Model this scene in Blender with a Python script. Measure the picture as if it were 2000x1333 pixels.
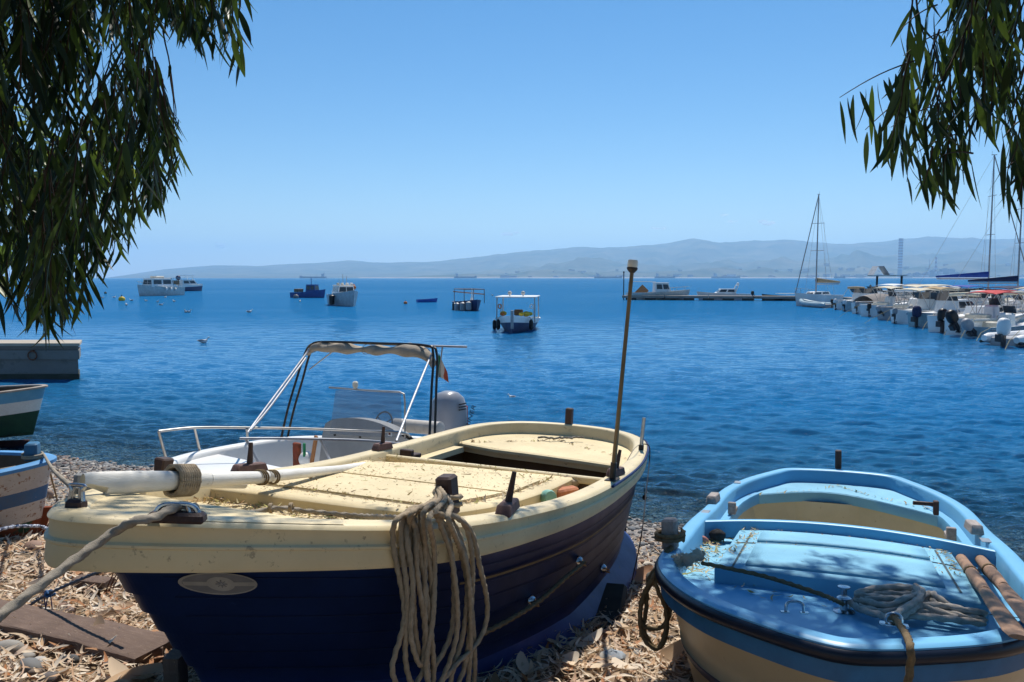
import bpy, math, random
import numpy as np
from mathutils import Matrix, Vector
for o in list(bpy.data.objects): bpy.data.objects.remove(o)
scn = bpy.context.scene
COL = scn.collection
R = math.radians
rnd = random.Random(7)
rng = np.random.default_rng(11)
# ------------------------------------------------------------ camera
FPX, CXP, CYP, HZ, CAMZ = 1556.0, 1000.0, 666.5, 543.0, 3.0
PITCH = math.atan((CYP-HZ)/FPX)
cam = bpy.data.cameras.new('camera'); camo = bpy.data.objects.new('camera', cam); COL.objects.link(camo)
cam.sensor_width = 36.0; cam.lens = 36.0*FPX/2000.0
cam.clip_start = 0.05; cam.clip_end = 120000
camo.location = (0, 0, CAMZ); camo.rotation_euler = (math.pi/2-PITCH, 0, 0)
scn.camera = camo
# ------------------------------------------------------------ light
SUN_EL, SUN_AZ = R(57), R(13)        # azimuth measured from +Y towards +X
world = bpy.data.worlds.new('World'); scn.world = world; world.use_nodes = True
nt = world.node_tree
for n in list(nt.nodes): nt.nodes.remove(n)
wo = nt.nodes.new('ShaderNodeOutputWorld'); bg = nt.nodes.new('ShaderNodeBackground')
sky = nt.nodes.new('ShaderNodeTexSky'); sky.sky_type = 'NISHITA'; sky.sun_disc = False
sky.sun_elevation = SUN_EL; sky.sun_rotation = SUN_AZ
sky.altitude = 0; sky.air_density = 1.0; sky.dust_density = 0.0; sky.ozone_density = 2.0
bg.inputs['Strength'].default_value = 0.082
hsv = nt.nodes.new('ShaderNodeHueSaturation'); hsv.inputs['Saturation'].default_value = 1.38      # clear, deep Mediterranean sky
nt.links.new(sky.outputs[0], hsv.inputs['Color']); nt.links.new(hsv.outputs[0], bg.inputs['Color']); nt.links.new(bg.outputs[0], wo.inputs['Surface'])
sd = bpy.data.lights.new('sun', 'SUN'); sd.energy = 4.9; sd.angle = R(0.5); sd.color = (1.0, 0.94, 0.85)
so = bpy.data.objects.new('sun', sd); COL.objects.link(so)
SDIR = Vector((math.sin(SUN_AZ)*math.cos(SUN_EL), math.cos(SUN_AZ)*math.cos(SUN_EL), math.sin(SUN_EL)))
so.rotation_euler = (-SDIR).to_track_quat('-Z', 'Y').to_euler(); so.location = (0, 0, 30)
scn.view_settings.view_transform = 'Standard'; scn.view_settings.look = 'None'
scn.view_settings.exposure = 0.32; scn.view_settings.gamma = 1.0
scn.cycles.max_bounces = 8; scn.cycles.transparent_max_bounces = 24; scn.cycles.volume_bounces = 1; scn.cycles.sample_clamp_direct = 5.0; scn.cycles.sample_clamp_indirect = 4.0
# ------------------------------------------------------------ helpers
def tag(o, label=None, cat=None, group=None, kind=None):
    if label: o['label'] = label
    if cat: o['category'] = cat
    if group: o['group'] = group
    if kind: o['kind'] = kind
    return o
def empty(name, mat4, label, cat, group=None):
    o = bpy.data.objects.new(name, None); COL.objects.link(o); o.empty_display_size = .2
    o.matrix_world = mat4 if isinstance(mat4, Matrix) else Matrix.Translation(mat4)
    return tag(o, label, cat, group)
def ray(u, v):
    x, z = (u-CXP)/FPX, -(v-CYP)/FPX; c, s = math.cos(PITCH), math.sin(PITCH)
    return np.array([x, c+z*s, -s+z*c])
def atz(u, v, z=0.0):                    # where the sight line through a photo pixel meets the level z
    r = ray(u, v); t = (z-CAMZ)/r[2]; return np.array([r[0]*t, r[1]*t, z])
def aty(u, v, y):
    r = ray(u, v); t = y/r[1]; return np.array([r[0]*t, y, CAMZ+r[2]*t])
class Fr:                                # boat frame: x from bow to stern, b to starboard/camera side, z up
    def __init__(s, o, ypr, rh=False):
        y, p, r = ypr; s.o = np.array(o, float)
        a = np.array([math.cos(p)*math.cos(y), math.cos(p)*math.sin(y), -math.sin(p)]); b0 = np.array([math.sin(y), -math.cos(y), 0.])
        n = np.cross(b0, a); n = -n if n[2] < 0 else n
        s.a = a; s.b = b0*math.cos(r)+n*math.sin(r); s.n = n*math.cos(r)-b0*math.sin(r)
    def W(s, p): return s.o+s.a*p[0]+s.b*p[1]+s.n*p[2]
    def hit(s, u, v, z):
        r = ray(u, v); C = np.array([0, 0, CAMZ]); t = ((s.o+s.n*z-C)@s.n)/(r@s.n); X = C+r*t-s.o
        return np.array([X@s.a, X@s.b, z])
    def hs(s, u, v, zf, dz=0.):           # hit a surface whose height is zf(x)
        q = s.hit(u, v, 0)
        for _ in range(8): q = s.hit(u, v, zf(q[0])+dz)
        return q
    def loc(s, X): d = np.array(X)-s.o; return np.array([d@s.a, d@s.b, d@s.n])
    def mat(s):
        m = Matrix.Identity(4)
        for i in range(3): m[i][0] = s.a[i]; m[i][1] = -s.b[i]; m[i][2] = s.n[i]; m[i][3] = s.o[i]
        return m
# value noise
def vn(p, seed=0):
    p = np.asarray(p, float); i = np.floor(p).astype(np.int64); f = p-i; f = f*f*(3-2*f)
    def h(a, b): 
        n = (a*374761393+b*668265263+seed*982451653) & 0x7fffffff
        n = ((n ^ (n >> 13))*1274126177) & 0x7fffffff
        return ((n ^ (n >> 16)) & 0xffff)/65535.0
    x, y = i[..., 0], i[..., 1]; fx, fy = f[..., 0], f[..., 1]
    return (h(x, y)*(1-fx)+h(x+1, y)*fx)*(1-fy)+(h(x, y+1)*(1-fx)+h(x+1, y+1)*fx)*fy
def fbm(p, oct=4, seed=0):
    p = np.asarray(p, float); t = 0; a = .5
    for k in range(oct): t = t+a*(vn(p*2**k, seed+k)-.5); a *= .5
    return t
# ------------------------------------------------------------ materials
MATS = {}
def mat(name, col, rough=.6, col2=None, nscale=8., namt=.5, bump=0., bscale=40., spec=.3, metal=0., dirt=None, dscale=20., dth=.62, stretch=None, coat=0.):
    if name in MATS: return MATS[name]
    m = bpy.data.materials.new(name); MATS[name] = m; m.use_nodes = True; t = m.node_tree; N = t.nodes; Lk = t.links
    b = N['Principled BSDF']; b.inputs['Roughness'].default_value = rough; b.inputs['Metallic'].default_value = metal
    b.inputs['Specular IOR Level'].default_value = spec; b.inputs['Coat Weight'].default_value = coat
    tc = N.new('ShaderNodeTexCoord'); mp = N.new('ShaderNodeMapping'); Lk.new(tc.outputs['Object'], mp.inputs['Vector'])
    if stretch: mp.inputs['Scale'].default_value = stretch
    src = None
    if col2 is None: col2 = tuple(c*.72 for c in col)
    no = N.new('ShaderNodeTexNoise'); no.inputs['Scale'].default_value = nscale; no.inputs['Detail'].default_value = 6; no.inputs['Roughness'].default_value = .65
    Lk.new(mp.outputs[0], no.inputs['Vector'])
    rp = N.new('ShaderNodeValToRGB'); rp.color_ramp.elements[0].position = .5-namt*.35; rp.color_ramp.elements[1].position = .5+namt*.35
    rp.color_ramp.elements[0].color = (*col2, 1); rp.color_ramp.elements[1].color = (*col, 1)
    Lk.new(no.outputs['Fac'], rp.inputs['Fac']); src = rp.outputs['Color']
    if dirt:
        n2 = N.new('ShaderNodeTexNoise'); n2.inputs['Scale'].default_value = dscale; n2.inputs['Detail'].default_value = 8; n2.inputs['Roughness'].default_value = .7
        Lk.new(mp.outputs[0], n2.inputs['Vector'])
        r2 = N.new('ShaderNodeValToRGB'); r2.color_ramp.elements[0].position = dth; r2.color_ramp.elements[1].position = dth+.05
        r2.color_ramp.elements[0].color = (0, 0, 0, 1); r2.color_ramp.elements[1].color = (1, 1, 1, 1); Lk.new(n2.outputs['Fac'], r2.inputs['Fac'])
        mx = N.new('ShaderNodeMix'); mx.data_type = 'RGBA'; mx.inputs[7].default_value = (*dirt, 1)
        Lk.new(r2.outputs['Color'], mx.inputs[0]); Lk.new(src, mx.inputs[6]); src = mx.outputs[2]
    n4 = N.new('ShaderNodeTexNoise'); n4.inputs['Scale'].default_value = nscale*.3; n4.inputs['Detail'].default_value = 3; Lk.new(tc.outputs['Object'], n4.inputs['Vector'])
    r4 = N.new('ShaderNodeMapRange'); r4.inputs['From Min'].default_value = .3; r4.inputs['From Max'].default_value = .7; r4.inputs['To Min'].default_value = .84; r4.inputs['To Max'].default_value = 1.08; Lk.new(n4.outputs['Fac'], r4.inputs['Value'])
    h4 = N.new('ShaderNodeHueSaturation'); Lk.new(r4.outputs[0], h4.inputs['Value']); Lk.new(src, h4.inputs['Color']); src = h4.outputs[0]
    Lk.new(src, b.inputs['Base Color'])
    rr = N.new('ShaderNodeMapRange'); rr.inputs['To Min'].default_value = min(1, rough*1.25); rr.inputs['To Max'].default_value = rough*.8
    Lk.new(no.outputs['Fac'], rr.inputs['Value']); Lk.new(rr.outputs[0], b.inputs['Roughness'])
    if bump:
        n3 = N.new('ShaderNodeTexNoise'); n3.inputs['Scale'].default_value = bscale; n3.inputs['Detail'].default_value = 5; Lk.new(mp.outputs[0], n3.inputs['Vector'])
        bp = N.new('ShaderNodeBump'); bp.inputs['Strength'].default_value = bump; bp.inputs['Distance'].default_value = .01
        Lk.new(n3.outputs['Fac'], bp.inputs['Height']); Lk.new(bp.outputs[0], b.inputs['Normal'])
    return m
def rand_mat(name, cols, rough=.8, trans=0.):      # colour per loose piece
    m = bpy.data.materials.new(name); m.use_nodes = True; t = m.node_tree; N = t.nodes; Lk = t.links
    b = N['Principled BSDF']; b.inputs['Roughness'].default_value = rough; b.inputs['Specular IOR Level'].default_value = .25
    g = N.new('ShaderNodeNewGeometry'); rp = N.new('ShaderNodeValToRGB'); el = rp.color_ramp.elements
    rp.color_ramp.interpolation = 'LINEAR'
    while len(el) < len(cols): el.new(.5)
    for i, c in enumerate(cols): el[i].position = i/(len(cols)-1); el[i].color = (*c, 1)
    Lk.new(g.outputs['Random Per Island'], rp.inputs['Fac']); Lk.new(rp.outputs[0], b.inputs['Base Color'])
    if trans:
        tr = N.new('ShaderNodeBsdfTranslucent'); mx = N.new('ShaderNodeMixShader'); mx.inputs[0].default_value = trans
        Lk.new(rp.outputs[0], tr.inputs['Color']); Lk.new(b.outputs[0], mx.inputs[1]); Lk.new(tr.outputs[0], mx.inputs[2])
        Lk.new(mx.outputs[0], N['Material Output'].inputs['Surface'])
    return m
# ------------------------------------------------------------ mesh builder
class MB:
    def __init__(s, mir=False): s.v = []; s.f = []; s.m = []; s.mir = mir
    def add(s, vs, fs, mi=0):
        k = len(s.v); s.v += [tuple(map(float, p)) for p in vs]; s.f += [tuple(i+k for i in f) for f in fs]; s.m += [mi]*len(fs); return s
    def grid(s, rows, mi=0, closeu=False, closev=False):          # rows of points
        n = len(rows); c = len(rows[0]); fs = []
        for i in range(n if closev else n-1):
            for j in range(c if closeu else c-1):
                fs.append((i*c+j, i*c+(j+1) % c, ((i+1) % n)*c+(j+1) % c, ((i+1) % n)*c+j))
        return s.add([p for r in rows for p in r], fs, mi)
    def box(s, c, d, rz=0, ry=0, rx=0, mi=0, bev=0., taper=1.):
        x, y, z = d[0]/2, d[1]/2, d[2]/2; b = bev
        M = Matrix.Translation(c) @ Matrix.Rotation(rz, 4, 'Z') @ Matrix.Rotation(ry, 4, 'Y') @ Matrix.Rotation(rx, 4, 'X')
        if b <= 0:
            vs = [(sx*x*(taper if sz > 0 else 1), sy*y*(taper if sz > 0 else 1), sz*z) for sz in (-1, 1) for sy in (-1, 1) for sx in (-1, 1)]
            fs = [(0, 2, 3, 1), (4, 5, 7, 6), (0, 1, 5, 4), (2, 6, 7, 3), (0, 4, 6, 2), (1, 3, 7, 5)]
        else:
            vs = []; 
            for (zz, ins) in ((-z, b), (-z+b, 0), (z-b, 0), (z, b)):
                tp = 1+(taper-1)*(zz+z)/(2*z)
                X, Y = x*tp-ins, y*tp-ins; k = b if ins == 0 else b*.3
                vs += [(-X+k, -Y, zz), (X-k, -Y, zz), (X, -Y+k, zz), (X, Y-k, zz), (X-k, Y, zz), (-X+k, Y, zz), (-X, Y-k, zz), (-X, -Y+k, zz)]
            fs = [(i*8+j, i*8+(j+1) % 8, (i+1)*8+(j+1) % 8, (i+1)*8+j) for i in range(3) for j in range(8)]
            fs += [tuple(range(7, -1, -1)), tuple(range(24, 32))]
        return s.add([M @ Vector(p) for p in vs], fs, mi)
    def tube(s, pts, r, n=8, mi=0, cap=True, strands=0, pitch=.04, closed=False):
        P = [Vector(p) for p in pts]; m = len(P)
        if not hasattr(r, '__len__'): r = [r]*m
        rows = []; up = None; L = 0
        for i in range(m):
            a = P[(i+1) % m] if (i < m-1 or closed) else P[i]; b = P[i-1] if (i > 0 or closed) else P[i]
            t = (a-b); t = t.normalized() if t.length > 1e-9 else Vector((0, 0, 1))
            if up is None: up = t.orthogonal().normalized()
            up = (up-t*up.dot(t)); up = up.normalized() if up.length > 1e-6 else t.orthogonal().normalized(); w = t.cross(up)
            if i: L += (P[i]-P[i-1]).length
            row = []
            for j in range(n):
                th = 2*math.pi*j/n; rr = r[i]
                if strands: rr *= 1+.21*math.cos(strands*(th-2*math.pi*L/pitch/strands*1.0))
                row.append(P[i]+(up*math.cos(th)+w*math.sin(th))*rr)
            rows.append(row)
        k = len(s.v); s.grid(rows, mi, closeu=True, closev=closed)
        if cap and not closed: s.f += [tuple(range(k+n-1, k-1, -1)), tuple(range(k+(m-1)*n, k+m*n))]; s.m += [mi, mi]
        return s
    def lathe(s, prof, n=16, c=(0, 0, 0), M=None, mi=0):
        rows = [[(c[0]+r*math.cos(2*math.pi*j/n), c[1]+r*math.sin(2*math.pi*j/n), c[2]+z) for j in range(n)] for r, z in prof]
        if M is not None: rows = [[M @ Vector(p) for p in r] for r in rows]
        return s.grid(rows, mi, closeu=True)
    def ball(s, c, r, n=10, mi=0, sq=(1, 1, 1), M=None):
        rows = []
        for i in range(n+1):
            a = math.pi*i/n-math.pi/2; row = []
            for j in range(n*2):
                t = math.pi*j/n; p = Vector((r*sq[0]*math.cos(a)*math.cos(t), r*sq[1]*math.cos(a)*math.sin(t), r*sq[2]*math.sin(a)))
                if M is not None: p = M @ p
                row.append(p+Vector(c))
            rows.append(row)
        return s.grid(rows, mi, closeu=True)
    def prism(s, poly, z0, z1, mi=0):
        n = len(poly); vs = [(p[0], p[1], z0) for p in poly]+[(p[0], p[1], z1) for p in poly]
        fs = [tuple(range(n-1, -1, -1)), tuple(range(n, 2*n))]+[(i, (i+1) % n, n+(i+1) % n, n+i) for i in range(n)]
        return s.add(vs, fs, mi)
    def build(s, name, mats, parent=None, smooth=True, ang=35, recalc=True):
        me = bpy.data.meshes.new(name); v = s.v
        if s.mir: v = [(x, -y, z) for x, y, z in v]
        me.from_pydata(v, [], s.f); 
        if not isinstance(mats, (list, tuple)): mats = [mats]
        for m in mats: me.materials.append(m)
        me.polygons.foreach_set('material_index', s.m)
        if recalc:
            import bmesh
            bm = bmesh.new(); bm.from_mesh(me); bmesh.ops.recalc_face_normals(bm, faces=bm.faces); bm.to_mesh(me); bm.free()
        if smooth:
            me.polygons.foreach_set('use_smooth', [True]*len(me.polygons)); me.set_sharp_from_angle(angle=R(ang))
        me.update(); o = bpy.data.objects.new(name, me); COL.objects.link(o)
        if parent: o.parent = parent
        return o
def fastmesh(name, V, F, mats, parent=None, smooth=False, mi=None):   # V (n,3), F (m,k) arrays
    me = bpy.data.meshes.new(name); V = np.asarray(V, np.float32); F = np.asarray(F, np.int32); m, k = F.shape
    me.vertices.add(len(V)); me.vertices.foreach_set('co', V.ravel()); me.loops.add(m*k); me.loops.foreach_set('vertex_index', F.ravel())
    me.polygons.add(m); me.polygons.foreach_set('loop_start', np.arange(m, dtype=np.int32)*k)
    for x in (mats if isinstance(mats, (list, tuple)) else [mats]): me.materials.append(x)
    if mi is not None: me.polygons.foreach_set('material_index', np.asarray(mi, np.int32))
    if smooth: me.polygons.foreach_set('use_smooth', np.ones(m, bool))
    me.update(calc_edges=True); o = bpy.data.objects.new(name, me); COL.objects.link(o)
    if parent: o.parent = parent
    return o
def spline(ps, n=8, closed=False):
    P = [np.array(p, float) for p in ps]; out = []; m = len(P)
    for i in range(m if closed else m-1):
        g = (lambda k: P[k % m]) if closed else (lambda k: P[min(max(k, 0), m-1)])
        a, b, c, d = g(i-1), g(i), g(i+1), g(i+2)
        for j in range(n):
            t = j/n; out.append(.5*((2*b)+(-a+c)*t+(2*a-5*b+4*c-d)*t*t+(-a+3*b-3*c+d)*t**3))
    if not closed: out.append(P[-1])
    return out
def resample(ps, step):
    P = np.array(ps, float); d = np.r_[0, np.cumsum(np.linalg.norm(np.diff(P, axis=0), axis=1))]; n = max(2, int(d[-1]/step)+1)
    t = np.linspace(0, d[-1], n); return np.stack([np.interp(t, d, P[:, k]) for k in range(3)], 1)
def rope(name, ctrl, r, m, label=None, cat='rope', step=None, n=11, strands=3, parent=None, closed=False, group=None, many=False):
    mb = MB(); step = step or r*.9
    for c in (ctrl if many else [ctrl]):
        mb.tube(resample(spline(c, 10), step), r, n=n, strands=strands, pitch=r*5.2)
    o = mb.build(name, m, parent, recalc=False, ang=80)
    if label: tag(o, label, cat, group)
    return o
# ============================================================ THE SETTING
P0 = np.array([1.77, 9.5]); NL = np.array([-.359, -.933])
def gz(x, y):
    x = np.asarray(x, float); y = np.asarray(y, float)
    d = (x-P0[0])*NL[0]+(y-P0[1])*NL[1]+.35*fbm(np.stack([x*.5, y*.5], -1), 3, 5)
    dl = np.clip(d, 0, 14.0); z = .215*dl-.0074*dl*dl
    z = np.where(d < 0, np.maximum(d*.13, -5), z)
    return z+.05*fbm(np.stack([x*1.3, y*1.3], -1), 3, 9)*np.clip(d/2+.3, 0, 1)
def ramp(lo, hi, fine, step, g=1.25):
    a = list(np.arange(-fine, fine+1e-6, step)); s = step
    while a[-1] < hi: s *= g; a.append(a[-1]+s)
    s = step
    while a[0] > lo: s *= g; a.insert(0, a[0]-s)
    return np.array(a)
xs = ramp(-1500, 1500, 9, .12); ys = ramp(-1500, 60, 14, .12)
X, Y = np.meshgrid(xs, ys); Z = gz(X, Y); V = np.stack([X, Y, Z], -1).reshape(-1, 3)
nx, ny = len(xs), len(ys); I = np.arange(nx*ny).reshape(ny, nx)
F = np.stack([I[:-1, :-1], I[:-1, 1:], I[1:, 1:], I[1:, :-1]], -1).reshape(-1, 4)
# beach material: pebbly grit, browner inland
def beach_mat():
    m = bpy.data.materials.new('beach'); m.use_nodes = True; t = m.node_tree; N = t.nodes; L = t.links; b = N['Principled BSDF']
    b.inputs['Roughness'].default_value = .9; b.inputs['Specular IOR Level'].default_value = .2
    g = N.new('ShaderNodeNewGeometry'); v = N.new('ShaderNodeTexVoronoi'); v.inputs['Scale'].default_value = 28; L.new(g.outputs['Position'], v.inputs['Vector'])
    cr = N.new('ShaderNodeValToRGB'); e = cr.color_ramp.elements; e[0].color = (.1, .1, .1, 1); e[1].color = (.42, .38, .33, 1); e.new(.5).color = (.22, .2, .19, 1); e.new(.75).color = (.28, .23, .18, 1)
    sp = N.new('ShaderNodeSeparateColor'); L.new(v.outputs['Color'], sp.inputs[0]); L.new(sp.outputs[0], cr.inputs[0])
    n = N.new('ShaderNodeTexNoise'); n.inputs['Scale'].default_value = 60; n.inputs['Detail'].default_value = 6; L.new(g.outputs['Position'], n.inputs['Vector'])
    c2 = N.new('ShaderNodeValToRGB'); c2.color_ramp.elements[0].color = (.09, .06, .035, 1); c2.color_ramp.elements[1].color = (.3, .22, .14, 1); c2.color_ramp.elements[0].position = .35; c2.color_ramp.elements[1].position = .65; L.new(n.outputs[0], c2.inputs[0])
    sx = N.new('ShaderNodeSeparateXYZ'); L.new(g.outputs['Position'], sx.inputs[0])
    mr = N.new('ShaderNodeMapRange'); mr.inputs['From Min'].default_value = .65; mr.inputs['From Max'].default_value = .9; L.new(sx.outputs['Z'], mr.inputs['Value'])
    mx = N.new('ShaderNodeMix'); mx.data_type = 'RGBA'; L.new(mr.outputs[0], mx.inputs[0]); L.new(cr.outputs[0], mx.inputs[6]); L.new(c2.outputs[0], mx.inputs[7])
    wet = N.new('ShaderNodeMapRange'); wet.inputs['From Min'].default_value = .0; wet.inputs['From Max'].default_value = .08; wet.inputs['To Min'].default_value = .45; L.new(sx.outputs['Z'], wet.inputs['Value'])
    m2 = N.new('ShaderNodeMix'); m2.data_type = 'RGBA'; m2.blend_type = 'MULTIPLY'; m2.inputs[0].default_value = 1
    cc = N.new('ShaderNodeCombineColor'); [L.new(wet.outputs[0], cc.inputs[i]) for i in range(3)]
    L.new(mx.outputs[2], m2.inputs[6]); L.new(cc.outputs[0], m2.inputs[7]); L.new(m2.outputs[2], b.inputs['Base Color'])
    bp = N.new('ShaderNodeBump'); bp.inputs['Strength'].default_value = .8; bp.inputs['Distance'].default_value = .02; bp.invert = True; L.new(v.outputs['Distance'], bp.inputs['Height']); L.new(bp.outputs[0], b.inputs['Normal'])
    return m
tag(fastmesh('ground', V, F, beach_mat(), smooth=True), kind='structure')
# water
def water_mat():
    m = bpy.data.materials.new('sea_water'); m.use_nodes = True; t = m.node_tree; N = t.nodes; L = t.links; N.remove(N['Principled BSDF'])
    out = N['Material Output']; g = N.new('ShaderNodeNewGeometry')
    def noise(scale, sx, sy, det=3, rough=.55, dist=0):
        mp = N.new('ShaderNodeMapping'); mp.inputs['Scale'].default_value = (sx, sy, 1); L.new(g.outputs['Position'], mp.inputs['Vector'])
        mp.inputs['Rotation'].default_value = (0, 0, R(rnd.uniform(-12, 12)))
        n = N.new('ShaderNodeTexNoise'); n.inputs['Scale'].default_value = scale; n.inputs['Detail'].default_value = det; n.inputs['Roughness'].default_value = rough; n.inputs['Distortion'].default_value = dist
        L.new(mp.outputs[0], n.inputs['Vector']); return n.outputs['Fac']
    def math_(op, a, b):
        x = N.new('ShaderNodeMath'); x.operation = op
        for i, q in enumerate((a, b)):
            if isinstance(q, (int, float)): x.inputs[i].default_value = q
            else: L.new(q, x.inputs[i])
        return x.outputs[0]
    gust = noise(.02, .55, 1.6, 4, .6, .6)        # wind patches
    gr = N.new('ShaderNodeMapRange'); gr.inputs['From Min'].default_value = .36; gr.inputs['From Max'].default_value = .64; gr.inputs['To Min'].default_value = WG0; gr.inputs['To Max'].default_value = WG1; L.new(gust, gr.inputs['Value'])
    h = math_('ADD', math_('MULTIPLY', noise(1.5, .6, 1.7, 5, .6), .085), math_('MULTIPLY', noise(5.5, .6, 1.6, 5, .65), .045))
    h = math_('ADD', h, math_('MULTIPLY', noise(.3, .6, 1.4, 3), .16))
    so_ = N.new('ShaderNodeSeparateXYZ'); L.new(g.outputs['Position'], so_.inputs[0])
    off_ = N.new('ShaderNodeMapRange'); off_.interpolation_type = 'SMOOTHSTEP'; off_.inputs['From Min'].default_value = 38; off_.inputs['From Max'].default_value = 66; off_.inputs['To Max'].default_value = WG1*.7; L.new(so_.outputs['Y'], off_.inputs['Value'])   # lee of the trees: calm inshore, breeze outside
    nr_ = N.new('ShaderNodeMapRange'); nr_.interpolation_type = 'SMOOTHSTEP'; nr_.inputs['From Min'].default_value = 30; nr_.inputs['From Max'].default_value = 14; nr_.inputs['To Max'].default_value = WG1*.42; L.new(so_.outputs['Y'], nr_.inputs['Value'])
    rip = math_('MINIMUM', math_('ADD', math_('ADD', math_('MULTIPLY', gr.outputs[0], .32), off_.outputs[0]), nr_.outputs[0]), WG1*1.3)
    h = math_('MULTIPLY', h, rip)
    bp = N.new('ShaderNodeBump'); bp.inputs['Strength'].default_value = 1; bp.inputs['Distance'].default_value = 1.0; L.new(h, bp.inputs['Height'])
    # depth below the surface from the distance to the shore line
    dp = N.new('ShaderNodeVectorMath'); dp.operation = 'DOT_PRODUCT'; sb = N.new('ShaderNodeVectorMath'); sb.operation = 'SUBTRACT'; sb.inputs[1].default_value = (P0[0], P0[1], 0)
    L.new(g.outputs['Position'], sb.inputs[0]); L.new(sb.outputs[0], dp.inputs[0]); dp.inputs[1].default_value = (-NL[0], -NL[1], 0)
    mr = N.new('ShaderNodeMapRange'); mr.interpolation_type = 'SMOOTHSTEP'; mr.inputs['From Min'].default_value = -.3; mr.inputs['From Max'].default_value = 5.0; mr.inputs['To Min'].default_value = .10; mr.inputs['To Max'].default_value = 1; L.new(dp.outputs['Value'], mr.inputs['Value'])
    tr = N.new('ShaderNodeBsdfTransparent'); tr.inputs['Color'].default_value = (.62, .82, .90, 1)
    df = N.new('ShaderNodeBsdfDiffuse')
    cr = N.new('ShaderNodeMix'); cr.data_type = 'RGBA'; cr.inputs[6].default_value = (.016, .085, .16, 1); cr.inputs[7].default_value = WCOL
    m2 = N.new('ShaderNodeMapRange'); m2.inputs['From Min'].default_value = .5; m2.inputs['From Max'].default_value = 10; L.new(dp.outputs['Value'], m2.inputs['Value']); L.new(m2.outputs[0], cr.inputs[0]); L.new(cr.outputs[2], df.inputs['Color'])
    a = N.new('ShaderNodeMixShader'); L.new(mr.outputs[0], a.inputs[0]); L.new(tr.outputs[0], a.inputs[1]); L.new(df.outputs[0], a.inputs[2])
    gl = N.new('ShaderNodeBsdfGlossy'); gl.inputs['Roughness'].default_value = .05; gl.inputs['Color'].default_value = (.78, .93, 1, 1); L.new(bp.outputs[0], gl.inputs['Normal'])
    fr = N.new('ShaderNodeFresnel'); fr.inputs['IOR'].default_value = 1.33; L.new(bp.outputs[0], fr.inputs['Normal'])
    cap = N.new('ShaderNodeMapRange'); cap.inputs['From Min'].default_value = WG0; cap.inputs['From Max'].default_value = WG1; cap.inputs['To Min'].default_value = .98; cap.inputs['To Max'].default_value = .50; L.new(rip, cap.inputs['Value'])   # rippled water hides part of its own mirror faces
    fm = math_('MULTIPLY', fr.outputs[0], cap.outputs[0])
    b = N.new('ShaderNodeMixShader'); L.new(fm, b.inputs[0]); L.new(a.outputs[0], b.inputs[1]); L.new(gl.outputs[0], b.inputs[2]); L.new(b.outputs[0], out.inputs['Surface'])
    return m
WG0, WG1 = .8, 2.6; WAMP = [1.35, 1.35, 1.1, .7, .65, 1.2, 1.6]; WCOL = (.008, .112, .27, 1)
ty = 1/np.linspace(1/6.0, 1/170., 860); wy = np.r_[[2., 3.5, 5.], ty, [210, 300, 500, 1000, 2500, 7000, 25000.]]
tx = np.linspace(-.74, .74, 1240); tx = np.r_[[-9, -4, -2, -1.3, -.95, -.8], tx, [.8, .95, 1.3, 2, 4, 9]]
TX, Y = np.meshgrid(tx, wy); X = TX*Y; dyr = np.gradient(wy)[:, None]*np.ones_like(X)
hgt = np.zeros_like(X); rw_ = np.random.default_rng(42)
PX = fbm(np.stack([X*.16, Y*.10], -1), 3, 70); PG = fbm(np.stack([X*.045, Y*.14], -1), 3, 71)      # patches of stronger and weaker ripple
ampz = np.interp(Y, [6, 10, 20, 30, 46, 60, 170], WAMP)*(1+.5*PX+.5*PG)
for k in range(96):                                  # random wave field, crests mostly along the shore
    lam = .13*(17**(k/95)); th = rw_.normal(1.45, .38); ph_ = rw_.uniform(0, 6.28); kx_, ky_ = math.cos(th)*6.283/lam, math.sin(th)*6.283/lam
    fade = np.clip(lam/(2.6*dyr)-.6, 0, 1)*np.clip(lam/(2.6*np.maximum(Y*.0012, .001))-.6, 0, 1); hgt += fade*lam*.0046*rw_.uniform(.5, 1.5)*min(1, (1.6/lam)**.8)*np.clip(Y/(lam*22), .10, 1)*(1+.9*(lam < .45))*np.sin(kx_*X+ky_*Y+ph_+1.2*PX)
hgt = hgt*np.where((Y < 165) & (np.abs(TX) < .745), ampz, 0)*np.clip(((X-P0[0])*-NL[0]+(Y-P0[1])*-NL[1])*.5+.35, .15, 1)
V = np.stack([X, Y, hgt], -1).reshape(-1, 3); nx = len(tx); I = np.arange(nx*len(wy)).reshape(len(wy), nx)
F = np.stack([I[:-1, :-1], I[:-1, 1:], I[1:, 1:], I[1:, :-1]], -1).reshape(-1, 4)
tag(fastmesh('water', V, F, water_mat(), smooth=True), kind='structure')
# mountains across the bay
def hprof(u, pts): p = np.array(pts, float); return np.interp(u, p[:, 0], p[:, 1])
MAIN = [(-900, 0), (205, 0), (260, 8), (330, 19), (420, 26), (500, 25), (560, 28), (640, 33), (680, 36), (760, 31), (850, 34), (950, 45), (1040, 56), (1130, 62), (1220, 63), (1300, 71), (1350, 82), (1400, 73), (1500, 77), (1550, 78), (1640, 69), (1690, 72), (1760, 80), (1840, 85), (1920, 79), (2000, 80), (2200, 92), (2600, 70), (3200, 40)]
MID = [(-900, 0), (860, 0), (950, 12), (1060, 26), (1120, 38), (1180, 33), (1260, 24), (1330, 26), (1450, 32), (1580, 36), (1670, 50), (1720, 38), (1850, 46), (2000, 60), (2300, 50), (3200, 20)]
LOW = [(-900, 0), (760, 0), (850, 7), (1000, 10), (1100, 15), (1250, 12), (1400, 19), (1560, 17), (1600, 22), (1700, 18), (1850, 28), (2000, 34), (2300, 30), (3200, 20)]
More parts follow.
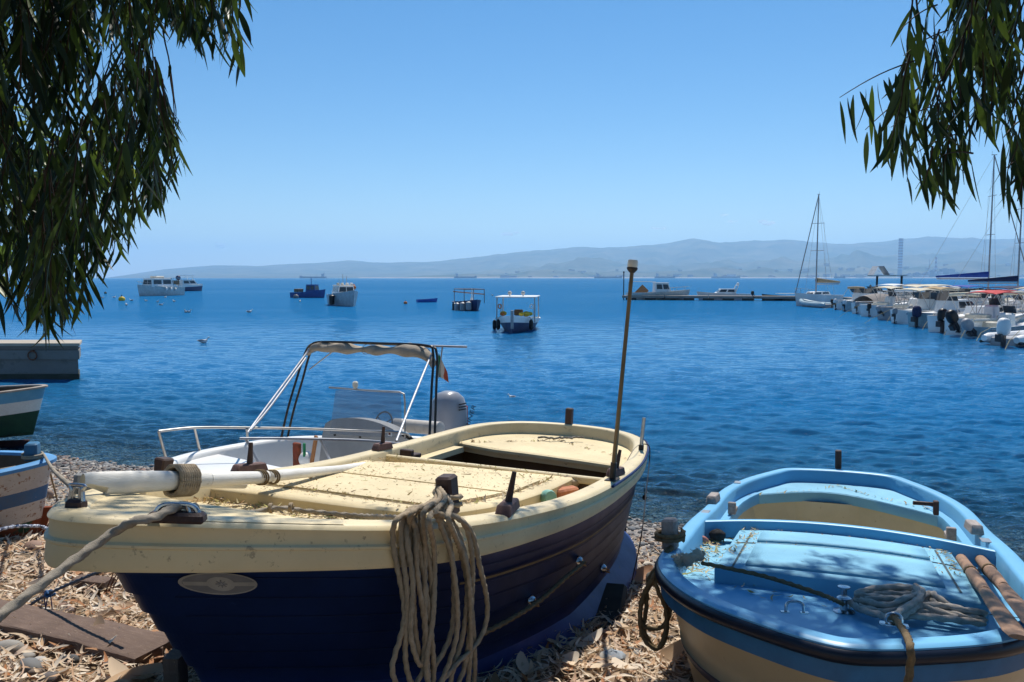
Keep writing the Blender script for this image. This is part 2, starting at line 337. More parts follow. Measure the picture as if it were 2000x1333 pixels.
us = np.linspace(150, 3000, 560); rs = np.r_[np.linspace(6800, 9000, 22), np.linspace(9200, 17500, 40)]
U, RR = np.meshgrid(us, rs); XX = (U-1000)/FPX; az = np.arctan(XX)
def hump(r, c, wi, wo): return np.exp(-((r-c)/np.where(r < c, wi, wo))**2)
nz = fbm(np.stack([az*46, RR/700.], -1), 5, 3); nr = 1-np.abs(fbm(np.stack([az*30, RR/1300.], -1), 4, 21))*3.2
base = np.maximum.reduce([hprof(U, LOW)*7600*hump(RR, 7700, 500, 900), hprof(U, MID)*10200*hump(RR, 10200, 1300, 1500), hprof(U, MAIN)*15000*hump(RR, 15000, 3200, 4000)])/FPX
Hh = base*(.93+.85*nz*np.clip((15000-RR)/4000, .05, 1)+.10*nr*np.clip((14600-RR)/4000, 0, 1))-2
YY = RR; V = np.stack([XX*YY, YY, np.where(RR < 6900, -4, Hh)], -1).reshape(-1, 3); nx = len(us); I = np.arange(nx*len(rs)).reshape(len(rs), nx)
F = np.stack([I[:-1, :-1], I[:-1, 1:], I[1:, 1:], I[1:, :-1]], -1).reshape(-1, 4)
hm = mat('hill_scrub', (.17, .16, .10), 1, (.035, .06, .03), nscale=.0022, namt=.5, spec=0)
tag(fastmesh('hills', V, F, hm, smooth=True), kind='structure')
# stone clutter: pebbles
def scatter(name, n, area, verts, faces, size, mats_, zoff=0, tilt=.5, flat=1., seed=1, accept=None, kindlabel=None):
    r = np.random.default_rng(seed); P = area(r, n); k = len(verts); base = np.array(verts, float)
    n = len(P); s = size(r, n, P)[:, None]; A = r.uniform(0, 2*np.pi, n); T = r.normal(0, tilt, n); T2 = r.normal(0, tilt, n)
    B = np.repeat(base[None], n, 0)*s[:, :, None] if s.ndim == 2 and s.shape[1] == 1 else base[None]*s
    j = r.normal(1, .16, (n, 1, 3)); B = B*j
    ca, sa = np.cos(T)[:, None], np.sin(T)[:, None]; y = B[..., 1]*ca-B[..., 2]*sa; z = B[..., 1]*sa+B[..., 2]*ca; B = np.stack([B[..., 0], y, z], -1)
    ca, sa = np.cos(T2)[:, None], np.sin(T2)[:, None]; x = B[..., 0]*ca+B[..., 2]*sa; z = -B[..., 0]*sa+B[..., 2]*ca; B = np.stack([x, B[..., 1], z], -1)
    ca, sa = np.cos(A)[:, None], np.sin(A)[:, None]; x = B[..., 0]*ca-B[..., 1]*sa; y = B[..., 0]*sa+B[..., 1]*ca; B = np.stack([x, y, B[..., 2]], -1)
    V = (B+P[:, None, :]).reshape(-1, 3); V[:, 2] += zoff
    Fc = (np.array(faces)[None]+np.arange(n)[:, None, None]*k).reshape(-1, len(faces[0]))
    return V, Fc
ph = (1+5**.5)/2
ico = np.array([(-1, ph, 0), (1, ph, 0), (-1, -ph, 0), (1, -ph, 0), (0, -1, ph), (0, 1, ph), (0, -1, -ph), (0, 1, -ph), (ph, 0, -1), (ph, 0, 1), (-ph, 0, -1), (-ph, 0, 1)])/1.902
icf = [(0, 11, 5), (0, 5, 1), (0, 1, 7), (0, 7, 10), (0, 10, 11), (1, 5, 9), (5, 11, 4), (11, 10, 2), (10, 7, 6), (7, 1, 8), (3, 9, 4), (3, 4, 2), (3, 2, 6), (3, 6, 8), (3, 8, 9), (4, 9, 5), (2, 4, 11), (6, 2, 10), (8, 6, 7), (9, 8, 1)]
def sub1(v, f):
    v = [np.array(p) for p in v]; nf = []; c = {}
    def mid(a, b):
        k = (min(a, b), max(a, b))
        if k not in c: p = v[a]+v[b]; v.append(p/np.linalg.norm(p)); c[k] = len(v)-1
        return c[k]
    for a, b, d in f: x, y, z = mid(a, b), mid(b, d), mid(d, a); nf += [(a, x, z), (b, y, x), (d, z, y), (x, y, z)]
    return np.array(v), nf
ic2, if2 = sub1(ico, icf)
def area_beach(dmin, dmax, x0=-14, x1=10):
    def f(r, n):
        s = r.uniform(x0, x1, n*5); d = r.uniform(dmin, dmax, n*5)
        al = np.array([.933, -.359]); P = P0+np.outer(s, al)+np.outer(d, NL); ok = (P[:, 1] > 1.2) & (np.abs(P[:, 0]) < P[:, 1]*.72+1.2)
        P = P[ok][:n]; return np.c_[P, gz(P[:, 0], P[:, 1])]
    return f
pebm = rand_mat('pebbles', [(.05, .055, .06), (.16, .16, .16), (.30, .28, .25), (.12, .13, .14), (.45, .42, .38), (.2, .15, .11), (.09, .09, .1), (.33, .2, .14)], .75)
V, Fc = scatter('p', 24000, area_beach(-2.6, 5.8), ic2*np.array([1, .75, .42]), if2, lambda r, n, P: np.clip(r.lognormal(-3.75, .38, n), .012, .06)*np.where(P[:, 2] < .75, 1, .8), pebm, zoff=.008, tilt=.25, seed=2)
V2, F2_ = scatter('p', 700, area_beach(3.0, 8.4), ic2*np.array([1, .75, .5]), if2, lambda r, n, P: np.clip(r.lognormal(-3.2, .4, n), .02, .09), pebm, zoff=.02, tilt=.3, seed=3); Fc = np.vstack([Fc, F2_+len(V)]); V = np.vstack([V, V2])
tag(fastmesh('pebbles', V, Fc, pebm, smooth=True), label='rounded grey and brown beach pebbles along the waterline', cat='pebbles', kind='stuff')
# dry leaf litter
def leafverts(seg=5, curl=.35, bend=.15, wid=.11):
    vs = []
    for i in range(seg+1):
        t = i/seg; w = wid*math.sin(math.pi*(t*.93+.04))**.8; x = t-.5; y = bend*math.sin(math.pi*t); z = curl*(t-.5)**2
        vs += [(x, y-w, z+.25*w), (x, y, z), (x, y+w, z+.25*w)]
    fs = []
    for i in range(seg):
        for j in range(2): a = i*3+j; fs.append((a, a+1, a+4, a+3))
    return np.array(vs), fs
litm = rand_mat('dry_leaves', [(.72, .60, .46), (.50, .30, .16), (.82, .73, .60), (.50, .33, .19), (.74, .60, .44), (.82, .74, .62), (.42, .17, .06), (.7, .56, .39), (.18, .10, .05)], .7, .25)
Vs, Fs, k0 = [], [], 0
for sd_, (curl, bend, wid) in enumerate([(.5, .15, .09), (.15, .25, .07), (-.4, .1, .11), (.9, -.2, .08)]):
    lv, lf = leafverts(5, curl, bend, wid)
    V, Fc = scatter('l', 8000, area_beach(3.9, 8.6), lv, lf, lambda r, n, P: r.uniform(.05, .13, n), litm, zoff=.02, tilt=.30, seed=20+sd_)
    V[:, 2] += np.repeat(np.random.default_rng(sd_).uniform(0, .035, len(V)//len(lv)), len(lv)); Vs.append(V); Fs.append(Fc+k0); k0 += len(V)
    V, Fc = scatter('l', 1300, area_beach(1.6, 4.1), lv, lf, lambda r, n, P: r.uniform(.04, .10, n), litm, zoff=.02, tilt=.4, seed=40+sd_)
    Vs.append(V); Fs.append(Fc+k0); k0 += len(V)
lv, lf = leafverts(7, .5, .05, .22)
V, Fc = scatter('l', 900, area_beach(3.6, 8.6), *leafverts(5, .25, .12, .018), lambda r, n, P: r.uniform(.10, .30, n), litm, zoff=.055, tilt=.15, seed=66); Vs.append(V); Fs.append(Fc+k0); k0 += len(V)
lv, lf = leafverts(7, .5, .05, .22)
V, Fc = scatter('l', 320, area_beach(3.6, 8), lv, lf, lambda r, n, P: r.uniform(.12, .24, n), litm, zoff=.05, tilt=.35, seed=60); Vs.append(V); Fs.append(Fc+k0)
tag(fastmesh('leaf_litter', np.vstack(Vs), np.vstack(Fs), litm, smooth=True), label='thick bed of dry curled tan eucalyptus leaves on the beach', cat='leaf litter', kind='stuff')
# haze over the bay
def haze():
    mb = MB(); mb.box((1000, 11500, 508.5), (54000, 29000, 1030.0)); m = bpy.data.materials.new('haze'); m.use_nodes = True; t = m.node_tree
    t.nodes.remove(t.nodes['Principled BSDF']); pv = t.nodes.new('ShaderNodeVolumePrincipled'); pv.inputs['Color'].default_value = (.42, .70, 1.0, 1); pv.inputs['Density'].default_value = HAZE; pv.inputs['Anisotropy'].default_value = 0.3
    t.links.new(pv.outputs[0], t.nodes['Material Output'].inputs['Volume'])
    o = mb.build('haze', m, smooth=False); tag(o, label='thin pale blue haze over the bay', cat='haze', kind='stuff'); return o
HAZE = 8e-5
haze()
# ============================================================ BOATS ON THE BEACH
def cint(xs, ys, x):
    xs = np.array(xs, float); ys = np.array(ys, float); x = np.atleast_1d(np.asarray(x, float)); m = np.gradient(ys, xs)
    i = np.clip(np.searchsorted(xs, x)-1, 0, len(xs)-2); h = xs[i+1]-xs[i]; t = np.clip((x-xs[i])/h, 0, 1)
    return (2*t**3-3*t**2+1)*ys[i]+(t**3-2*t**2+t)*h*m[i]+(-2*t**3+3*t**2)*ys[i+1]+(t**3-t**2)*h*m[i+1]
class Shape:
    def __init__(s, L, tb, wb, zs, n=70):
        s.L = L; s.zs = zs; T = np.linspace(0, 1, n+1); S = (1-np.cos(np.pi*T))/2
        W = cint([0]+list(tb)+[1], [0]+list(wb)+[0], T); s.n = n; s.S = S; s.Wt = W
        near = np.c_[S*L, W]; far = np.c_[S*L, -W][::-1][1:-1]
        P = np.vstack([near, far]); s.out = P; s.side = np.r_[np.ones(len(near)), -np.ones(len(far))]; s.side[0] = 0; s.side[n] = 0
        tg = np.roll(P, -1, 0)-np.roll(P, 1, 0); tg /= np.linalg.norm(tg, axis=1)[:, None]; s.nrm = np.c_[-tg[:, 1], tg[:, 0]]
        if s.nrm[n//2, 1] > 0: s.nrm *= -1
        s.nrm *= 1
    def Z(s, x): return cint([p[0] for p in s.zs], [p[1] for p in s.zs], np.clip(np.asarray(x)/s.L, 0, 1))
    def W(s, x): return np.interp(x, s.S*s.L, s.Wt)
    def off(s, d):                        # outline moved inward by d, kept on its own side
        P = s.out+s.nrm*d; b = P[:, 1]*np.where(s.side == 0, 1, s.side); P[:, 1] = np.where(s.side == 0, 0, np.maximum(b, 0)*s.side); return P
    def Wi(s, x, d):
        P = s.off(d)[:s.n+1]; o = np.argsort(P[:, 0]); return np.interp(x, P[o, 0], P[o, 1], left=0, right=0)
    def ring(s, d, dz):
        P = s.off(d); z = s.Z(s.out[:, 0]); dz = dz(s.out[:, 0]/s.L) if callable(dz) else dz
        return np.c_[P, z+dz]
    def band(s, mb, prof, mi=0):          # loft along the outline through (inset, dz) pairs
        mb.grid([s.ring(d, dz) for d, dz in prof], mi, closeu=True)
    def deck(s, mb, x0, x1, dz, inset, nx=14, ny=9, lo=None, hi=None, mi=0):
        rows = []
        for i in range(nx+1):
            row = []
            for j in range(ny+1):
                t = j/ny; X0 = x0(2*t-1) if callable(x0) else x0; X1 = x1(2*t-1) if callable(x1) else x1; x = X0+(X1-X0)*i/nx
                w = float(s.Wi(x, inset)); a = -w if lo is None else max(-w, lo(x) if callable(lo) else lo); b = w if hi is None else min(w, hi(x) if callable(hi) else hi)
                row.append((x, a+(b-a)*t, float(s.Z(x)[0])+(dz(x) if callable(dz) else dz)))
            rows.append(row)
        mb.grid(rows, mi)
    def hull(s, mb, levels, A, D, p=1., rb=.7, rs=.25, rpb=4, top_in=.03, skirt=None, mi=lambda k: 0, steps=True):
        P = s.out; S = P[:, 0]/s.L; prev = None; rows = []
        for k, (d, io) in enumerate(levels):
            dz = d(S) if callable(d) else d*np.ones(len(S)); fr = np.clip(dz/D, 0, 1)
            g = 1-A(S)*fr**p; 
            if io == 'keel': g = g*0+.015
            Q = s.off(top_in+(io if isinstance(io, (int, float)) else 0)); b = Q[:, 1]*g
            if skirt is not None and isinstance(io, tuple): b = b+np.sign(s.side)*io[0]*np.clip((S-.3)/.25, 0, 1)
            x = Q[:, 0]+rb*dz*(1-S)**rpb-rs*dz*S**6+(io[0]*.6*S**8 if isinstance(io, tuple) else 0)
            rows.append(np.c_[x, b, s.Z(P[:, 0])-dz])
        for k in range(len(rows)-1): mb.grid([rows[k], rows[k+1]], mi(k), closeu=True)
        return rows
def merge(o):
    import bmesh
    bm = bmesh.new(); bm.from_mesh(o.data); bmesh.ops.remove_doubles(bm, verts=bm.verts, dist=1e-5); bmesh.ops.recalc_face_normals(bm, faces=bm.faces); bm.to_mesh(o.data); bm.free(); return o

cream = mat('cream_gelcoat', (.74, .61, .365), .45, (.62, .51, .30), nscale=5, namt=.8, spec=.4, dirt=(.40, .32, .20), dscale=22, dth=.60, bump=.08, bscale=300)
creamd = mat('cream_deck_nonslip', (.74, .61, .365), .65, (.60, .49, .29), nscale=4, namt=.8, dirt=(.36, .28, .16), dscale=14, dth=.62, bump=.3, bscale=420)
navy = mat('navy_gelcoat', (.012, .030, .125), .45, (.009, .021, .085), nscale=3, namt=.6, spec=.14, dirt=(.025, .05, .16), dscale=9, dth=.66)
gold = mat('gold_stripe', (.14, .085, .03), .5)
brownwood = mat('dark_brown_wood', (.075, .042, .035), .55, (.04, .024, .022), nscale=9, namt=.8, stretch=(1, 6, 6), bump=.15)
brownin = mat('brown_inner_paint', (.10, .058, .025), .6, (.07, .04, .018), nscale=4)
chrome = mat('weathered_steel', (.55, .55, .56), .25, (.4, .4, .42), nscale=30, metal=1)
darkmetal = mat('dark_metal', (.05, .045, .045), .45, metal=.6)
ropem = mat('tan_rope', (.44, .36, .26), .9, (.27, .21, .14), nscale=60, namt=.9, spec=.1, bump=.4, bscale=400)
ropeg = mat('grey_rope', (.40, .35, .28), .9, (.24, .21, .17), nscale=60, namt=.9, spec=.1, bump=.4, bscale=400)
ropeb = mat('brown_rope', (.25, .185, .105), .9, (.12, .085, .05), nscale=60, namt=.9, spec=.1, bump=.4, bscale=400)
dkcord = mat('dark_cord', (.03, .03, .04), .8)
whitewood = mat('white_painted_wood', (.80, .78, .73), .6, (.66, .63, .57), nscale=7, namt=.7, stretch=(1.2, 8, 8), dirt=(.30, .24, .19), dscale=12, dth=.63, bump=.2)
M1 = Fr([-1.3427, 2.2627, 2.0775], [1.22267, .10098, -.02218])
S1 = Shape(5.588, [.08, .16, .28, .42, .56, .7, .84, .93], [.150, .373, .758, .895, .961, .933, .732, .394], [(0, .231), (.2, .095), (.45, -.016), (.7, -.012), (1, .101)])
boat1 = empty('fishing_boat', M1.mat(), 'large navy blue and cream fishing boat with rope coiled over its near side', 'fishing boat')
def b1(mb, name, m, par=None, **k): return mb.build(name, m, par or boat1, **k)
def z1(x): return float(S1.Z(x)[0])
bd = lambda S: .158-.05*S
mb = MB(True)                                   # hull
HP = 1.2
A = lambda S: np.interp(S, [0, .04, .12, .25, .5, .8, 1], [.97, .88, .62, .34, .16, .2, .35])
lev = [(lambda S: bd(S)-.01, 0)]; nst = 7
for k in range(nst):
    d0 = .14+k*(.60/nst); d1 = .14+(k+1)*(.60/nst)
    f0 = lambda S, d0=d0: np.maximum(bd(S), d0)+.001; f1 = lambda S, d1=d1: np.maximum(bd(S)+.002, d1)
    lev += [(f0, .018 if k else .0), (f1, 0.0)]
lev2 = [lev[-1], (.77, (.04,)), (.835, (.135,)), (.875, (.165,)), (.895, (.15,)), (.92, (.03,)), (1.05, 'keel')]
S1.hull(mb, lev, A, 1.05, p=HP, rb=.86, rs=.22, top_in=.035, skirt=1)
merge(b1(mb, 'hull', navy, ang=22)); mb = MB(True)
S1.hull(mb, lev2, A, 1.05, p=HP, rb=.86, rs=.22, top_in=.035, skirt=1)
merge(b1(mb, 'lower_hull', mat('sunlit_navy_paint', (.03, .06, .24), .5, (.02, .045, .17), nscale=4, spec=.25, dirt=(.05, .06, .14), dscale=9, dth=.62), ang=30))  # lighter blue than the hull: the sunlit skirt is put into the colour
mb = MB(True)                                   # rub band and gunwale
S1.band(mb, [(.055, lambda S: -bd(S)-.004), (.012, lambda S: -bd(S)-.002), (.004, lambda S: -bd(S)+.012), (.006, lambda S: -bd(S)*.56), (.0, lambda S: -bd(S)*.53), (.0, lambda S: -bd(S)*.48), (.012, lambda S: -bd(S)*.44),
             (.012, -.028), (.005, -.016), (.014, -.003), (.03, .003), (.105, .003), (.118, -.002), (.125, -.014), (.135, -.14)])
merge(b1(mb, 'gunwale', cream, ang=50))
mb = MB(True); rows = []                        # gold line on the topsides
for dz in (.285, .297):
    S = S1.out[:, 0]/S1.L; g = 1-A(S)*(dz/1.05)**HP; Q = S1.off(.030); rows.append(np.c_[Q[:, 0]+.86*dz*(1-S)**4-.22*dz*S**6, Q[:, 1]*g, S1.Z(S1.out[:, 0])-dz])
sel = range(22, 62); mb.grid([[r[i] for i in sel] for r in rows]); b1(mb, 'stripe', gold)
mb = MB(True)
for k in range(1, 7):
    rows = []
    for dz in (.14+k*(.60/7)-.0018, .14+k*(.60/7)+.0018):
        S = S1.out[:, 0]/S1.L; g = 1-A(S)*(dz/1.05)**HP; Q = S1.off(.0315); rows.append(np.c_[Q[:, 0]+.86*dz*(1-S)**4-.22*dz*S**6, Q[:, 1]*g, S1.Z(S1.out[:, 0])-dz])
    for sl_ in (range(6, 70), range(72, 134)): mb.grid([[r[i] for i in sl_] for r in rows])
b1(mb, 'plank_seams', mat('seam_navy', (.007, .018, .07), .8))
# decks
mb = MB(True); DIN = .128
S1.deck(mb, .12, .66, .0035, .02, nx=8, ny=8); S1.deck(mb, .66, .90, lambda x: .0035-.115*(x-.66)/.24, DIN, nx=4, ny=8)
S1.deck(mb, .90, 2.45, -.11, DIN, nx=12, ny=8); S1.deck(mb, 2.45, 3.54, -.16, DIN, nx=8, ny=8)
b1(mb, 'foredeck', creamd)
# raised deck with curved front and hatch seams
mb = MB(True)
fx = lambda t: 1.50+.10*(1-t*t)-.02
def farE(x): return -.80-.16*(x-1.5)/1.8
def nearE(x): return np.interp(x, [1.5, 2.43, 2.9, 3.66], [.40, .54, .575, .60])
poly = []; top = []
xa = lambda t: np.interp(t, [-1, -.4, .4, 1], [1.50, 1.56, 1.60, 1.70]); xb = lambda t: np.interp(t, [-1, -.3, 1], [3.22, 3.44, 3.53])
def rz(x): return z1(x)-.045
ny, nxx = 10, 14; rows = []
for i in range(nxx+1):
    row = []
    for j in range(ny+1):
        t = 2*j/ny-1; x = xa(t)+(xb(t)-xa(t))*i/nxx; y = farE(x)+(nearE(x)-farE(x))*j/ny; row.append((x, y, rz(x)))
    rows.append(row)
rim = [r[0] for r in rows]+rows[-1][1:]+[r[-1] for r in rows[::-1]][1:]+rows[0][::-1][1:-1]
mb.grid(rows)
c = np.mean(np.array(rim), 0)
out2 = [(p[0]+(.012 if p[0] > c[0] else -.012), p[1]+(.012 if p[1] > c[1] else -.012), p[2]-.012) for p in rim]
low = [(p[0], p[1], p[2]-.09) for p in out2]
mb.grid([rim, out2, low], closeu=True)
merge(b1(mb, 'raised_deck', creamd, ang=40))
def seam(pts, w=.010, par=None, m=None, mirr=True, h=.0035, name='seam', zf=None, frz=rz):
    mb = MB(mirr); P = resample([(a, b, 0) for a, b in pts], .06); rows = []
    for i, p in enumerate(P):
        q = P[min(i+1, len(P)-1)]-P[max(i-1, 0)]; q = q/np.linalg.norm(q); nn = np.array([-q[1], q[0]])*w/2
        rows.append([(p[0]-nn[0], p[1]-nn[1], frz(p[0])+h), (p[0]+nn[0], p[1]+nn[1], frz(p[0])+h)])
    mb.grid(rows); o = mb.build(name, m or seamm, par or boat1); return o
seamm = mat('seam_grime', (.30, .22, .12), .9, (.42, .34, .2), nscale=40)
# low lips round the two hatch lids
mb = MB(True)
for (x0, x1) in ((1.86, 2.62), (2.66, 3.22)):
    q = [(x0, farE(x0)+.10), (x1, farE(x1)+.10), (x1, nearE(x1)-.12), (x0, nearE(x0)-.10)]
    mb.prism([(a, b) for a, b in q], 0, .012)
for i, v in enumerate(mb.v): mb.v[i] = (v[0], v[1], v[2]+rz(v[0])+.001)
b1(mb, 'hatch_cover', creamd, smooth=False)
seam([(1.85, farE(1.85)+.08), (1.85, nearE(1.85)-.08)]); seam([(1.85, farE(1.85)+.085), (3.27, farE(3.3)+.085)]); seam([(1.85, nearE(1.85)-.085), (3.27, nearE(3.27)-.1)])
# cockpit and stern deck
mb = MB(True); cx0, cx1 = 3.56, 5.0; rows = []
for zz, ins in ((-.13, DIN), (-.15, DIN+.01), (-.62, DIN+.10)):
    rows.append([(x, -float(S1.Wi(x, ins)), z1(x)+zz) for x in np.linspace(cx0, cx1, 9)]+[(x, float(S1.Wi(x, ins)), z1(x)+zz) for x in np.linspace(cx1, cx0, 9)])
mb.grid(rows, closeu=True); S1.deck(mb, cx0, cx1, -.62, DIN+.09, nx=4, ny=4)
b1(mb, 'cockpit', brownin)
mb = MB(True)
sf = lambda t: np.interp(t, [-1, -.5, 0, .5, 1], [4.72, 4.60, 4.56, 4.50, 4.42])
S1.deck(mb, sf, 5.52, -.095, DIN, nx=8, ny=14)
for (dx, za, zb) in ((-.015, -.105, -.145), (.0, -.145, -.15), (.03, -.15, -.15), (.03, -.15, -.20)):
    pass
lip = [[], [], [], [], [], []]
for j in range(21):
    t = j/10-1; x = sf(t); w = float(S1.Wi(x, DIN)); y = w*t
    for k, (dx, dz) in enumerate(((0, -.095), (-.02, -.105), (-.022, -.128), (.005, -.132), (.007, -.172), (.05, -.18))): lip[k].append((x+dx, y, z1(x)+dz))
mb.grid(lip); b1(mb, 'stern_deck', creamd, ang=50)
mb = MB(True); rows = []                        # side ledges that run along the cockpit
for sg in (-1, 1):
    rr = [[], [], []]
    for x in np.linspace(3.3 if sg < 0 else 3.66, 4.62, 8):
        w = float(S1.Wi(x, DIN)); 
        for k, (q, dz) in enumerate(((0, -.115), (.10, -.115), (.105, -.16))): rr[k].append((x, sg*(w-q), z1(x)+dz))
    mb = MB(True); mb.grid(rr); b1(mb, 'side_ledge', cream)
mb = MB(True); w = .76; mb.box((3.555, -.02, z1(3.6)-.35), (.03, 1.70, .58)); b1(mb, 'bulkhead', brownin); mb = MB(True); mb.box((3.55, -.02, z1(3.55)-.058), (.055, 1.70, .05), bev=.008); b1(mb, 'deck_beam', cream)
mb = MB(True); mb.lathe([(0, .012), (.022, .012), (.04, .006), (.045, -.004)], 14, M=Matrix.Translation((4.63, .12, z1(4.6)-.27)) @ Matrix.Rotation(-math.pi/2, 4, 'Y')); b1(mb, 'drain_ring', cream)
# inner stern bulkhead
mb = MB(True); mb.grid([[(sf(j/10-1)+.04, float(S1.Wi(sf(j/10-1), DIN))*(j/10-1), z1(4.6)+dz) for j in range(21)] for dz in (-.17, -.62)]); b1(mb, 'stern_bulkhead', brownin)
# fittings
def post(fr, par, c, h, w, lean=(0, 0), m=None, name='bollard', rz_=0, top=1.):
    mb = MB(True); mb.box((c[0], c[1], c[2]+h/2), (w, w*.85, h), rz=rz_, ry=lean[0], rx=lean[1], bev=w*.12, taper=top); return mb.build(name, m or brownwood, par)
post(M1, boat1, (1.31, .66, z1(1.3)+.0), .17, .085, (-.1, .1)); post(M1, boat1, (1.26, -.80, z1(1.26)), .10, .06, (.05, -.08), top=1.25)
post(M1, boat1, (5.52, 0, z1(5.5)-.01), .17, .075, name='stern_post')
def oarlock(par, x, b, L, zz, ang, m, pinm, ph=.2, lean=0.05, w=.075, h=.05, pin=True):
    mb = MB(True); mb.box((x, b, zz+h/2), (L, w, h), rz=ang, bev=.006, taper=.82); o = mb.build('oarlock_block', m, par)
    if pin:
        mb = MB(True); mb.tube([(x, b, zz+h-.01), (x+lean*.3, b+lean, zz+h+ph)], [.018, .011], n=8); mb.build('thole_pin', pinm, o)
    return o
wz = mat('weathered_brown_block', (.17, .10, .09), .75, (.10, .06, .055), nscale=20, bump=.3)
h = M1.hit
def blk(u, v, L, ang, ph, **k): p = M1.hs(u, v, z1, .02); w_ = float(S1.W(p[0]))-.065; p[1] = max(-w_, min(w_, p[1])); return oarlock(boat1, p[0], p[1], L, z1(p[0])+.004, ang, wz, brownwood, ph, **k)
blk(1041, 1000, .25, -.16, .135, lean=.02); blk(1216, 925, .20, .12, .12, lean=.02); 
blk(452, 913, .22, .25, .115, lean=.0, w=.07); blk(747, 874, .21, .08, .12, lean=-.0, w=.065)
for x, sg in ((3.22, -1),):
    mb = MB(True); q = h(822, 893, -.07); mb.box((q[0], q[1]-.12, z1(3.2)-.035), (.05, .10, .075), bev=.006); mb.box((q[0]+.09, q[1]-.12, z1(3.2)-.055), (.15, .09, .035), bev=.006); b1(mb, 'knee', brownwood)
# cleats: wood base with chrome bow
def cleat(par, x, b, z, ang, L=.22, hh=.055, w=.07, mm=None):
    e = Matrix.Translation((x, b, z)) @ Matrix.Rotation(ang, 4, 'Z'); mb = MB(True)
    mb.box((0, 0, .015), (L, w, .032), bev=.008, taper=.93); mb.v = [tuple(e @ Vector(v)) for v in mb.v]; o = mb.build('cleat', mm or brownwood, par)
    P = spline([(-L*.36, 0, .025), (-L*.30, 0, hh*1.2), (-L*.05-.02, 0, hh*1.45), (L*.05+.02, 0, hh*1.45), (L*.30, 0, hh*1.2), (L*.36, 0, .025)], 5)
    m2 = MB(True); m2.tube([e @ Vector(p) for p in P], [.006+.003*abs(2*i/(len(P)-1)-1) for i in range(len(P))], n=8)
    m2.tube([e @ Vector(p) for p in ((-L*.2, 0, .028), (-L*.16, 0, hh*1.35))], .006); m2.tube([e @ Vector(p) for p in ((L*.2, 0, .028), (L*.16, 0, hh*1.35))], .006)
    m2.build('cleat_bow', chrome, o); return o
cl = M1.hs(346, 1010, z1, .02); cleat(boat1, cl[0], cl[1], z1(cl[0])+.005, 1.12, .17, .036, .06)
cl2 = M1.hs(149, 985, z1, .02); cleat(boat1, cl2[0], cl2[1], z1(cl2[0])+.005, 1.3, .055, .05, .05)
# light pole
pb = M1.hs(1196, 938, z1); pb[2] = z1(pb[0])+.005; Xp = M1.W(pb); tp = aty(1235, 524, Xp[1]+.02); tl = M1.loc(tp)
mb = MB(True); mb.tube([pb, pb*.5+tl*.5, tl], [.016, .0135, .0125], n=10); mb.tube([pb, pb*.92+tl*.08], .021, n=10, mi=1)
polem = mat('brass_brown_pole', (.22, .15, .08), .4, (.14, .10, .06), nscale=6, stretch=(1, 1, .5), metal=.5)
po = b1(mb, 'light_pole', [polem, darkmetal])
dr = Vector(tl-pb).normalized(); Mt = Matrix.Translation(tl) @ dr.to_track_quat('Z', 'Y').to_matrix().to_4x4()
mb = MB(True); mb.lathe([(0, -.03), (.016, -.03), (.032, -.012), (.036, 0), (.030, .006), (0, .006)], 14, M=Mt); b1(mb, 'lamp_base', darkmetal, po)
mb = MB(True); mb.lathe([(0, .002), (.03, .003), (.033, .012), (.033, .042), (.029, .052), (0, .054)], 14, M=Mt); b1(mb, 'lamp_lens', mat('cream_lens', (.85, .80, .68), .3), po)
mb = MB(True); mb.box((pb[0], pb[1], pb[2]+.001), (.16, .07, .004)); b1(mb, 'pole_plate', darkmetal)
p = M1.hs(1252, 880, z1); z = z1(p[0])+.003; mb = MB(True); mb.tube([(p[0], p[1], z), (p[0], p[1], z+.04)], .021, mi=1, n=10); mb.tube([(p[0], p[1], z+.04), (p[0]-.0, p[1]+.01, z+.26)], .015, n=10); b1(mb, 'rod_socket', [chrome, darkmetal])
# dark rubber edging near the stern
mb = MB(True); idx = [i for i in range(len(S1.out)) if S1.side[i] >= 0 and 3.15 < S1.out[i, 0] < 5.4]
P = S1.ring(.0, -.012); mb.tube([P[i] for i in idx], .010, n=6); b1(mb, 'rub_strip', navy)
# hull fittings
def hullpt(x, d, outw=0.0):
    S = x/S1.L; g = 1-float(A(S))*(d/1.05)**HP; return np.array([x+.86*d*(1-S)**4-.22*d*S**6, (float(S1.Wi(x, .035))+outw)*g, z1(x)-d])
def hullat(u, v, outw=.0):
    r = ray(u, v); t = 1.2
    for _ in range(900):
        q = M1.loc(np.array([0, 0, CAMZ])+r*t); x = q[0]; d = zt_(x)-q[2]
        x0 = x
        for _k in range(6): S = np.clip(x0/S1.L, 0, 1); d = z1(x0)-q[2]; x0 = np.clip(x-.86*max(d, 0)*(1-S)**4, 0, S1.L)
        S = x0/S1.L; w = float(S1.Wi(x0, .035))*(1-float(A(S))*(np.clip(d, 0, 1.05)/1.05)**HP)
        if q[1] < w+outw and d > .05: return x0, d
        t += .006
zt_ = lambda x: z1(np.clip(x, 0, S1.L))
EYES = [hullat(1128, 1096), hullat(1176, 1110), hullat(1034, 1173)]
for (x, d) in EYES:
    q = hullpt(x, d, .012); mb = MB(True); mb.lathe([(0, .02), (.018, .018), (.03, .004), (.032, -.01)], 12, M=Matrix.Translation(q) @ Matrix.Rotation(-math.pi/2, 4, 'X')); mb.tube([q+(0, .012, .0), q+(0.02, .035, -.005), q+(0.0, .04, -.02), q+(-.02, .02, -.01)], .006, n=6, mi=1); b1(mb, 'eye_bolt', [chrome, mat('rusty_brass', (.35, .2, .08), .5)])
badgem = mat('grey_badge', (.42, .40, .36), .4); badged = mat('grey_badge_dark', (.24, .235, .24), .4)
mb = MB(True); (bx, bdp) = hullat(425, 1140)
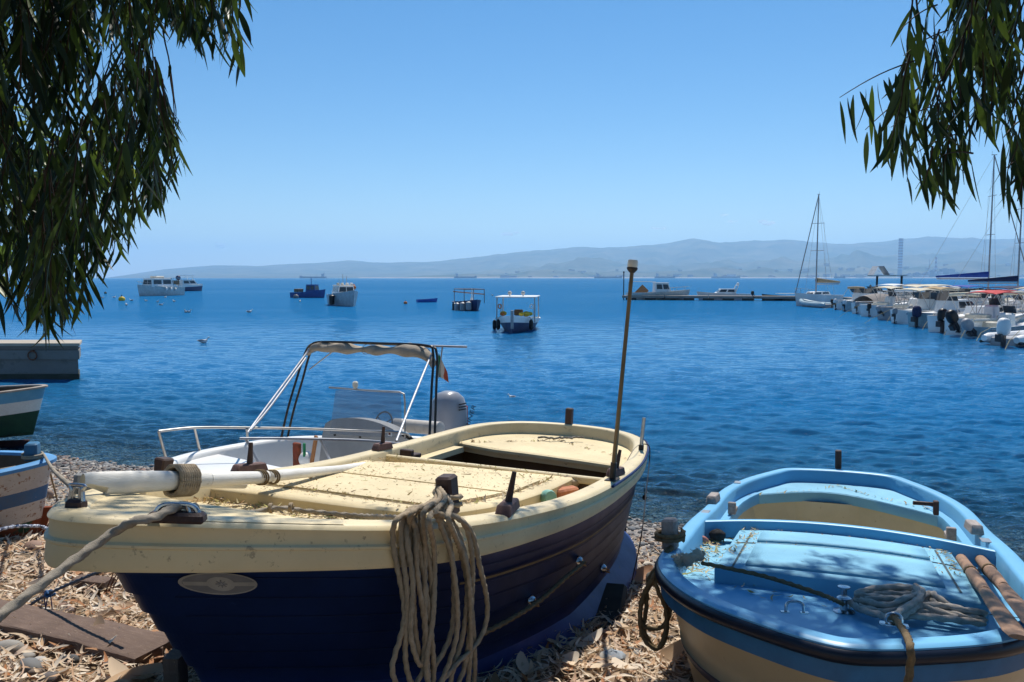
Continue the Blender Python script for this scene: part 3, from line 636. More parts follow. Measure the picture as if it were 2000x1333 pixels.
def bpt(a, b, o=.006):       # on the hull skin
    return hullpt(bx+a, bdp-b, o)
for k, (ra, rb2, o, mi) in enumerate(((.112, .047, .009, 0), (.104, .042, .0115, 1), (.040, .030, .014, 0))):
    n = 28; c0 = bpt(0, 0, o); mb.add([c0]+[bpt(ra*math.cos(2*math.pi*j/n), rb2*math.sin(2*math.pi*j/n), o) for j in range(n)], [(0, 1+j, 1+(j+1) % n) for j in range(n)], mi)
for sg in (-1, 1): mb.grid([[bpt(sg*.036, .008, .0135), bpt(sg*.102, .008, .0135)], [bpt(sg*.036, -.008, .0135), bpt(sg*.102, -.008, .0135)]], 0)
for j in range(8):
    a = 2*math.pi*j/8; mb.tube([bpt(.004*math.cos(a), .004*math.sin(a), .0165), bpt(.017*math.cos(a), .015*math.sin(a), .0165)], .0016, n=4, mi=1)
b1(mb, 'badge', [badgem, badged])
# ---- things lying on the big boat
def W1(x, b, z=None, dz=0.): return M1.W((x, b, (z1(x) if z is None else z)+dz))
# coil of rope over the near bollard
rc = random.Random(3); bx0, bb0 = 1.31, .66; loops = []; zt = z1(bx0)
def skin(u, v, o):                     # point on the sight line just outside the near side of the hull
    r = ray(u, v); t = 1.0
    for _ in range(400):
        q = M1.loc(np.array([0, 0, CAMZ])+r*t); d = max(0., zt-q[2]); w = float(S1.W(np.clip(q[0], 0, 5.5)))-.16*max(0, d-.17)
        if q[1] < w+.02+o: break
        t += .01
    return np.array([0, 0, CAMZ])+r*t
tops = [(773, 1010), (780, 1003), (792, 998), (806, 996), (872, 998), (885, 1003), (900, 1008), (912, 1018)]
LP = [((778, 1005), (768, 1060), (790, 1200), (766, 1310), (800, 1352), (838, 1270), (842, 1130), (822, 1030), (820, 985)),
      ((790, 998), (784, 1060), (795, 1160), (792, 1290), (812, 1345), (846, 1330), (838, 1200), (815, 1050), (800, 992)),
      ((796, 992), (795, 1050), (806, 1140), (802, 1240), (822, 1300), (830, 1230), (815, 1120), (812, 1040), (806, 985)),
      ((838, 1010), (848, 1080), (846, 1200), (832, 1300), (850, 1350), (892, 1240), (884, 1100), (862, 1030), (848, 990)),
      ((850, 995), (874, 1040), (886, 1130), (880, 1240), (836, 1310), (812, 1240), (806, 1100), (800, 1030), (800, 985)),
      ((856, 992), (890, 1030), (912, 1110), (906, 1230), (880, 1340), (924, 1340), (922, 1200), (900, 1080), (870, 1000)),
      ((850, 988), (904, 1020), (922, 1090), (920, 1190), (908, 1300), (880, 1360), (850, 1400), (838, 1350), (830, 1200), (830, 1060), (822, 985)),
      ((852, 985), (915, 1030), (938, 1110), (952, 1190), (936, 1250), (880, 1310), (848, 1365), (900, 1400), (918, 1280), (914, 1120), (880, 1020), (846, 985))]
for k, q in enumerate(LP):
    P = [skin(u, v, .012*(k % 4)) for u, v in q[1:-1]]; tp_ = zt+.06+.008*k
    lip0 = M1.W(M1.hs(q[0][0], q[0][1]+8, z1, .035+.006*k)); lip1 = M1.W(M1.hs(q[-1][0]+6, q[-1][1]+16, z1, .035+.006*k))
    loops.append([M1.W((bx0+.03, bb0-.05, tp_)), M1.W((bx0-.05, bb0+.0, tp_))*.5+lip0*.5, lip0]+P+[lip1, M1.W((bx0+.05, bb0, tp_))*.5+lip1*.5, M1.W((bx0+.0, bb0-.05, tp_+.005))])
loops.append([M1.W((bx0+.06*math.cos(t), bb0+.055*math.sin(t), zt+.045+.005*t)) for t in np.linspace(0, 12, 30)])
rope('coiled_rope', loops, .0100, ropem, 'coil of thick tan rope hung over the dark post on the big blue boat', 'rope', many=True, step=.012, n=8)
# line across the foredeck, knotted in the middle
def hp1(u, v, dz): return M1.W(M1.hs(u, v, z1, dz))
ln = [hp1(395, 998, -.05), hp1(450, 1007, -.085), hp1(500, 1000, -.085), hp1(545, 993, -.07), hp1(600, 999, -.08), hp1(700, 1008, -.07), hp1(790, 1012, -.0)]
rope('deck_line', ln, .011, ropeg, 'pale rope lying across the cream foredeck with a lashed splice', 'rope', n=8)
kn = hp1(548, 992, -.065); Mk = M1.a
for off in (-.05, .04):
    c = kn+Mk*0+np.array([1, .1, 0])*off; rope('splice_lashing', [c+np.array([math.cos(0), 0, 0])*(.004*i/6)+np.array([0, math.cos(i)*.018, math.sin(i)*.018]) for i in np.linspace(0, 19, 40)], .0045, ropem, ('left' if off < 0 else 'right')+' twine lashing round the spliced rope on the cream foredeck', 'twine', strands=0, n=6)
# mooring line from the chrome cleat down to the left
cw = M1.W((cl[0], cl[1], z1(cl[0])+.05))
mo = [M1.W((cl[0]+.08, cl[1]-.0, z1(cl[0])+.035)), cw, hp1(300, 1012, .025), hp1(265, 1018, .02), aty(222, 1040, 2.22), aty(140, 1098, 2.1), aty(60, 1158, 1.98), aty(0, 1203, 1.9), aty(-120, 1290, 1.72), aty(-420, 1500, 1.4)]
rope('mooring_rope', mo, .0125, ropeg, 'thick grey mooring rope running from the bow cleat to the lower left', 'rope', n=9)
# white oar with its lashing
ob, oe = hp1(178, 945, .05), hp1(560, 931, .03); oe2 = hp1(665, 917, -.02)
fo = Fr([0, 0, 0], [0, 0, 0]); Vx = Vector(oe-ob); Lb = Vx.length; qx = Vx.normalized(); Mo = Matrix.Translation(ob) @ qx.to_track_quat('X', 'Z').to_matrix().to_4x4()
oar1 = empty('oar', Mo, 'long white painted oar lying along the far gunwale of the big blue boat', 'oar')
mb = MB(); rows = []
for t, hw, th, sk in ((0, .036, .012, .07), (.012, .041, .017, .055), (.15, .043, .022, 0), (.30, .040, .028, 0), (.42, .036, .030, 0), (.55, .034, .032, 0)):
    x = t*Lb*1.0; rows.append([(x+(sk if math.sin(a) < 0 else -sk*.6), th*math.cos(a), hw*math.sin(a)) for a in np.linspace(0, 2*math.pi, 16, endpoint=False)])
mb.grid(rows, closeu=True); mb.f.append(tuple(range(15, -1, -1))); mb.m.append(0); mb.build('blade', whitewood, oar1)
mb = MB(); mb.tube([(Lb*.5, 0, 0), (Lb*.8, 0, .0), tuple(Mo.inverted() @ Vector(oe2)), tuple(Mo.inverted() @ Vector(hp1(720, 908, -.06)))], [.034, .030, .026, .023], n=14); mb.build('shaft', whitewood, oar1)
ob2 = hp1(148, 942, .02)
mb = MB(); M2 = Matrix.Translation(ob2) @ Vector(hp1(420, 946, .0)-ob2).to_track_quat('X', 'Z').to_matrix().to_4x4()
o2 = empty('oar', M2, 'grey oar lying half hidden behind the white oar at the bow', 'oar')
mb.box((.16, 0, 0), (.34, .02, .07), bev=.008); mb.build('blade', mat('grey_oar_paint', (.30, .32, .33), .6), o2); mb = MB(); mb.tube([(.3, 0, 0), (.9, 0, 0)], .02); mb.build('shaft', whitewood, o2)
# wrapping round oar and post
ctr = np.array(Mo @ Vector((Lb*.37, 0, 0))); qa = np.array(qx); up = np.array([0, 0, 1.]); sd2 = np.cross(qa, up); sd2 /= np.linalg.norm(sd2)
wr = []
for k in range(9):
    c = ctr+qa*(-.055+.0145*k); wr.append([c+qa*.012*math.sin(t)+sd2*.045*math.cos(t)+up*(.062*math.sin(t)) for t in np.linspace(0, 2*math.pi, 14)])
rope('oar_lashing', wr, .0085, ropem, 'thick brown rope wound round the white oar blade at the bow', 'rope', many=True, n=7)
for kk, (tt, rr0) in enumerate(((.80, .036), (.88, .033))):
    c = np.array(Mo @ Vector((Lb*tt, 0, 0))); rope('twine', [c+qa*.003*t+sd2*rr0*math.cos(t)+up*rr0*math.sin(t) for t in np.linspace(0, 16, 50)], .0045, ropeb, ('wider', 'narrower')[kk]+' of two brown twine bindings on the shaft of the white oar', 'twine', strands=0, n=6)
# bits in the side pocket of the big boat
q = hp1(1068, 972, -.08)
jar = empty('jar', Matrix.Translation(q) @ Matrix.Rotation(R(75), 4, 'X') @ Matrix.Rotation(.4, 4, 'Y'), 'pale green plastic bottle cap lying beside the thole pin of the big boat', 'jar')
gm = mat('pale_green_plastic', (.30, .58, .45), .35)
mb = MB(); mb.lathe([(0, 0), (.045, 0), (.048, .01), (.046, .04), (.038, .06), (0, .062)], 16); mb.build('cap', gm, jar)
mb = MB(); mb.lathe([(.036, -.09), (.042, -.08), (.042, 0)], 16); mb.build('body', mat('cloudy_bottle', (.5, .6, .5), .3), jar)
q = hp1(1105, 962, -.10); mb = MB(); mb.box((0, 0, 0), (.17, .08, .06), bev=.012); o = mb.build('brick', mat('orange_brick', (.55, .22, .11), .8, (.42, .16, .08), nscale=25, bump=.3)); o.matrix_world = Matrix.Translation(q) @ Matrix.Rotation(.6, 4, 'Z'); tag(o, 'orange red brick lying in the side pocket of the big boat', 'brick')
mb = MB(); q = hp1(1103, 942, -.085); mb.ball((0, 0, 0), .09, 8, sq=(1.2, .7, .45)); mb.v = [(a*(1+.25*rnd.random()), b*(1+.2*rnd.random()), c*(1+.3*rnd.random())) for a, b, c in mb.v]
o = mb.build('stone', mat('brown_cream_stone', (.45, .36, .24), .9, (.2, .13, .08), nscale=20)); o.matrix_world = Matrix.Translation(q); tag(o, 'rough brown stone resting behind the orange brick', 'stone')
q = hp1(1085, 857, -.07); rope('net_bundle', [q+np.array([.035*i*math.cos(.3)+.02*math.sin(i*2.1), .02*math.sin(i*1.3), .012*abs(math.sin(i*1.7))]) for i in range(-5, 8)], .009, mat('grey_net_cord', (.22, .2, .17), .9), 'tangled grey cord lying on the stern deck of the big boat', 'cord', n=6)
cords = [hp1(1250, 868, .05), hp1(1238, 878, .06), hp1(1225, 900, .0), hp1(1220, 915, -.05)]
rope('thin_wire', cords, .003, ropeg, 'thin pale wire looped between the rod socket and the stern deck', 'wire', strands=0, n=5)
q0 = M1.W((p[0], p[1], z1(p[0])+.05)); P_ = [q0, aty(1268, 872, q0[1]-.02), aty(1268, 905, q0[1]-.1), aty(1262, 960, q0[1]-.4), aty(1252, 1050, q0[1]-.9), atz(1226, 1172, .62)]
rope('stern_cord', P_, .0045, dkcord, 'thin dark cord hanging from the stern of the big boat to the beach', 'cord', strands=0, n=5)
mb = MB(); q = aty(1259, 972, q0[1]-.42); mb.ball(q, .018, 6, sq=(1, 1, 1.2)); mb.tube([q, aty(1258, 945, q0[1]-.4)], .003, n=5); tag(mb.build('line_weight', darkmetal), 'small dark weight tied to the cord behind the big boat', 'weight')
rl = [M1.W(hullpt(*hullat(u, v), .05)) for u, v in ((1124, 1098), (1085, 1130), (1036, 1172), (975, 1210), (925, 1235))]
rope('hull_line', rl, .012, ropeb, 'dark rope stretched low along the blue hull from the eye bolt', 'rope', n=7)
# debris
def debris(name, n, fn, m, seed, label, lo=.012, hi=.05, wid=.10):
    r = np.random.default_rng(seed); lv, lf = leafverts(4, .35, .15, wid); P = np.array([fn(r) for _ in range(n)])
    V, Fc = scatter('d', n, lambda rr, k: P, lv, lf, lambda rr, k, PP: rr.uniform(lo, hi, k), m, tilt=.3, seed=seed)
    return tag(fastmesh(name, V, Fc, m, smooth=True), label=label, cat='leaf debris', kind='stuff')
debm = rand_mat('deck_debris', [(.35, .2, .09), (.5, .35, .18), (.2, .12, .05), (.33, .3, .08), (.6, .5, .35), (.16, .10, .05)], .8)
def f1(r):
    k = r.random()
    if k < .42: t = r.normal(0, .035); x = r.uniform(.95, 1.52); b = r.uniform(-.75, .25); return M1.W((x, b, z1(x)-.10+.01*r.random()))
    if k < .54: x = 1.46+r.normal(0, .03); b = r.uniform(-.8, .3); return M1.W((x, b, z1(x)-.10))
    if k < .62: x = r.uniform(1.6, 3.3); b = farE(x)-.03-abs(r.normal(0, .04)); return M1.W((x, b, z1(x)-.10))
    if k < .75: x = r.uniform(1.85, 3.5); b = r.choice([farE(x)+.085, nearE(x)-.09])+r.normal(0, .01); return M1.W((x, b, rz(x)+.012))
    if k < .80: t = r.uniform(-1, 1); x = 5.2-abs(t)*.5; return M1.W((x, float(S1.Wi(x, .16))*t, z1(x)-.09))
    x = r.uniform(1.7, 3.5); b = r.uniform(farE(x)+.05, nearE(x)-.05); return M1.W((x, b, rz(x)+.016))
debris('leaf_debris', 1500, f1, debm, 5, 'dry leaves and twigs strewn over the cream deck of the big boat', .012, .06)
debris('seed_debris', 1500, lambda r: (lambda x: M1.W((x, r.uniform(farE(x)+.03, nearE(x)-.03), rz(x)+.014)))(r.uniform(1.6, 3.55)), debm, 6, 'tiny dark seeds scattered over the cream hatch of the big boat', .006, .016, .3)
# ============================================================ LIGHT BLUE BOAT ON THE RIGHT
M2_ = Fr([1.0807, 2.5011, 1.6762], [1.18449, .07663, .02033])
S2 = Shape(4.499, [.05, .10, .18, .28, .42, .56, .7, .84, .93], [.102, .245, .534, .781, .855, .867, .835, .565, .369], [(0, .126), (.2, .081), (.45, .026), (.7, -.029), (1, .045)])
boat2 = empty('rowing_boat', M2_.mat(), 'light blue decked boat with cream hull at the right, rope heaped on its bow', 'rowing boat')
def z2(x): return float(S2.Z(x)[0])
def b2(mb, name, m, par=None, **k): return mb.build(name, m, par or boat2, **k)
def hp2(u, v, dz): return M2_.W(M2_.hs(u, v, z2, dz))
sky_b = mat('light_blue_gelcoat', (.16, .44, .68), .4, (.12, .37, .60), nscale=4, namt=.8, spec=.45, dirt=(.10, .25, .38), dscale=18, dth=.66)
skyd = mat('light_blue_deck', (.22, .50, .66), .65, (.17, .41, .57), nscale=5, namt=.9, dirt=(.12, .26, .36), dscale=16, dth=.63, bump=.3, bscale=400)
creamh = mat('tan_cream_hull', (.56, .44, .27), .38, (.48, .37, .22), nscale=3, namt=.7, spec=.4, dirt=(.36, .27, .16), dscale=12, dth=.64)
fender = mat('dark_navy_rubber', (.012, .018, .035), .35)
blueband = mat('mid_blue_band', (.04, .17, .34), .4)
A2 = lambda S: np.interp(S, [0, .04, .12, .25, .5, .8, 1], [.75, .60, .40, .26, .16, .2, .35])
mb = MB(True)
lv = [(.125, 0), (.26, .004), (.36, .004), (.362, -.004), (.405, -.004), (.407, .004), (.55, .004), (.70, 0), (.80, 0), (.95, 'keel')]
S2.hull(mb, lv, A2, .95, p=1.15, rb=.30, rs=.2, top_in=.035, mi=lambda k: 1 if k == 3 else 0)
merge(b2(mb, 'hull', [creamh, mat('purple_stripe', (.07, .06, .09), .5)], ang=30))
mb = MB(True); RW = .098
S2.band(mb, [(.05, -.130), (.022, -.128), (.020, -.075), (.022, -.062)]); merge(b2(mb, 'blue_band', blueband, ang=50))
mb = MB(True)
S2.band(mb, [(.022, -.064), (.004, -.060), (-.006, -.045), (-.006, -.028), (.004, -.014), (.012, -.012)]); merge(b2(mb, 'rubber_fender', fender, ang=60))
mb = MB(True)
S2.band(mb, [(.010, -.014), (.010, -.006), (.022, .002), (.034, .003), (RW-.02, .003), (RW-.008, -.002), (RW, -.012), (RW+.012, -.16)]); merge(b2(mb, 'gunwale', sky_b, ang=50))
darkseam = mat('blue_seam', (.03, .10, .16), .8, (.08, .08, .05), nscale=30)
DI = RW+.008; mb = MB(True)
S2.deck(mb, .12, 1.16, -.122, DI, nx=8, ny=8); b2(mb, 'bow_well', sky_b)
mb = MB(True); S2.deck(mb, 1.0, 2.34, -.13, DI, nx=8, ny=5, hi=lambda x: -.50)
b2(mb, 'side_deck', skyd)
mb = MB(True); S2.deck(mb, 1.3, 2.34, -.153, DI, nx=8, ny=4, lo=lambda x: .52); b2(mb, 'side_channel', sky_b)
cr2 = lambda b: .012*(1-(b/.60)**2)
xb2 = lambda b: 2.16+.15*(1-(b/.56)**2)-.06*b
fx2 = lambda b: 1.08+.05*(1-(b/.56)**2)-.12*b
mb = MB(True); rows = []
for i in range(9):
    row = []
    for j in range(13):
        b = -.56+1.12*j/12; x = fx2(b)+(xb2(b)-fx2(b))*i/8; row.append((x, b, z2(x)-.045+cr2(b)))
    rows.append(row)
mb.grid(rows); rim = [r[0] for r in rows]+rows[-1][1:]+[r[-1] for r in rows[::-1]][1:]+rows[0][::-1][1:-1]
o_ = [(p[0]+(.008 if p[0] > 1.85 else -.008), p[1]+(.008 if p[1] > 0 else -.008), p[2]-.01) for p in rim]
mb.grid([rim, o_, [(p[0], p[1], p[2]-.09) for p in o_]], closeu=True); merge(b2(mb, 'raised_deck', skyd, ang=40))
def cpan(x0, x1, b0, b1, h):
    mb = MB(True); rows = []; 
    for i in range(5):
        row = []
        for jj in range(11): t = jj/10; b = b0+(b1-b0)*t; xx0 = x0+(xb2(b)-2.14)*(x0-1.1)*.9; xx1 = x1+(xb2(b)-2.14)*(x1-1.1)*.9; x = xx0+(xx1-xx0)*i/4; row.append((x, b, z2(x)-.045+cr2(b)+h))
        rows.append(row)
    rim = [r[0] for r in rows]+rows[-1][1:]+[r[-1] for r in rows[::-1]][1:]+rows[0][::-1][1:-1]; mb.grid(rows); mb.grid([rim, [(a, b, c-h-.001) for a, b, c in rim]], closeu=True); return mb
for (x0, x1) in ((1.20, 1.70), (1.78, 2.04)): merge(b2(cpan(x0, x1, -.43, .43, .011), 'hatch_panel', skyd, ang=40))
b2(cpan(1.735, 1.747, -.53, .53, .004), 'seam', darkseam)
for bb in (-.485, .485):
    mb = MB(True); mb.grid([[(x, bb+q, z2(x)-.045+cr2(bb)+.004) for x in np.linspace(1.15, 2.12, 10)] for q in (-.005, .005)]); b2(mb, 'seam', darkseam)
mb = MB(True); rows = []
for jj in range(25):
    t = jj/12-1; x0 = 2.15+.18*(1-t*t)-.05*t; w = float(S2.Wi(x0, DI))+.004; b = w*t; zt_2 = z2(x0)-.005+.03*(1-t*t)
    rows.append([(x0-.028, b, zt_2-.10), (x0-.028, b, zt_2-.006), (x0-.022, b, zt_2), (x0+.022, b, zt_2), (x0+.028, b, zt_2-.006), (x0+.028, b, zt_2-.12)])
mb.grid(rows); b2(mb, 'thwart', sky_b, ang=50)
# cockpit
cream2 = mat('cream_inner', (.62, .54, .36), .5, (.54, .46, .30), nscale=4, dirt=(.4, .33, .2), dscale=12, dth=.64)
mb = MB(True); rows = []; c0, c1 = 2.12, 4.02
for zz, ins in ((-.17, DI+.01), (-.58, DI+.06)):
    rows.append([(x, -float(S2.Wi(x, ins)), z2(x)+zz) for x in np.linspace(c0, c1, 9)]+[(x, float(S2.Wi(x, ins)), z2(x)+zz) for x in np.linspace(c1, c0, 9)])
mb.grid(rows, closeu=True); S2.deck(mb, c0, c1, -.58, DI+.05, nx=4, ny=4); b2(mb, 'cockpit', cream2)
for sg in (-1, 1):
    rr = [[], [], [], []]; mb = MB(True)
    for x in np.linspace(2.2, 3.86, 11):
        w = float(S2.Wi(x, DI))
        for k, (q, dz) in enumerate(((0, -.09), (.055, -.09), (.06, -.10), (.06, -.17))): rr[k].append((x, sg*(w-q), z2(x)+dz))
    mb.grid(rr); b2(mb, 'side_ledge', sky_b)
sf2 = lambda t: 3.66+.40*(1-t*t)-.12*t
mb = MB(True); S2.deck(mb, sf2, 4.56, -.095, DI, nx=8, ny=12); lip = [[], [], [], []]
for j in range(17):
    t = j/8-1; x = sf2(t); w = float(S2.Wi(x, DI))*t
    for k, (dx, dz) in enumerate(((0, -.095), (-.01, -.103), (-.004, -.175), (.02, -.177))): lip[k].append((x+dx, w, z2(x)+dz))
mb.grid(lip); b2(mb, 'stern_deck', skyd, ang=50)
mb = MB(True); mb.grid([[(sf2(j/8-1)+.02, float(S2.Wi(sf2(j/8-1), DI))*(j/8-1), z2(4)+dz) for j in range(17)] for dz in (-.165, -.58)]); b2(mb, 'stern_bulkhead', cream2)
xw = sf2(0)+.01; mb = MB(True); mb.box((xw-.02, -.02, z2(xw)-.30), (.03, .56, .17), bev=.009); lk = b2(mb, 'locker_lid', cream2)
mb = MB(True); mb.box((xw-.038, .0, z2(xw)-.28), (.006, .045, .05), bev=.002); mb.tube([(xw-.046, -.01, z2(xw)-.295), (xw-.046, 0, z2(xw)-.27), (xw-.046, .01, z2(xw)-.295)], .004); b2(mb, 'latch', chrome, lk)
greyw = mat('weathered_grey_wood', (.42, .37, .34), .85, (.28, .24, .22), nscale=12, stretch=(1, 6, 6), bump=.4, bscale=90)
def ob2_(u, v, L, ang): p = M2_.hs(u, v, z2, .02); return oarlock(boat2, p[0], p[1], L, z2(p[0])+.004, ang, greyw, greyw, pin=False, w=.075, h=.055)
ob2_(1393, 976, .20, .03); ob2_(1902, 1033, .20, -.06)
for (u, v, sg) in ((1431, 996, -1), (1856, 1047, 1)):
    q = M2_.hs(u, v, z2, -.06); mb = MB(True); mb.box((q[0]-.045, q[1], z2(q[0])-.04), (.035, .055, .085), bev=.005); mb.box((q[0]+.035, q[1], z2(q[0])-.065), (.13, .05, .032), bev=.005); b2(mb, 'knee', greyw)
post(M2_, boat2, (1.22, -.80, z2(1.22)), .155, .085, (.02, .05), m=greyw)
post(M2_, boat2, (4.54, 0, z2(4.54)), .16, .06, name='stern_post', m=brownwood)
for (u, v) in ((1441, 943), (1378, 1001), (1925, 1057)):
    q = M2_.hs(u, v, z2); mb = MB(True); mb.box((q[0], q[1], z2(q[0])+.004), (.10, .05, .004), bev=.001); b2(mb, 'metal_plate', mat('grey_plate', (.3, .32, .34), .4, metal=.7))
q = M2_.hs(1828, 995, z2, -.03); mb = MB(True); mb.box((q[0], q[1], z2(q[0])-.02), (.05, .035, .10), bev=.005); mb.box((q[0]+.02, q[1]-.07, z2(q[0])-.0), (.05, .15, .028), ry=.2, bev=.005); b2(mb, 'rowlock_clamp', brownwood)
# bow handle, fairlead ring, mooring bitt
q = M2_.hs(1552, 1200, z2); zz = z2(q[0])+.004; ang = 1.30
e = Matrix.Translation((q[0], q[1], zz)) @ Matrix.Rotation(ang, 4, 'Z')
mb = MB(True); mb.tube([e @ Vector(p) for p in spline([(-.032, 0, 0), (-.030, 0, .03), (-.015, 0, .042), (.015, 0, .042), (.030, 0, .03), (.032, 0, 0)], 4)], .0055)
for sx in (-.035, .035): mb.box(e @ Vector((sx, 0, .003)), (.03, .02, .005), rz=ang)
b2(mb, 'bow_handle', chrome)
q = M2_.hs(1746, 1224, z2); zz = z2(q[0])+.004; mb = MB(True); mb.tube([(q[0]+.0, q[1]+.026*math.cos(t), zz+.02+.022*math.sin(t)) for t in np.linspace(-.6, math.pi+.6, 14)], .006); mb.box((q[0], q[1], zz+.003), (.035, .095, .006), bev=.002); b2(mb, 'fairlead', chrome); QF = q.copy()
q = M2_.hs(1648, 1196, z2, -.122); zz = z2(q[0])-.122; QC = q.copy()
mb = MB(True); mb.lathe([(.045, 0), (.045, .006), (.016, .012), (.013, .05), (.028, .056), (.03, .062), (.02, .068), (0, .07)], 16, c=(q[0], q[1], zz)); mb.lathe([(.013, .05), (.013, .085), (.026, .09), (.026, .096), (0, .1)], 16, c=(q[0]+.05, q[1]-.0, zz)); b2(mb, 'mooring_bitt', chrome)
# ropes on the blue boat
BP = M2_.W((1.22, -.80, z2(1.22)))
pr = [M2_.W((QC[0], QC[1], z2(QC[0])-.09)), hp2(1600, 1160, .0), hp2(1500, 1128, .01), hp2(1420, 1110, .03), hp2(1370, 1100, .05)]
rope('bow_line', pr, .009, ropeb, 'taut brown rope from the left post to the steel bitt of the blue boat', 'rope', n=7)
lp = []
for k in range(2): lp.append([BP+np.array([.068*math.cos(t), .062*math.sin(t), .045+.008*t*.5+.02*k]) for t in np.linspace(0, 2*math.pi*1.05, 20)])
def b2side(u, v, o): return aty(u, v, BP[1]+o)
T0 = BP+np.array([-.02, -.05, .02])
for q in (((1300, 1095), (1268, 1130), (1262, 1190), (1258, 1230), (1275, 1262), (1292, 1262), (1303, 1225), (1298, 1160), (1285, 1120)),
          ((1290, 1110), (1256, 1170), (1252, 1215), (1272, 1228), (1296, 1222), (1310, 1190), (1306, 1150), (1290, 1120)),
          ((1285, 1112), (1258, 1160), (1250, 1200), (1256, 1245), (1282, 1268), (1298, 1240), (1300, 1190), (1280, 1130))):
    lp.append([T0]+[b2side(u, v, -.10-.02*len(lp)) for u, v in q]+[T0+np.array([.02, 0, .01])])
rope('looped_rope', lp, .0105, ropeb, 'brown rope looped round the left post of the blue boat and hanging in coils', 'rope', many=True, n=8)
# frayed rope bundle
fray = mat('frayed_rope', (.56, .49, .37), .95, (.38, .32, .23), nscale=50, namt=.9, bump=.5, bscale=300)
fb = [aty(1270, 1135, BP[1]-.12), aty(1285, 1112, BP[1]-.10), aty(1310, 1098, BP[1]-.08), hp2(1345, 1092, .06), hp2(1370, 1083, .07)]
mb = MB(); sp = resample(spline(fb, 10), .008); mb.tube(sp, [.022+.006*math.sin(i*.7) for i in range(len(sp))], n=10, strands=3, pitch=.09)
rr_ = np.random.default_rng(4)
for i in range(520):
    p0 = sp[rr_.integers(0, len(sp))]; d = rr_.normal(0, 1, 3); d /= np.linalg.norm(d); a = p0+d*.02; b_ = a+d*rr_.uniform(.01, .03)+np.array([0, 0, -.008]); mb.tube([a, (a+b_)/2+rr_.normal(0, .004, 3), b_], [.0016, .0013, .0006], n=3, cap=False)
tag(mb.build('frayed_rope', fray, recalc=False, ang=80), 'pale frayed rope bundled across the left bow of the blue boat', 'rope')
# heap of thick rope in the bow well
hm_ = []; hz_ = lambda u, v, k: hp2(u, v, -.095+.022*k)
H = [[(1670, 1178, 0), (1700, 1165, 1), (1760, 1158, 1.5), (1800, 1168, 1.2), (1760, 1182, .6), (1700, 1178, .5), (1672, 1172, .5), (1720, 1160, 1.5), (1790, 1162, 2)],
     [(1735, 1202, 0), (1780, 1190, 1), (1815, 1172, 2), (1830, 1180, 2), (1850, 1195, 1), (1880, 1205, .6)],
     [(1680, 1185, .5), (1730, 1196, 1), (1760, 1186, 1.8), (1800, 1170, 2.4), (1785, 1158, 3), (1795, 1180, 2.2), (1760, 1205, 1.2), (1748, 1216, 1.0)],
     [(1760, 1208, 0), (1800, 1196, .9), (1850, 1198, 1.2), (1885, 1206, 1), (1915, 1210, .6), (1925, 1216, .2)],
     [(1740, 1205, 0), (1790, 1204, .6), (1840, 1208, .8), (1890, 1214, .6), (1922, 1218, .2)],
     [(1690, 1172, 1), (1740, 1170, 2), (1790, 1180, 2), (1830, 1194, 1.4), (1870, 1208, .8)],
     [(1655, 1172, .3), (1680, 1190, .6), (1720, 1202, .8), (1745, 1210, 1.8)]]
for hh in H: hm_.append([hz_(*p) for p in hh])
rope('heaped_rope', hm_+[[p+np.array([.012, .018, .02]) for p in h_] for h_ in hm_[:4]], .0135, mat('pale_grey_rope', (.58, .52, .44), .95, (.33, .28, .23), nscale=60, namt=.9, bump=.4, bscale=400), 'heap of thick pale grey rope in the bow well of the blue boat', 'rope', many=True, n=9)
hr = [hp2(1735, 1205, -.02), M2_.W((QF[0]+.01, QF[1], z2(QF[0])+.028)), hp2(1765, 1232, .03), M2_.W(M2_.loc(aty(1778, 1262, 2.36))), aty(1778, 1300, 2.36), aty(1772, 1345, 2.36), aty(1770, 1420, 2.36)]
rope('hanging_rope', hr, .0115, ropeb, 'thick brown rope running through the bow ring and hanging down the cream hull', 'rope', n=9)
# two brown oars in the right channel
def oar_(A_, B_, lab, m, r0=.028, w=.042):
    L = float(np.linalg.norm(np.array(B_)-np.array(A_))); Mx = Matrix.Translation(A_) @ Vector(np.array(B_)-np.array(A_)).to_track_quat('X', 'Z').to_matrix().to_4x4()
    e = empty('wooden_oar', Mx, lab, 'oar', 'brown oars in the blue boat'); mb = MB(); mb.tube([(0, 0, 0), (.01, 0, 0), (L*.4, 0, 0), (L*.55, 0, 0)], [r0*.5, r0, r0*1.05, r0*.85], n=12); mb.build('shaft', m, e)
    mb = MB(); rows = []
    for t, hw, th in ((.45, .8*r0, .8*r0), (.55, w*.6, .020), (.70, w*.8, .014), (.96, w*.9, .010), (1.0, w*.7, .008)): rows.append([(t*L, hw*math.cos(a), th*math.sin(a)) for a in np.linspace(0, 2*math.pi, 14, endpoint=False)])
    mb.grid(rows, closeu=True); mb.f.append(tuple(range(len(mb.v)-14, len(mb.v)))); mb.m.append(0); mb.build('blade', m, e)
    mb = MB(); 
    for k in range(3): mb.tube([(L*.26+.008*k, (r0+.003)*math.cos(t), (r0+.003)*math.sin(t)) for t in np.linspace(0, 2*math.pi, 14)], .0035, n=5)
    mb.build('twine_wrap', ropeb, e); return e
brw = mat('worn_oar_wood', (.42, .25, .15), .8, (.26, .16, .11), nscale=5, namt=.9, stretch=(1.5, 9, 9), bump=.4, bscale=60, dirt=(.2, .17, .15), dscale=14, dth=.6)
oar_(hp2(1877, 1092, -.07), hp2(1990, 1245, .045), 'left one of two worn brown oars lying over the right bow of the blue boat', brw)
oar_(hp2(1912, 1090, -.07), hp2(2025, 1225, .05), 'right one of two worn brown oars beside the right gunwale of the blue boat', brw)
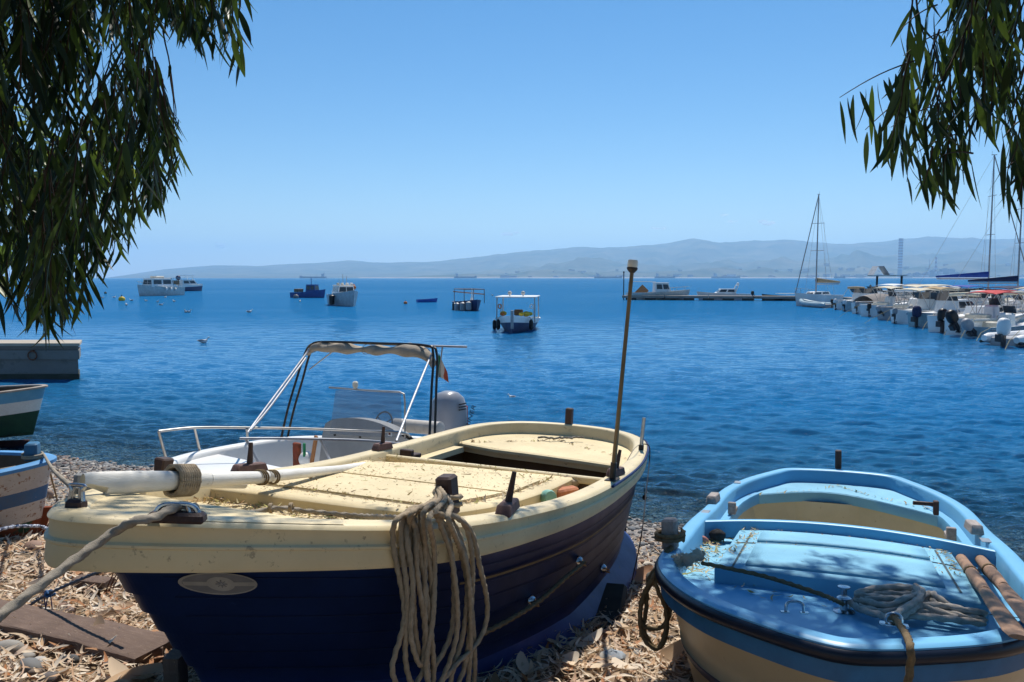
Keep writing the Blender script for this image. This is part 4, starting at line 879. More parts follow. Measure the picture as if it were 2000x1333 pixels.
q = hp2(1896, 1090, -.07); rope('knotted_cord', [q+np.array([.03*math.cos(i*1.3), .03*math.sin(i*1.7), .01+.006*math.sin(i*2.3)]) for i in range(12)], .006, ropeg, 'knotted pale cord at the heads of the brown oars', 'cord', n=6)
q = hp2(1398, 1052, -.10); mb = MB(); mb.ball((0, 0, 0), .042, 8, sq=(1.1, .85, .8)); mb.v = [(a*(1+.2*rnd.random()), b*(1+.2*rnd.random()), c*(1+.2*rnd.random())) for a, b, c in mb.v]
o = mb.build('black_rag', mat('black_cloth', (.02, .02, .022), .9, bump=.5)); o.matrix_world = Matrix.Translation(q+np.array([.01, 0, .02])); tag(o, 'crumpled black cloth lying in the left corner of the blue boat', 'cloth')
q = hp2(1376, 1055, -.10); mb = MB(); mb.ball((0, 0, 0), .028, 7, sq=(1.2, .7, .7)); o = mb.build('pink_float', mat('faded_pink', (.55, .22, .18), .7)); o.matrix_world = Matrix.Translation(q) @ Matrix.Rotation(.7, 4, 'Y'); tag(o, 'faded pink scrap beside the black cloth in the blue boat', 'float')
deb2 = rand_mat('pale_debris', [(.5, .38, .2), (.35, .3, .08), (.62, .52, .34), (.25, .16, .07), (.4, .42, .12)], .8)
def f2(r):
    k = r.random()
    if k < .55: x = r.uniform(1.2, 2.3); w = float(S2.Wi(x, DI)); b = -w+abs(r.normal(0, .09)); b = min(b, -.57) if r.random() < .9 else b; return M2_.W((x, b, z2(x)-.12+.012*r.random()))
    if k < .65: x = r.uniform(1.45, 2.3); return M2_.W((x, r.choice([-.48, -.53])+r.normal(0, .008), z2(x)-.035))
    if k < .75: x = r.uniform(.9, 1.35); return M2_.W((x, r.uniform(-.5, .2), z2(x)-.112))
    if k < .85: x = r.uniform(1.45, 2.3); return M2_.W((x, .52+r.normal(0, .012), z2(x)-.04))
    t = r.uniform(-1, 1); x = 4.3-abs(t)*.55; return M2_.W((x, float(S2.Wi(x, DI+.02))*t, z2(x)-.088))
debris('leaf_debris', 420, f2, deb2, 15, 'dry leaves caught in the corners of the light blue boat', .012, .055)
debris('seed_debris', 500, lambda r: (lambda x: M2_.W((x, r.uniform(-.5, .5), z2(x)-.030)))(r.uniform(1.45, 2.3)), debm, 16, 'tiny dark seeds on the light blue deck', .004, .013, .3)

# ============================================================ WHITE CONSOLE BOAT BEHIND
M3 = Fr([-3.20, 7.35, 1.10], [R(55), R(.6), 0])
S3 = Shape(4.5, [.08, .16, .28, .42, .56, .7, .84, .93], [.30, .52, .74, .86, .92, .94, .86, .62], [(0, .10), (.2, .06), (.45, .0), (.7, -.16), (1, -.36)])
boat3 = empty('console_boat', M3.mat(), 'white console motorboat with rolled beige sunshade frame on the beach behind the blue boat', 'motorboat')
def z3(x): return float(S3.Z(x)[0])
def b3(mb, name, m, par=None, **k): return mb.build(name, m, par or boat3, **k)
def hp3(u, v, dz): return M3.hs(u, v, z3, dz)
whg = mat('white_gelcoat', (.78, .78, .76), .35, (.70, .70, .67), nscale=3, namt=.6, spec=.45, dirt=(.5, .46, .38), dscale=10, dth=.66)
whi = mat('grey_white_liner', (.62, .63, .66), .5, (.55, .56, .58), nscale=4, dirt=(.4, .36, .3), dscale=10, dth=.66)
A3 = lambda S: np.interp(S, [0, .15, .4, 1], [.6, .35, .15, .1]); mb = MB(True)
S3.hull(mb, [(.04, 0), (.12, 0), (.3, .0), (.5, 0), (.62, 0), (.85, 'keel')], A3, .85, p=1.2, rb=.5, rs=.05, top_in=.03); merge(b3(mb, 'hull', whg, ang=35))
mb = MB(True); S3.band(mb, [(.04, -.045), (.0, -.04), (-.004, -.02), (.0, -.004), (.02, .004), (.10, .004), (.118, -.004), (.13, -.03), (.15, -.42)]); merge(b3(mb, 'gunwale', whg, ang=50))
mb = MB(True); S3.deck(mb, .15, 4.35, -.42, .14, nx=12, ny=6); b3(mb, 'floor', whi)
mb = MB(True); S3.deck(mb, .1, .95, -.05, .10, nx=5, ny=6); mb.grid([[(.95, float(S3.Wi(.95, .12))*(j/6-1), z3(.95)+dz) for j in range(13)] for dz in (-.05, -.42)]); b3(mb, 'bow_deck', whg)
st = mat('stainless_tube', (.42, .41, .40), .42, (.5, .47, .42), nscale=14, metal=1); dktube = mat('dark_anodised_tube', (.045, .04, .038), .35, (.07, .06, .05), nscale=12, metal=.7); whtube = mat('pale_aluminium', (.40, .42, .46), .5, metal=.3)
def L3(u, v, x=None, b=None, z=None):     # point on the sight line, pinned by one local coordinate
    r = ray(u, v); C = np.array([0, 0, CAMZ]); d = C-M3.o
    ax, val = (M3.a, x) if x is not None else ((M3.b, b) if b is not None else (M3.n, z))
    t = (val-d@ax)/(r@ax); return M3.loc(C+r*t)
# far bow rail
mb = MB(True); rl = [hp3(310, 843, .30), hp3(380, 836, .30), hp3(480, 836, .29), hp3(600, 838, .28), hp3(700, 842, .28), hp3(790, 846, .28), hp3(800, 862, .02)]
mb.tube(spline([p for p in rl], 6), .013, n=8); mb.tube([rl[0], hp3(325, 898, .0)], .013); mb.tube([rl[1], hp3(390, 880, .0)], .013); mb.tube([hp3(482, 837, .29), hp3(484, 862, .0)], .013); b3(mb, 'far_bow_rail', st)
mb = MB(True); rl = [hp3(468, 857, .30), hp3(560, 857, .29), hp3(690, 860, .28), hp3(760, 865, .28), hp3(900, 880, .27)]
mb.tube(spline(rl, 6), .013, n=8); mb.tube([hp3(480, 858, .29), hp3(512, 917, .0)], .013); mb.tube([hp3(626, 859, .28), hp3(645, 900, .0)], .013); b3(mb, 'near_bow_rail', whtube)
# sunshade frame
def arc(pts, r, m, name, par=None): mb = MB(True); mb.tube(spline(pts, 7), r, n=8); return b3(mb, name, m, par)
xb_ = 2.35
FL, FT, FR, FB = hp3(548, 866, 0), L3(612, 674, x=xb_), L3(838, 688, x=xb_), None
def arch(px, dx, name, m, r=.014):        # px: list of (u,v,x)
    return arc([L3(u, v, x=x) for u, v, x in px], r, m, name)
arch([(548, 862, 2.05), (562, 800, 2.1), (578, 745, 2.2), (596, 690, 2.3), (610, 672, 2.32), (640, 668, 2.32), (740, 671, 2.32), (830, 675, 2.32), (846, 690, 2.3), (843, 760, 2.2), (839, 850, 2.05)], 0, 'shade_frame', dktube)
arch([(560, 862, 2.25), (574, 800, 2.3), (590, 745, 2.36), (604, 695, 2.42), (616, 674, 2.44), (645, 669, 2.44), (742, 672, 2.44), (835, 677, 2.44), (853, 692, 2.42), (852, 760, 2.35), (849, 850, 2.25)], 0, 'shade_frame', dktube)
for pts in ([(484, 845, .9), (520, 796, 1.3), (590, 702, 2.1), (604, 682, 2.25)], [(490, 840, .9), (530, 792, 1.3), (597, 700, 2.15)]): arch(pts, 0, 'shade_strut', whtube, .012)
arch([(774, 862, 1.0), (800, 796, 1.5), (836, 708, 2.2), (845, 690, 2.3)], 0, 'shade_strut', whtube, .012)
arch([(604, 722, 2.4), (630, 702, 2.42), (650, 687, 2.44)], 0, 'shade_brace', st, .008)
canv = mat('beige_canvas', (.44, .38, .30), .9, (.30, .25, .19), nscale=9, namt=.9, bump=.5, bscale=30)
mb = MB(True); P = [L3(u, v, x=2.34) for u, v in ((603, 690), (612, 681), (630, 678), (670, 681), (720, 684), (770, 685), (800, 684), (820, 688), (838, 699), (846, 712))]; P = resample(spline(P, 8), .02); rows = []
for i, p in enumerate(P):
    t = i/(len(P)-1); rr = 1.45*(.036+.007*math.sin(t*9)+.006*math.sin(t*23+1)+.03*max(0, t-.72)*2)*min(1, .5+4*min(t, 1-t))
    rows.append([(p[0]+rr*1.5*math.cos(a)*(1+.12*math.sin(3*a+t*26)), p[1], p[2]+rr*(1.0)*math.sin(a)*(1+.2*math.sin(2*a+t*31))) for a in np.linspace(0, 2*math.pi, 14, endpoint=False)])
mb.grid(rows, closeu=True); mb.f += [tuple(range(13, -1, -1)), tuple(range(len(mb.v)-14, len(mb.v)))]; mb.m += [0, 0]; b3(mb, 'rolled_sunshade', canv, ang=70)
for t in (.05, .14, .22, .50, .93):
    mb = MB(True); p = P[int(t*(len(P)-1))]; mb.tube([(p[0]+.085*math.cos(a), p[1]+.01*math.sin(a), p[2]+.06*math.sin(a)+.01) for a in np.linspace(0, 2*math.pi, 12)], .004, n=5); b3(mb, 'tie_cord', ropeg)
mb = MB(True); a_, b_ = L3(640, 667, x=2.5), L3(912, 678, x=2.7); mb.tube([L3(835, 676, x=2.5), b_], .012, mi=0); b3(mb, 'antenna_bar', whtube)
mb = MB(True); mb.tube([L3(864, 678, x=2.6), L3(857, 738, x=2.6)], .008); b3(mb, 'flag_staff', whtube)
fl = [[L3(u, v, x=2.6) for u, v in r] for r in (((857, 690), (855, 702), (854, 718), (856, 735)), ((862, 702), (861, 716), (860, 728), (861, 738)), ((868, 715), (868, 726), (866, 735), (868, 742)), ((874, 728), (875, 736), (876, 745), (877, 748)))]
mb = MB(True); sol = lambda k: [tuple(np.array(p)+np.array([.004*k, 0, 0])) for p in ()]
for i in range(3): mb.grid([fl[i], fl[i+1]], i)
b3(mb, 'flag', [mat('flag_green', (.02, .20, .09), .8), mat('flag_white', (.70, .66, .60), .8), mat('flag_red', (.50, .10, .05), .8)])
# console, windscreen, wheel
cgm = mat('console_grey', (.42, .40, .37), .5, (.36, .34, .31), nscale=4)
xc = 2.3
q1 = [L3(u, v, x=xc) for u, v in ((632, 852), (776, 862))]; zb = z3(xc)-.42
bL, bR = q1[0][1], q1[1][1]; zt_ = L3(700, 822, x=xc)[2]
mb = MB(True); n = 12; rows = []
fr_ = [(bL+(bR-bL)*i/n) for i in range(n+1)]; top_ = [zt_-.10+.12*math.sin(math.pi*i/n)**.6 for i in range(n+1)]
mb.grid([[(xc-.10, b, zb) for b in fr_], [(xc-.02, b, zt_-.22) for b in fr_], [(xc+.03, b, t) for b, t in zip(fr_, top_)], [(xc+.20, b, t-.02) for b, t in zip(fr_, top_)], [(xc+.38, b, t-.18) for b, t in zip(fr_, top_)], [(xc+.45, b, zb) for b in fr_]])
for k, bb in ((0, bL), (n, bR)): mb.add([(xc-.10, bb, zb), (xc-.02, bb, zt_-.22), (xc+.03, bb, top_[k]), (xc+.38, bb, top_[k]-.18), (xc+.45, bb, zb)], [(0, 1, 2, 3, 4)])
cons = b3(mb, 'console', cgm, ang=50)
gm2 = bpy.data.materials.new('tinted_screen'); gm2.use_nodes = True; t_ = gm2.node_tree; pb_ = t_.nodes['Principled BSDF']; tr_ = t_.nodes.new('ShaderNodeBsdfTransparent'); tr_.inputs[0].default_value = (.80, .82, .85, 1); mx_ = t_.nodes.new('ShaderNodeMixShader'); mx_.inputs[0].default_value = .38
pb_.inputs['Base Color'].default_value = (.36, .37, .38, 1); pb_.inputs['Roughness'].default_value = .15; t_.links.new(tr_.outputs[0], mx_.inputs[1]); t_.links.new(pb_.outputs[0], mx_.inputs[2]); t_.links.new(mx_.outputs[0], t_.nodes['Material Output'].inputs[0])
mb = MB(True); g1 = [L3(u, v, x=xc-.12) for u, v in ((636, 850), (655, 850), (700, 852), (745, 855), (778, 856))]; g2 = [L3(u, v, x=xc+.02) for u, v in ((648, 764), (662, 762), (700, 764), (745, 766), (776, 770))]
g2 = [tuple(p) for p in g2]; mb.grid([[(p[0]+.06*abs(i-2)/2, p[1], p[2]) for i, p in enumerate(g1)], [(p[0]*.5+q[0]*.5+.06*abs(i-2)/2, (p[1]+q[1])/2, (p[2]+q[2])/2) for i, (p, q) in enumerate(zip(g1, g2))], [(q[0]+.06*abs(i-2)/2, q[1], q[2]) for i, q in enumerate(g2)]]); b3(mb, 'windscreen', gm2, cons)
mb = MB(True); mb.tube([L3(u, v, x=xc+.03) for u, v in ((643, 757), (655, 758), (720, 763), (780, 766), (789, 770), (791, 785), (791, 858))], .011, n=8); b3(mb, 'grab_rail', st, cons)
mb = MB(True); c = L3(749, 828, x=xc+.42); mb.tube([(c[0]+.04*math.sin(a), c[1]+.14*math.cos(a), c[2]+.14*math.sin(a)) for a in np.linspace(0, 2*math.pi, 26)], .010, n=6)
for a in (0.5, 2.6, 4.7): mb.tube([c, (c[0]+.04*math.sin(a), c[1]+.14*math.cos(a), c[2]+.14*math.sin(a))], .007, n=5)
b3(mb, 'steering_wheel', dktube, cons)
mb = MB(True); c = L3(694, 756, x=xc+.03); mb.lathe([(0, -.02), (.025, -.02), (.026, .0), (.034, .006), (.034, .05), (.02, .065), (0, .066)], 12, c=c); b3(mb, 'lamp', mat('cream_lens', (.85, .8, .68), .3), cons)
mb = MB(True); c = L3(763, 847, x=xc-.10); mb.box((c[0]-.01, c[1], c[2]), (.012, .055, .05), mi=0); mb.box((c[0]-.02, c[1], c[2]), (.006, .028, .028), mi=1); b3(mb, 'switch_panel', [whg, mat('dark_red_plastic', (.12, .01, .01), .4)], cons)
for (u, v) in ((654, 850), (703, 854)): mb = MB(True); c = L3(u, v, x=xc-.09); mb.box((c[0], c[1], c[2]), (.02, .02, .02)); b3(mb, 'screw', dktube, cons)
mb = MB(True); c0_, c1_ = L3(770, 830, x=3.1), L3(862, 838, x=3.1); mb.tube([c0_, c0_*.98+c1_*.02, c0_*.02+c1_*.98, c1_], [.04, .085, .085, .04], n=14); b3(mb, 'seat_bolster', mat('cream_vinyl', (.60, .56, .50), .5))
mb = MB(True); mb.box((3.25, (c0_[1]+c1_[1])/2, z3(3)-.22), (.35, abs(c1_[1]-c0_[1]), .40), bev=.02); b3(mb, 'seat_box', whi)
mb = MB(True); c = L3(730, 892, x=1.75); mb.box((1.75, c[1], z3(1.7)-.2), (.3, .5, .38), bev=.015); b3(mb, 'cool_box', whg)
# items inside
def item(mb, name, m, lab, cat): o = mb.build(name, m); o.matrix_world = M3.mat() @ o.matrix_world; return tag(o, lab, cat)
mb = MB(True); c = L3(580, 880, x=1.55); mb.box((c[0], c[1], z3(1.5)-.14), (.05, .10, .42), bev=.01); item(mb, 'red_board', mat('rusty_red_paint', (.28, .05, .02), .7, (.12, .04, .02), nscale=20), 'rusty red board standing inside the white motorboat', 'board')
mb = MB(True); c = L3(592, 880, x=1.55); mb.box((c[0], c[1]+.02, z3(1.5)-.12), (.03, .025, .40), bev=.006); item(mb, 'green_board', mat('green_paint', (.02, .25, .10), .6), 'narrow green strip beside the red board in the white motorboat', 'board')
mb = MB(True); c = L3(598, 897, x=1.6); mb.ball(c, .085, 8); item(mb, 'white_fender', whg, 'round white fender lying inside the white motorboat', 'fender')
mb = MB(True); c = L3(613, 880, x=1.6); mb.box((c[0], c[1], c[2]), (.03, .045, .34), rx=-.25, bev=.006); item(mb, 'leaning_slat', mat('orange_wood', (.45, .20, .08), .7), 'leaning orange brown slat inside the white motorboat', 'slat')
# outboard engine
def outboard(par, M, s, cowl, leg, tilt=0., stripe=None, name='outboard'):
    T = M @ Matrix.Rotation(tilt, 4, 'Y') @ Matrix.Scale(s, 4); mb = MB(); rows = []
    for z, x0, x1, w in ((-.02, -.02, .20, .09), (.02, -.06, .27, .13), (.12, -.09, .31, .15), (.28, -.09, .31, .15), (.40, -.06, .27, .135), (.46, 0, .20, .10), (.48, .05, .14, .05)):
        rows.append([((x0+x1)/2+(x1-x0)/2*math.copysign(abs(math.cos(a))**.7, math.cos(a)), w*math.copysign(abs(math.sin(a))**.7, math.sin(a)), z) for a in np.linspace(0, 2*math.pi, 16, endpoint=False)])
    mb.grid([[T @ Vector(p) for p in r] for r in rows], closeu=True); mb.f += [tuple(range(len(mb.v)-16, len(mb.v)))]; mb.m += [0]
    o = mb.build(name, cowl, par, ang=50); mb = MB()
    mb.box((.11, 0, -.22), (.16, .09, .42), bev=.02); mb.box((.10, 0, -.55), (.10, .04, .35), bev=.01); mb.box((.13, 0, -.42), (.26, .16, .015)); mb.box((-.10, 0, -.10), (.12, .18, .22), bev=.01)
    mb.ball((.10, 0, -.66), .055, 6, sq=(2.4, 1, 1)); mb.box((.12, 0, -.76), (.10, .015, .16))
    for k in range(3): a = k*2.09; mb.box((.25, .07*math.cos(a), -.66+.07*math.sin(a)), (.012, .07, .11), rx=a)
    mb.v = [tuple(T @ Vector(v)) for v in mb.v]; mb.build('lower_unit', leg, o)
    if stripe:
        mb = MB()
        for k, (mi, zz) in enumerate(((0, .02), (1, .055))):
            pass
        mb.box((.295, 0, .16), (.05, .20, .30), mi=0, bev=.02); mb.v = [tuple(T @ Vector(v)) for v in mb.v]; mb.build('trim_panel', stripe, o)
    return o
silv = mat('silver_grey_paint', (.30, .31, .34), .35, (.26, .27, .30), nscale=3, spec=.5); engd = mat('engine_dark', (.04, .04, .045), .4)
ec = L3(876, 846, x=4.62)
eo = outboard(boat3, Matrix.Translation((4.50, -ec[1], ec[2]-.06)), 1.38, silv, engd, R(-3), mat('engine_red', (.55, .05, .03), .35), 'outboard_engine')
mb = MB()
for k in range(3): mb.box((4.66, -ec[1]-.228, ec[2]+.36+.04*k), (.16, .012, .018))
mb.build('vents', engd, eo)
import bpy as _b
tx = bpy.data.curves.new('marking', 'FONT'); tx.body = 'RINER'; tx.size = .13; tx.extrude = .001; to_ = bpy.data.objects.new('marking', tx); COL.objects.link(to_)
tm = bpy.data.meshes.new_from_object(to_); bpy.data.objects.remove(to_); tm.materials.clear(); tm.materials.append(engd); mk_ = bpy.data.objects.new('lettering', tm); COL.objects.link(mk_); mk_.parent = eo
mk_.matrix_local = Matrix.Translation((4.80, -ec[1]-.23, ec[2]+.06)) @ Matrix.Rotation(math.pi/2, 4, 'X') @ Matrix.Rotation(R(62), 4, 'Z')
mb = MB(True); mb.box((4.36, 0, z3(4.4)-.22), (.10, 1.1, .42), bev=.02); b3(mb, 'transom', whg)
# cradle under the white boat
for x in (1.0, 3.3):
    c = M3.W((x, 0, 0)); zg = float(gz(c[0], c[1])); mb = MB(); mb.box((0, 0, 0), (.22, 1.1, max(.12, c[2]-.85-zg)), bev=.02); o = mb.build('support_block', brownwood); o.matrix_world = Matrix.Translation((c[0], c[1], (zg+c[2]-.80)/2)) @ Matrix.Rotation(R(55), 4, 'Z'); tag(o, ('front' if x < 2 else 'rear')+' dark timber block under the white motorboat', 'block')
# ============================================================ BEACHED BOATS AND TIMBER AT THE LEFT
def simple_boat(name, M, L, B, D, mats_, label, cat, bands=(0, .3, .6), post=None, inside=True, rake=.35, pointed=True, group=None, sheer=.18, rimm=None):
    e = empty(name, M, label, cat, group)
    tb = [.08, .18, .30, .45, .6, .75, .9]; wb = [.16, .40, .68, .92, 1.0, .92, .55] if pointed else [.16, .42, .7, .93, 1, .98, .92]
    S = Shape(L, tb, [w*B/2 for w in wb], [(0, sheer), (.25, sheer*.4), (.5, 0), (.75, sheer*.2), (1, sheer*.7)], n=40)
    A_ = lambda s: np.interp(s, [0, .15, .4, .7, 1], [.85, .5, .22, .25, .8 if pointed else .3]); nb = len(bands)
    for k in range(nb):
        mb = MB(); d0 = bands[k]*D+(.03 if k == 0 else 0); d1 = (bands[k+1]*D if k+1 < nb else D)
        lv = [(d0+(d1-d0)*t, 0) for t in (0, .35, .7)]+([(d1, 0)] if k+1 < nb else [(D*.93, 0), (D, 'keel')])
        S.hull(mb, lv, A_, D, p=1.4, rb=rake, rs=rake*.6 if pointed else .1, rpb=3, top_in=.02+.0); mb.build(('hull_top_strake', 'hull_side', 'hull_bottom', 'hull_keel')[k] if nb > 1 else 'hull', mats_[k], e, ang=40)
    mb = MB(); S.band(mb, [(.02, -.035), (-.008, -.03), (-.008, -.004), (.004, .003), (.075, .003), (.085, -.01), (.085, -.03)]); mb.build('gunwale', rimm or mats_[0], e, ang=50)
    if inside:
        mb = MB(); S.band(mb, [(.085, -.02), (.16, -D*.25), (.26, -D*.45)]); S.deck(mb, .25, L-.25, -D*.45, .25, nx=8, ny=4); mb.build('interior', inside if not isinstance(inside, bool) else brownin, e)
    return e, S
peelw = mat('peeling_white_paint', (.62, .56, .48), .85, (.50, .43, .36), nscale=4, namt=.8, dirt=(.28, .15, .08), dscale=9, dth=.56, bump=.4, stretch=(1, 3, 3))
peelb = mat('faded_blue_paint', (.10, .30, .56), .7, (.07, .22, .44), nscale=5, namt=.9, dirt=(.45, .40, .34), dscale=14, dth=.68)
antif = mat('worn_red_antifouling', (.26, .065, .02), .85, (.14, .035, .015), nscale=3, namt=.9, dirt=(.02, .06, .03), dscale=3, dth=.52)
def place(u, v, z, yaw, tipx=0., pitch=0.):    # boat matrix so that its bow tip (x=0) is at the pixel
    p = atz(u, v, z); return Matrix.Translation(p) @ Matrix.Rotation(yaw, 4, 'Z') @ Matrix.Rotation(pitch, 4, 'Y')
# peeling boat: bow tip (108,915)
Mb = place(108, 918, 1.45, R(180+16), pitch=R(-1))
eb, Sb = simple_boat('wooden_boat', Mb, 4.0, 2.0, .80, [peelw, mat('dark_blue_strake', (.045, .13, .27), .8, (.10, .14, .2), nscale=6, dirt=(.4, .34, .28), dscale=12, dth=.62), peelw, antif], 'peeling white wooden boat with pale blue gunwale and scrap wood inside', 'wooden boat', bands=(0, .26, .40, .60), rimm=peelb, rake=.16, sheer=.10)
mb = MB(); mb.box((.16, 0, .16), (.10, .13, .14), bev=.012, taper=.9); pst = mb.build('bow_post', mat('blue_post_paint', (.02, .15, .30), .6, (.05, .12, .2), nscale=12), eb)
mb = MB(); mb.prism([(.06, -.035), (.10, .035)][:0] or [(.02, -.02), (.55, -.02), (.55, .02), (.02, .02)], -.98, -.30); mb.v = [(x+(-.30-z)*.35, y, z) for x, y, z in mb.v]; mb.build('stem_timber', antif, eb)
rp = [np.array(Mb @ Vector((.16+.07*math.cos(t), .08*math.sin(t), .115+.002*t))) for t in np.linspace(0, 13, 40)]
rope('post_lashing', rp, .010, ropeg, 'pale rope wound round the blue bow post of the peeling boat', 'rope', n=6, strands=0)
bpz = np.array(Mb @ Vector((.08, .0, .13)))
rope('tether_rope', [bpz, bpz*.5+M1.W((cl2[0], cl2[1], z1(cl2[0])+.06))*.5+np.array([0, 0, -.03]), M1.W((cl2[0], cl2[1], z1(cl2[0])+.06))], .010, ropeg, 'pale rope stretched from the blue bow post to the chrome bow cleat', 'rope', n=6, strands=0)
rope('slack_rope', [bpz, aty(60, 905, bpz[1]-.1), aty(0, 918, bpz[1]-.2), aty(-60, 925, bpz[1]-.3)], .011, ropeg, 'pale rope leading left from the blue bow post', 'rope', n=6, strands=0)
rope('drop_line', [np.array(Mb @ Vector((.06, -.06, .0))), atz(114, 985, .55)], .008, ropeb, 'short brown line dropping from the peeling bow to the pebbles', 'rope', n=5, strands=0)
scrap = [mat('scrap_wood', (.42, .24, .12), .85, (.26, .14, .07), nscale=10, stretch=(1, 5, 5)), mat('pale_scrap_wood', (.52, .36, .22), .85, (.34, .22, .13), nscale=10, stretch=(1, 5, 5)), mat('blue_scrap', (.10, .22, .34), .8)]
sl = ['long orange brown stick lying across the scrap in the peeling boat', 'pale split stick nearest the bow of the peeling boat', 'faded blue slat among the scrap wood in the peeling boat', 'short upright brown peg in the peeling boat', 'thick brown plank along the peeling boat side', 'thin pale stick poking up in the peeling boat', 'brown batten at the left edge of the scrap wood', 'reddish wedge of wood under the other scraps']
for k, lb in enumerate(sl):
    x = .75+.16*k; mb = MB(); mb.box((0, 0, 0), ((.55, .30, .5, .08, .6, .35, .5, .25)[k], .045, .03 if k != 3 else .16), bev=.004); o = mb.build('scrap_stick', scrap[k % 2 if k != 2 else 2])
    o.matrix_world = Mb @ Matrix.Translation((x-.05, (-.2, .05, .15, 0, -.25, .1, .0, -.05)[k], -.12+.02*(k % 3))) @ Matrix.Rotation((.5, 2.2, 2.9, .2, .1, 1.0, 2.6, .9)[k], 4, 'Z') @ Matrix.Rotation((.1, -.25, .05, 0, .05, -.5, .1, .2)[k], 4, 'Y'); tag(o, lb, 'stick', 'scrap wood in the peeling boat')
# green / white / blue boat above it
Ma = place(92, 764, .98, R(180+6), pitch=R(1.0)); ga = mat('dark_green_paint', (.015, .065, .035), .6, (.01, .045, .03), nscale=5)
ea, Sa = simple_boat('dinghy', Ma, 4.2, 1.7, .88, [mat('faded_sea_blue', (.10, .30, .46), .7, (.15, .36, .50), nscale=6, dirt=(.4, .4, .36), dscale=12, dth=.66), whitewood, ga], 'small beached dinghy striped blue, white and green at the left edge', 'dinghy', bands=(0, .26, .50), rimm=mat('worn_rim', (.42, .36, .30), .8, (.28, .22, .18), nscale=8), rake=.30, sheer=.10)
mb = MB(); mb.box((.62, 0, -1.12), (.40, .05, .50), bev=.008, taper=1.3); mb.build('keel_fin', mat('dark_maroon', (.045, .012, .012), .7), ea)
for k, (u, v) in enumerate(((20, 905), (-60, 905))):
    c = atz(u, v, .5); zg = float(gz(c[0], c[1]))
for M_, L_, lb in ((Ma, 1.2, 'dark timber prop under the green striped dinghy'), (Mb, .8, 'dark timber prop under the peeling wooden boat')):
    c = M_ @ Vector((L_, 0, -.6)); zg = float(gz(c.x, c.y)); mb = MB(); h_ = max(.1, c.z-zg+.1); mb.box((0, 0, 0), (.16, .5, h_), bev=.01); o = mb.build('timber_prop', mat('black_brown_wood', (.03, .02, .015), .9)); o.matrix_world = Matrix.Translation((c.x, c.y, zg+h_/2-.03)); tag(o, lb, 'prop')
mb = MB(); mb.box((0, 0, 0), (.035, .02, .16), bev=.006); o = mb.build('red_tag', mat('bright_red', (.75, .03, .02), .5)); c = atz(18, 1072, .80); o.matrix_world = Matrix.Translation(c+np.array([0, 0, .03])) @ Matrix.Rotation(.2, 4, 'Y'); tag(o, 'bright red strip hanging below the peeling boat', 'strip')
# planks on the litter
plk = mat('weathered_plank', (.20, .135, .10), .85, (.12, .08, .065), nscale=7, namt=.9, stretch=(1.2, 8, 8), dirt=(.34, .25, .17), dscale=22, dth=.60, bump=.5, bscale=70)
def plank(p0, p1, w, t, lab, m=plk, name='plank', dz=0.):
    a, b = np.array(p0), np.array(p1); c = (a+b)/2; L = float(np.linalg.norm(b-a)); mb = MB(); n = 14; rows = []
    for i in range(n+1):
        x = -L/2+L*i/n; j = lambda s: (rnd.random()-.5)*s; rows.append([(x, -w/2+j(.008), -t/2), (x, w/2+j(.008), -t/2), (x, w/2+j(.006), t/2-.004+j(.003)), (x, w/2-.008, t/2+j(.003)), (x, -w/2+.008, t/2+j(.003)), (x, -w/2+j(.006), t/2-.004)])
    mb.grid(rows, closeu=True); mb.f += [(5, 4, 3, 2, 1, 0), tuple(len(mb.v)-6+k for k in range(6))]; mb.m += [0, 0]
    o = mb.build(name, m, ang=30); q = Vector(b-a).to_track_quat('X', 'Z').to_matrix().to_4x4(); o.matrix_world = Matrix.Translation(c+np.array([0, 0, t/2+.015+dz])) @ q; return tag(o, lab, 'plank')
def gp(u, v, z0=.95):
    z = z0
    for _ in range(12): p = atz(u, v, z); z = float(gz(p[0], p[1]))
    p = atz(u, v, z); p[2] = z; return p
plank(gp(-90, 1205), gp(168, 1262), .24, .075, 'left dark plank lying on the leaf litter at the lower left')
plank(gp(160, 1258), gp(308, 1300), .25, .075, 'right dark plank lying on the leaf litter in front of the bow')
plank(gp(292, 1285), gp(326, 1283), .20, .07, 'short end piece of brown timber beside the dark planks', dz=.01)
plank(gp(150, 1152), gp(215, 1158), .10, .07, 'short pale offcut half buried in leaves near the bow')
o = plank(gp(352, 1330), gp(362, 1338), .10, .07, 'upright pale stake below the bow of the big boat', name='stake'); o.matrix_world = Matrix.Translation(gp(372, 1345)+np.array([-.02, -.1, .12])) @ Matrix.Rotation(math.pi/2, 4, 'Y') @ Matrix.Scale(3, 4, Vector((1, 0, 0)))
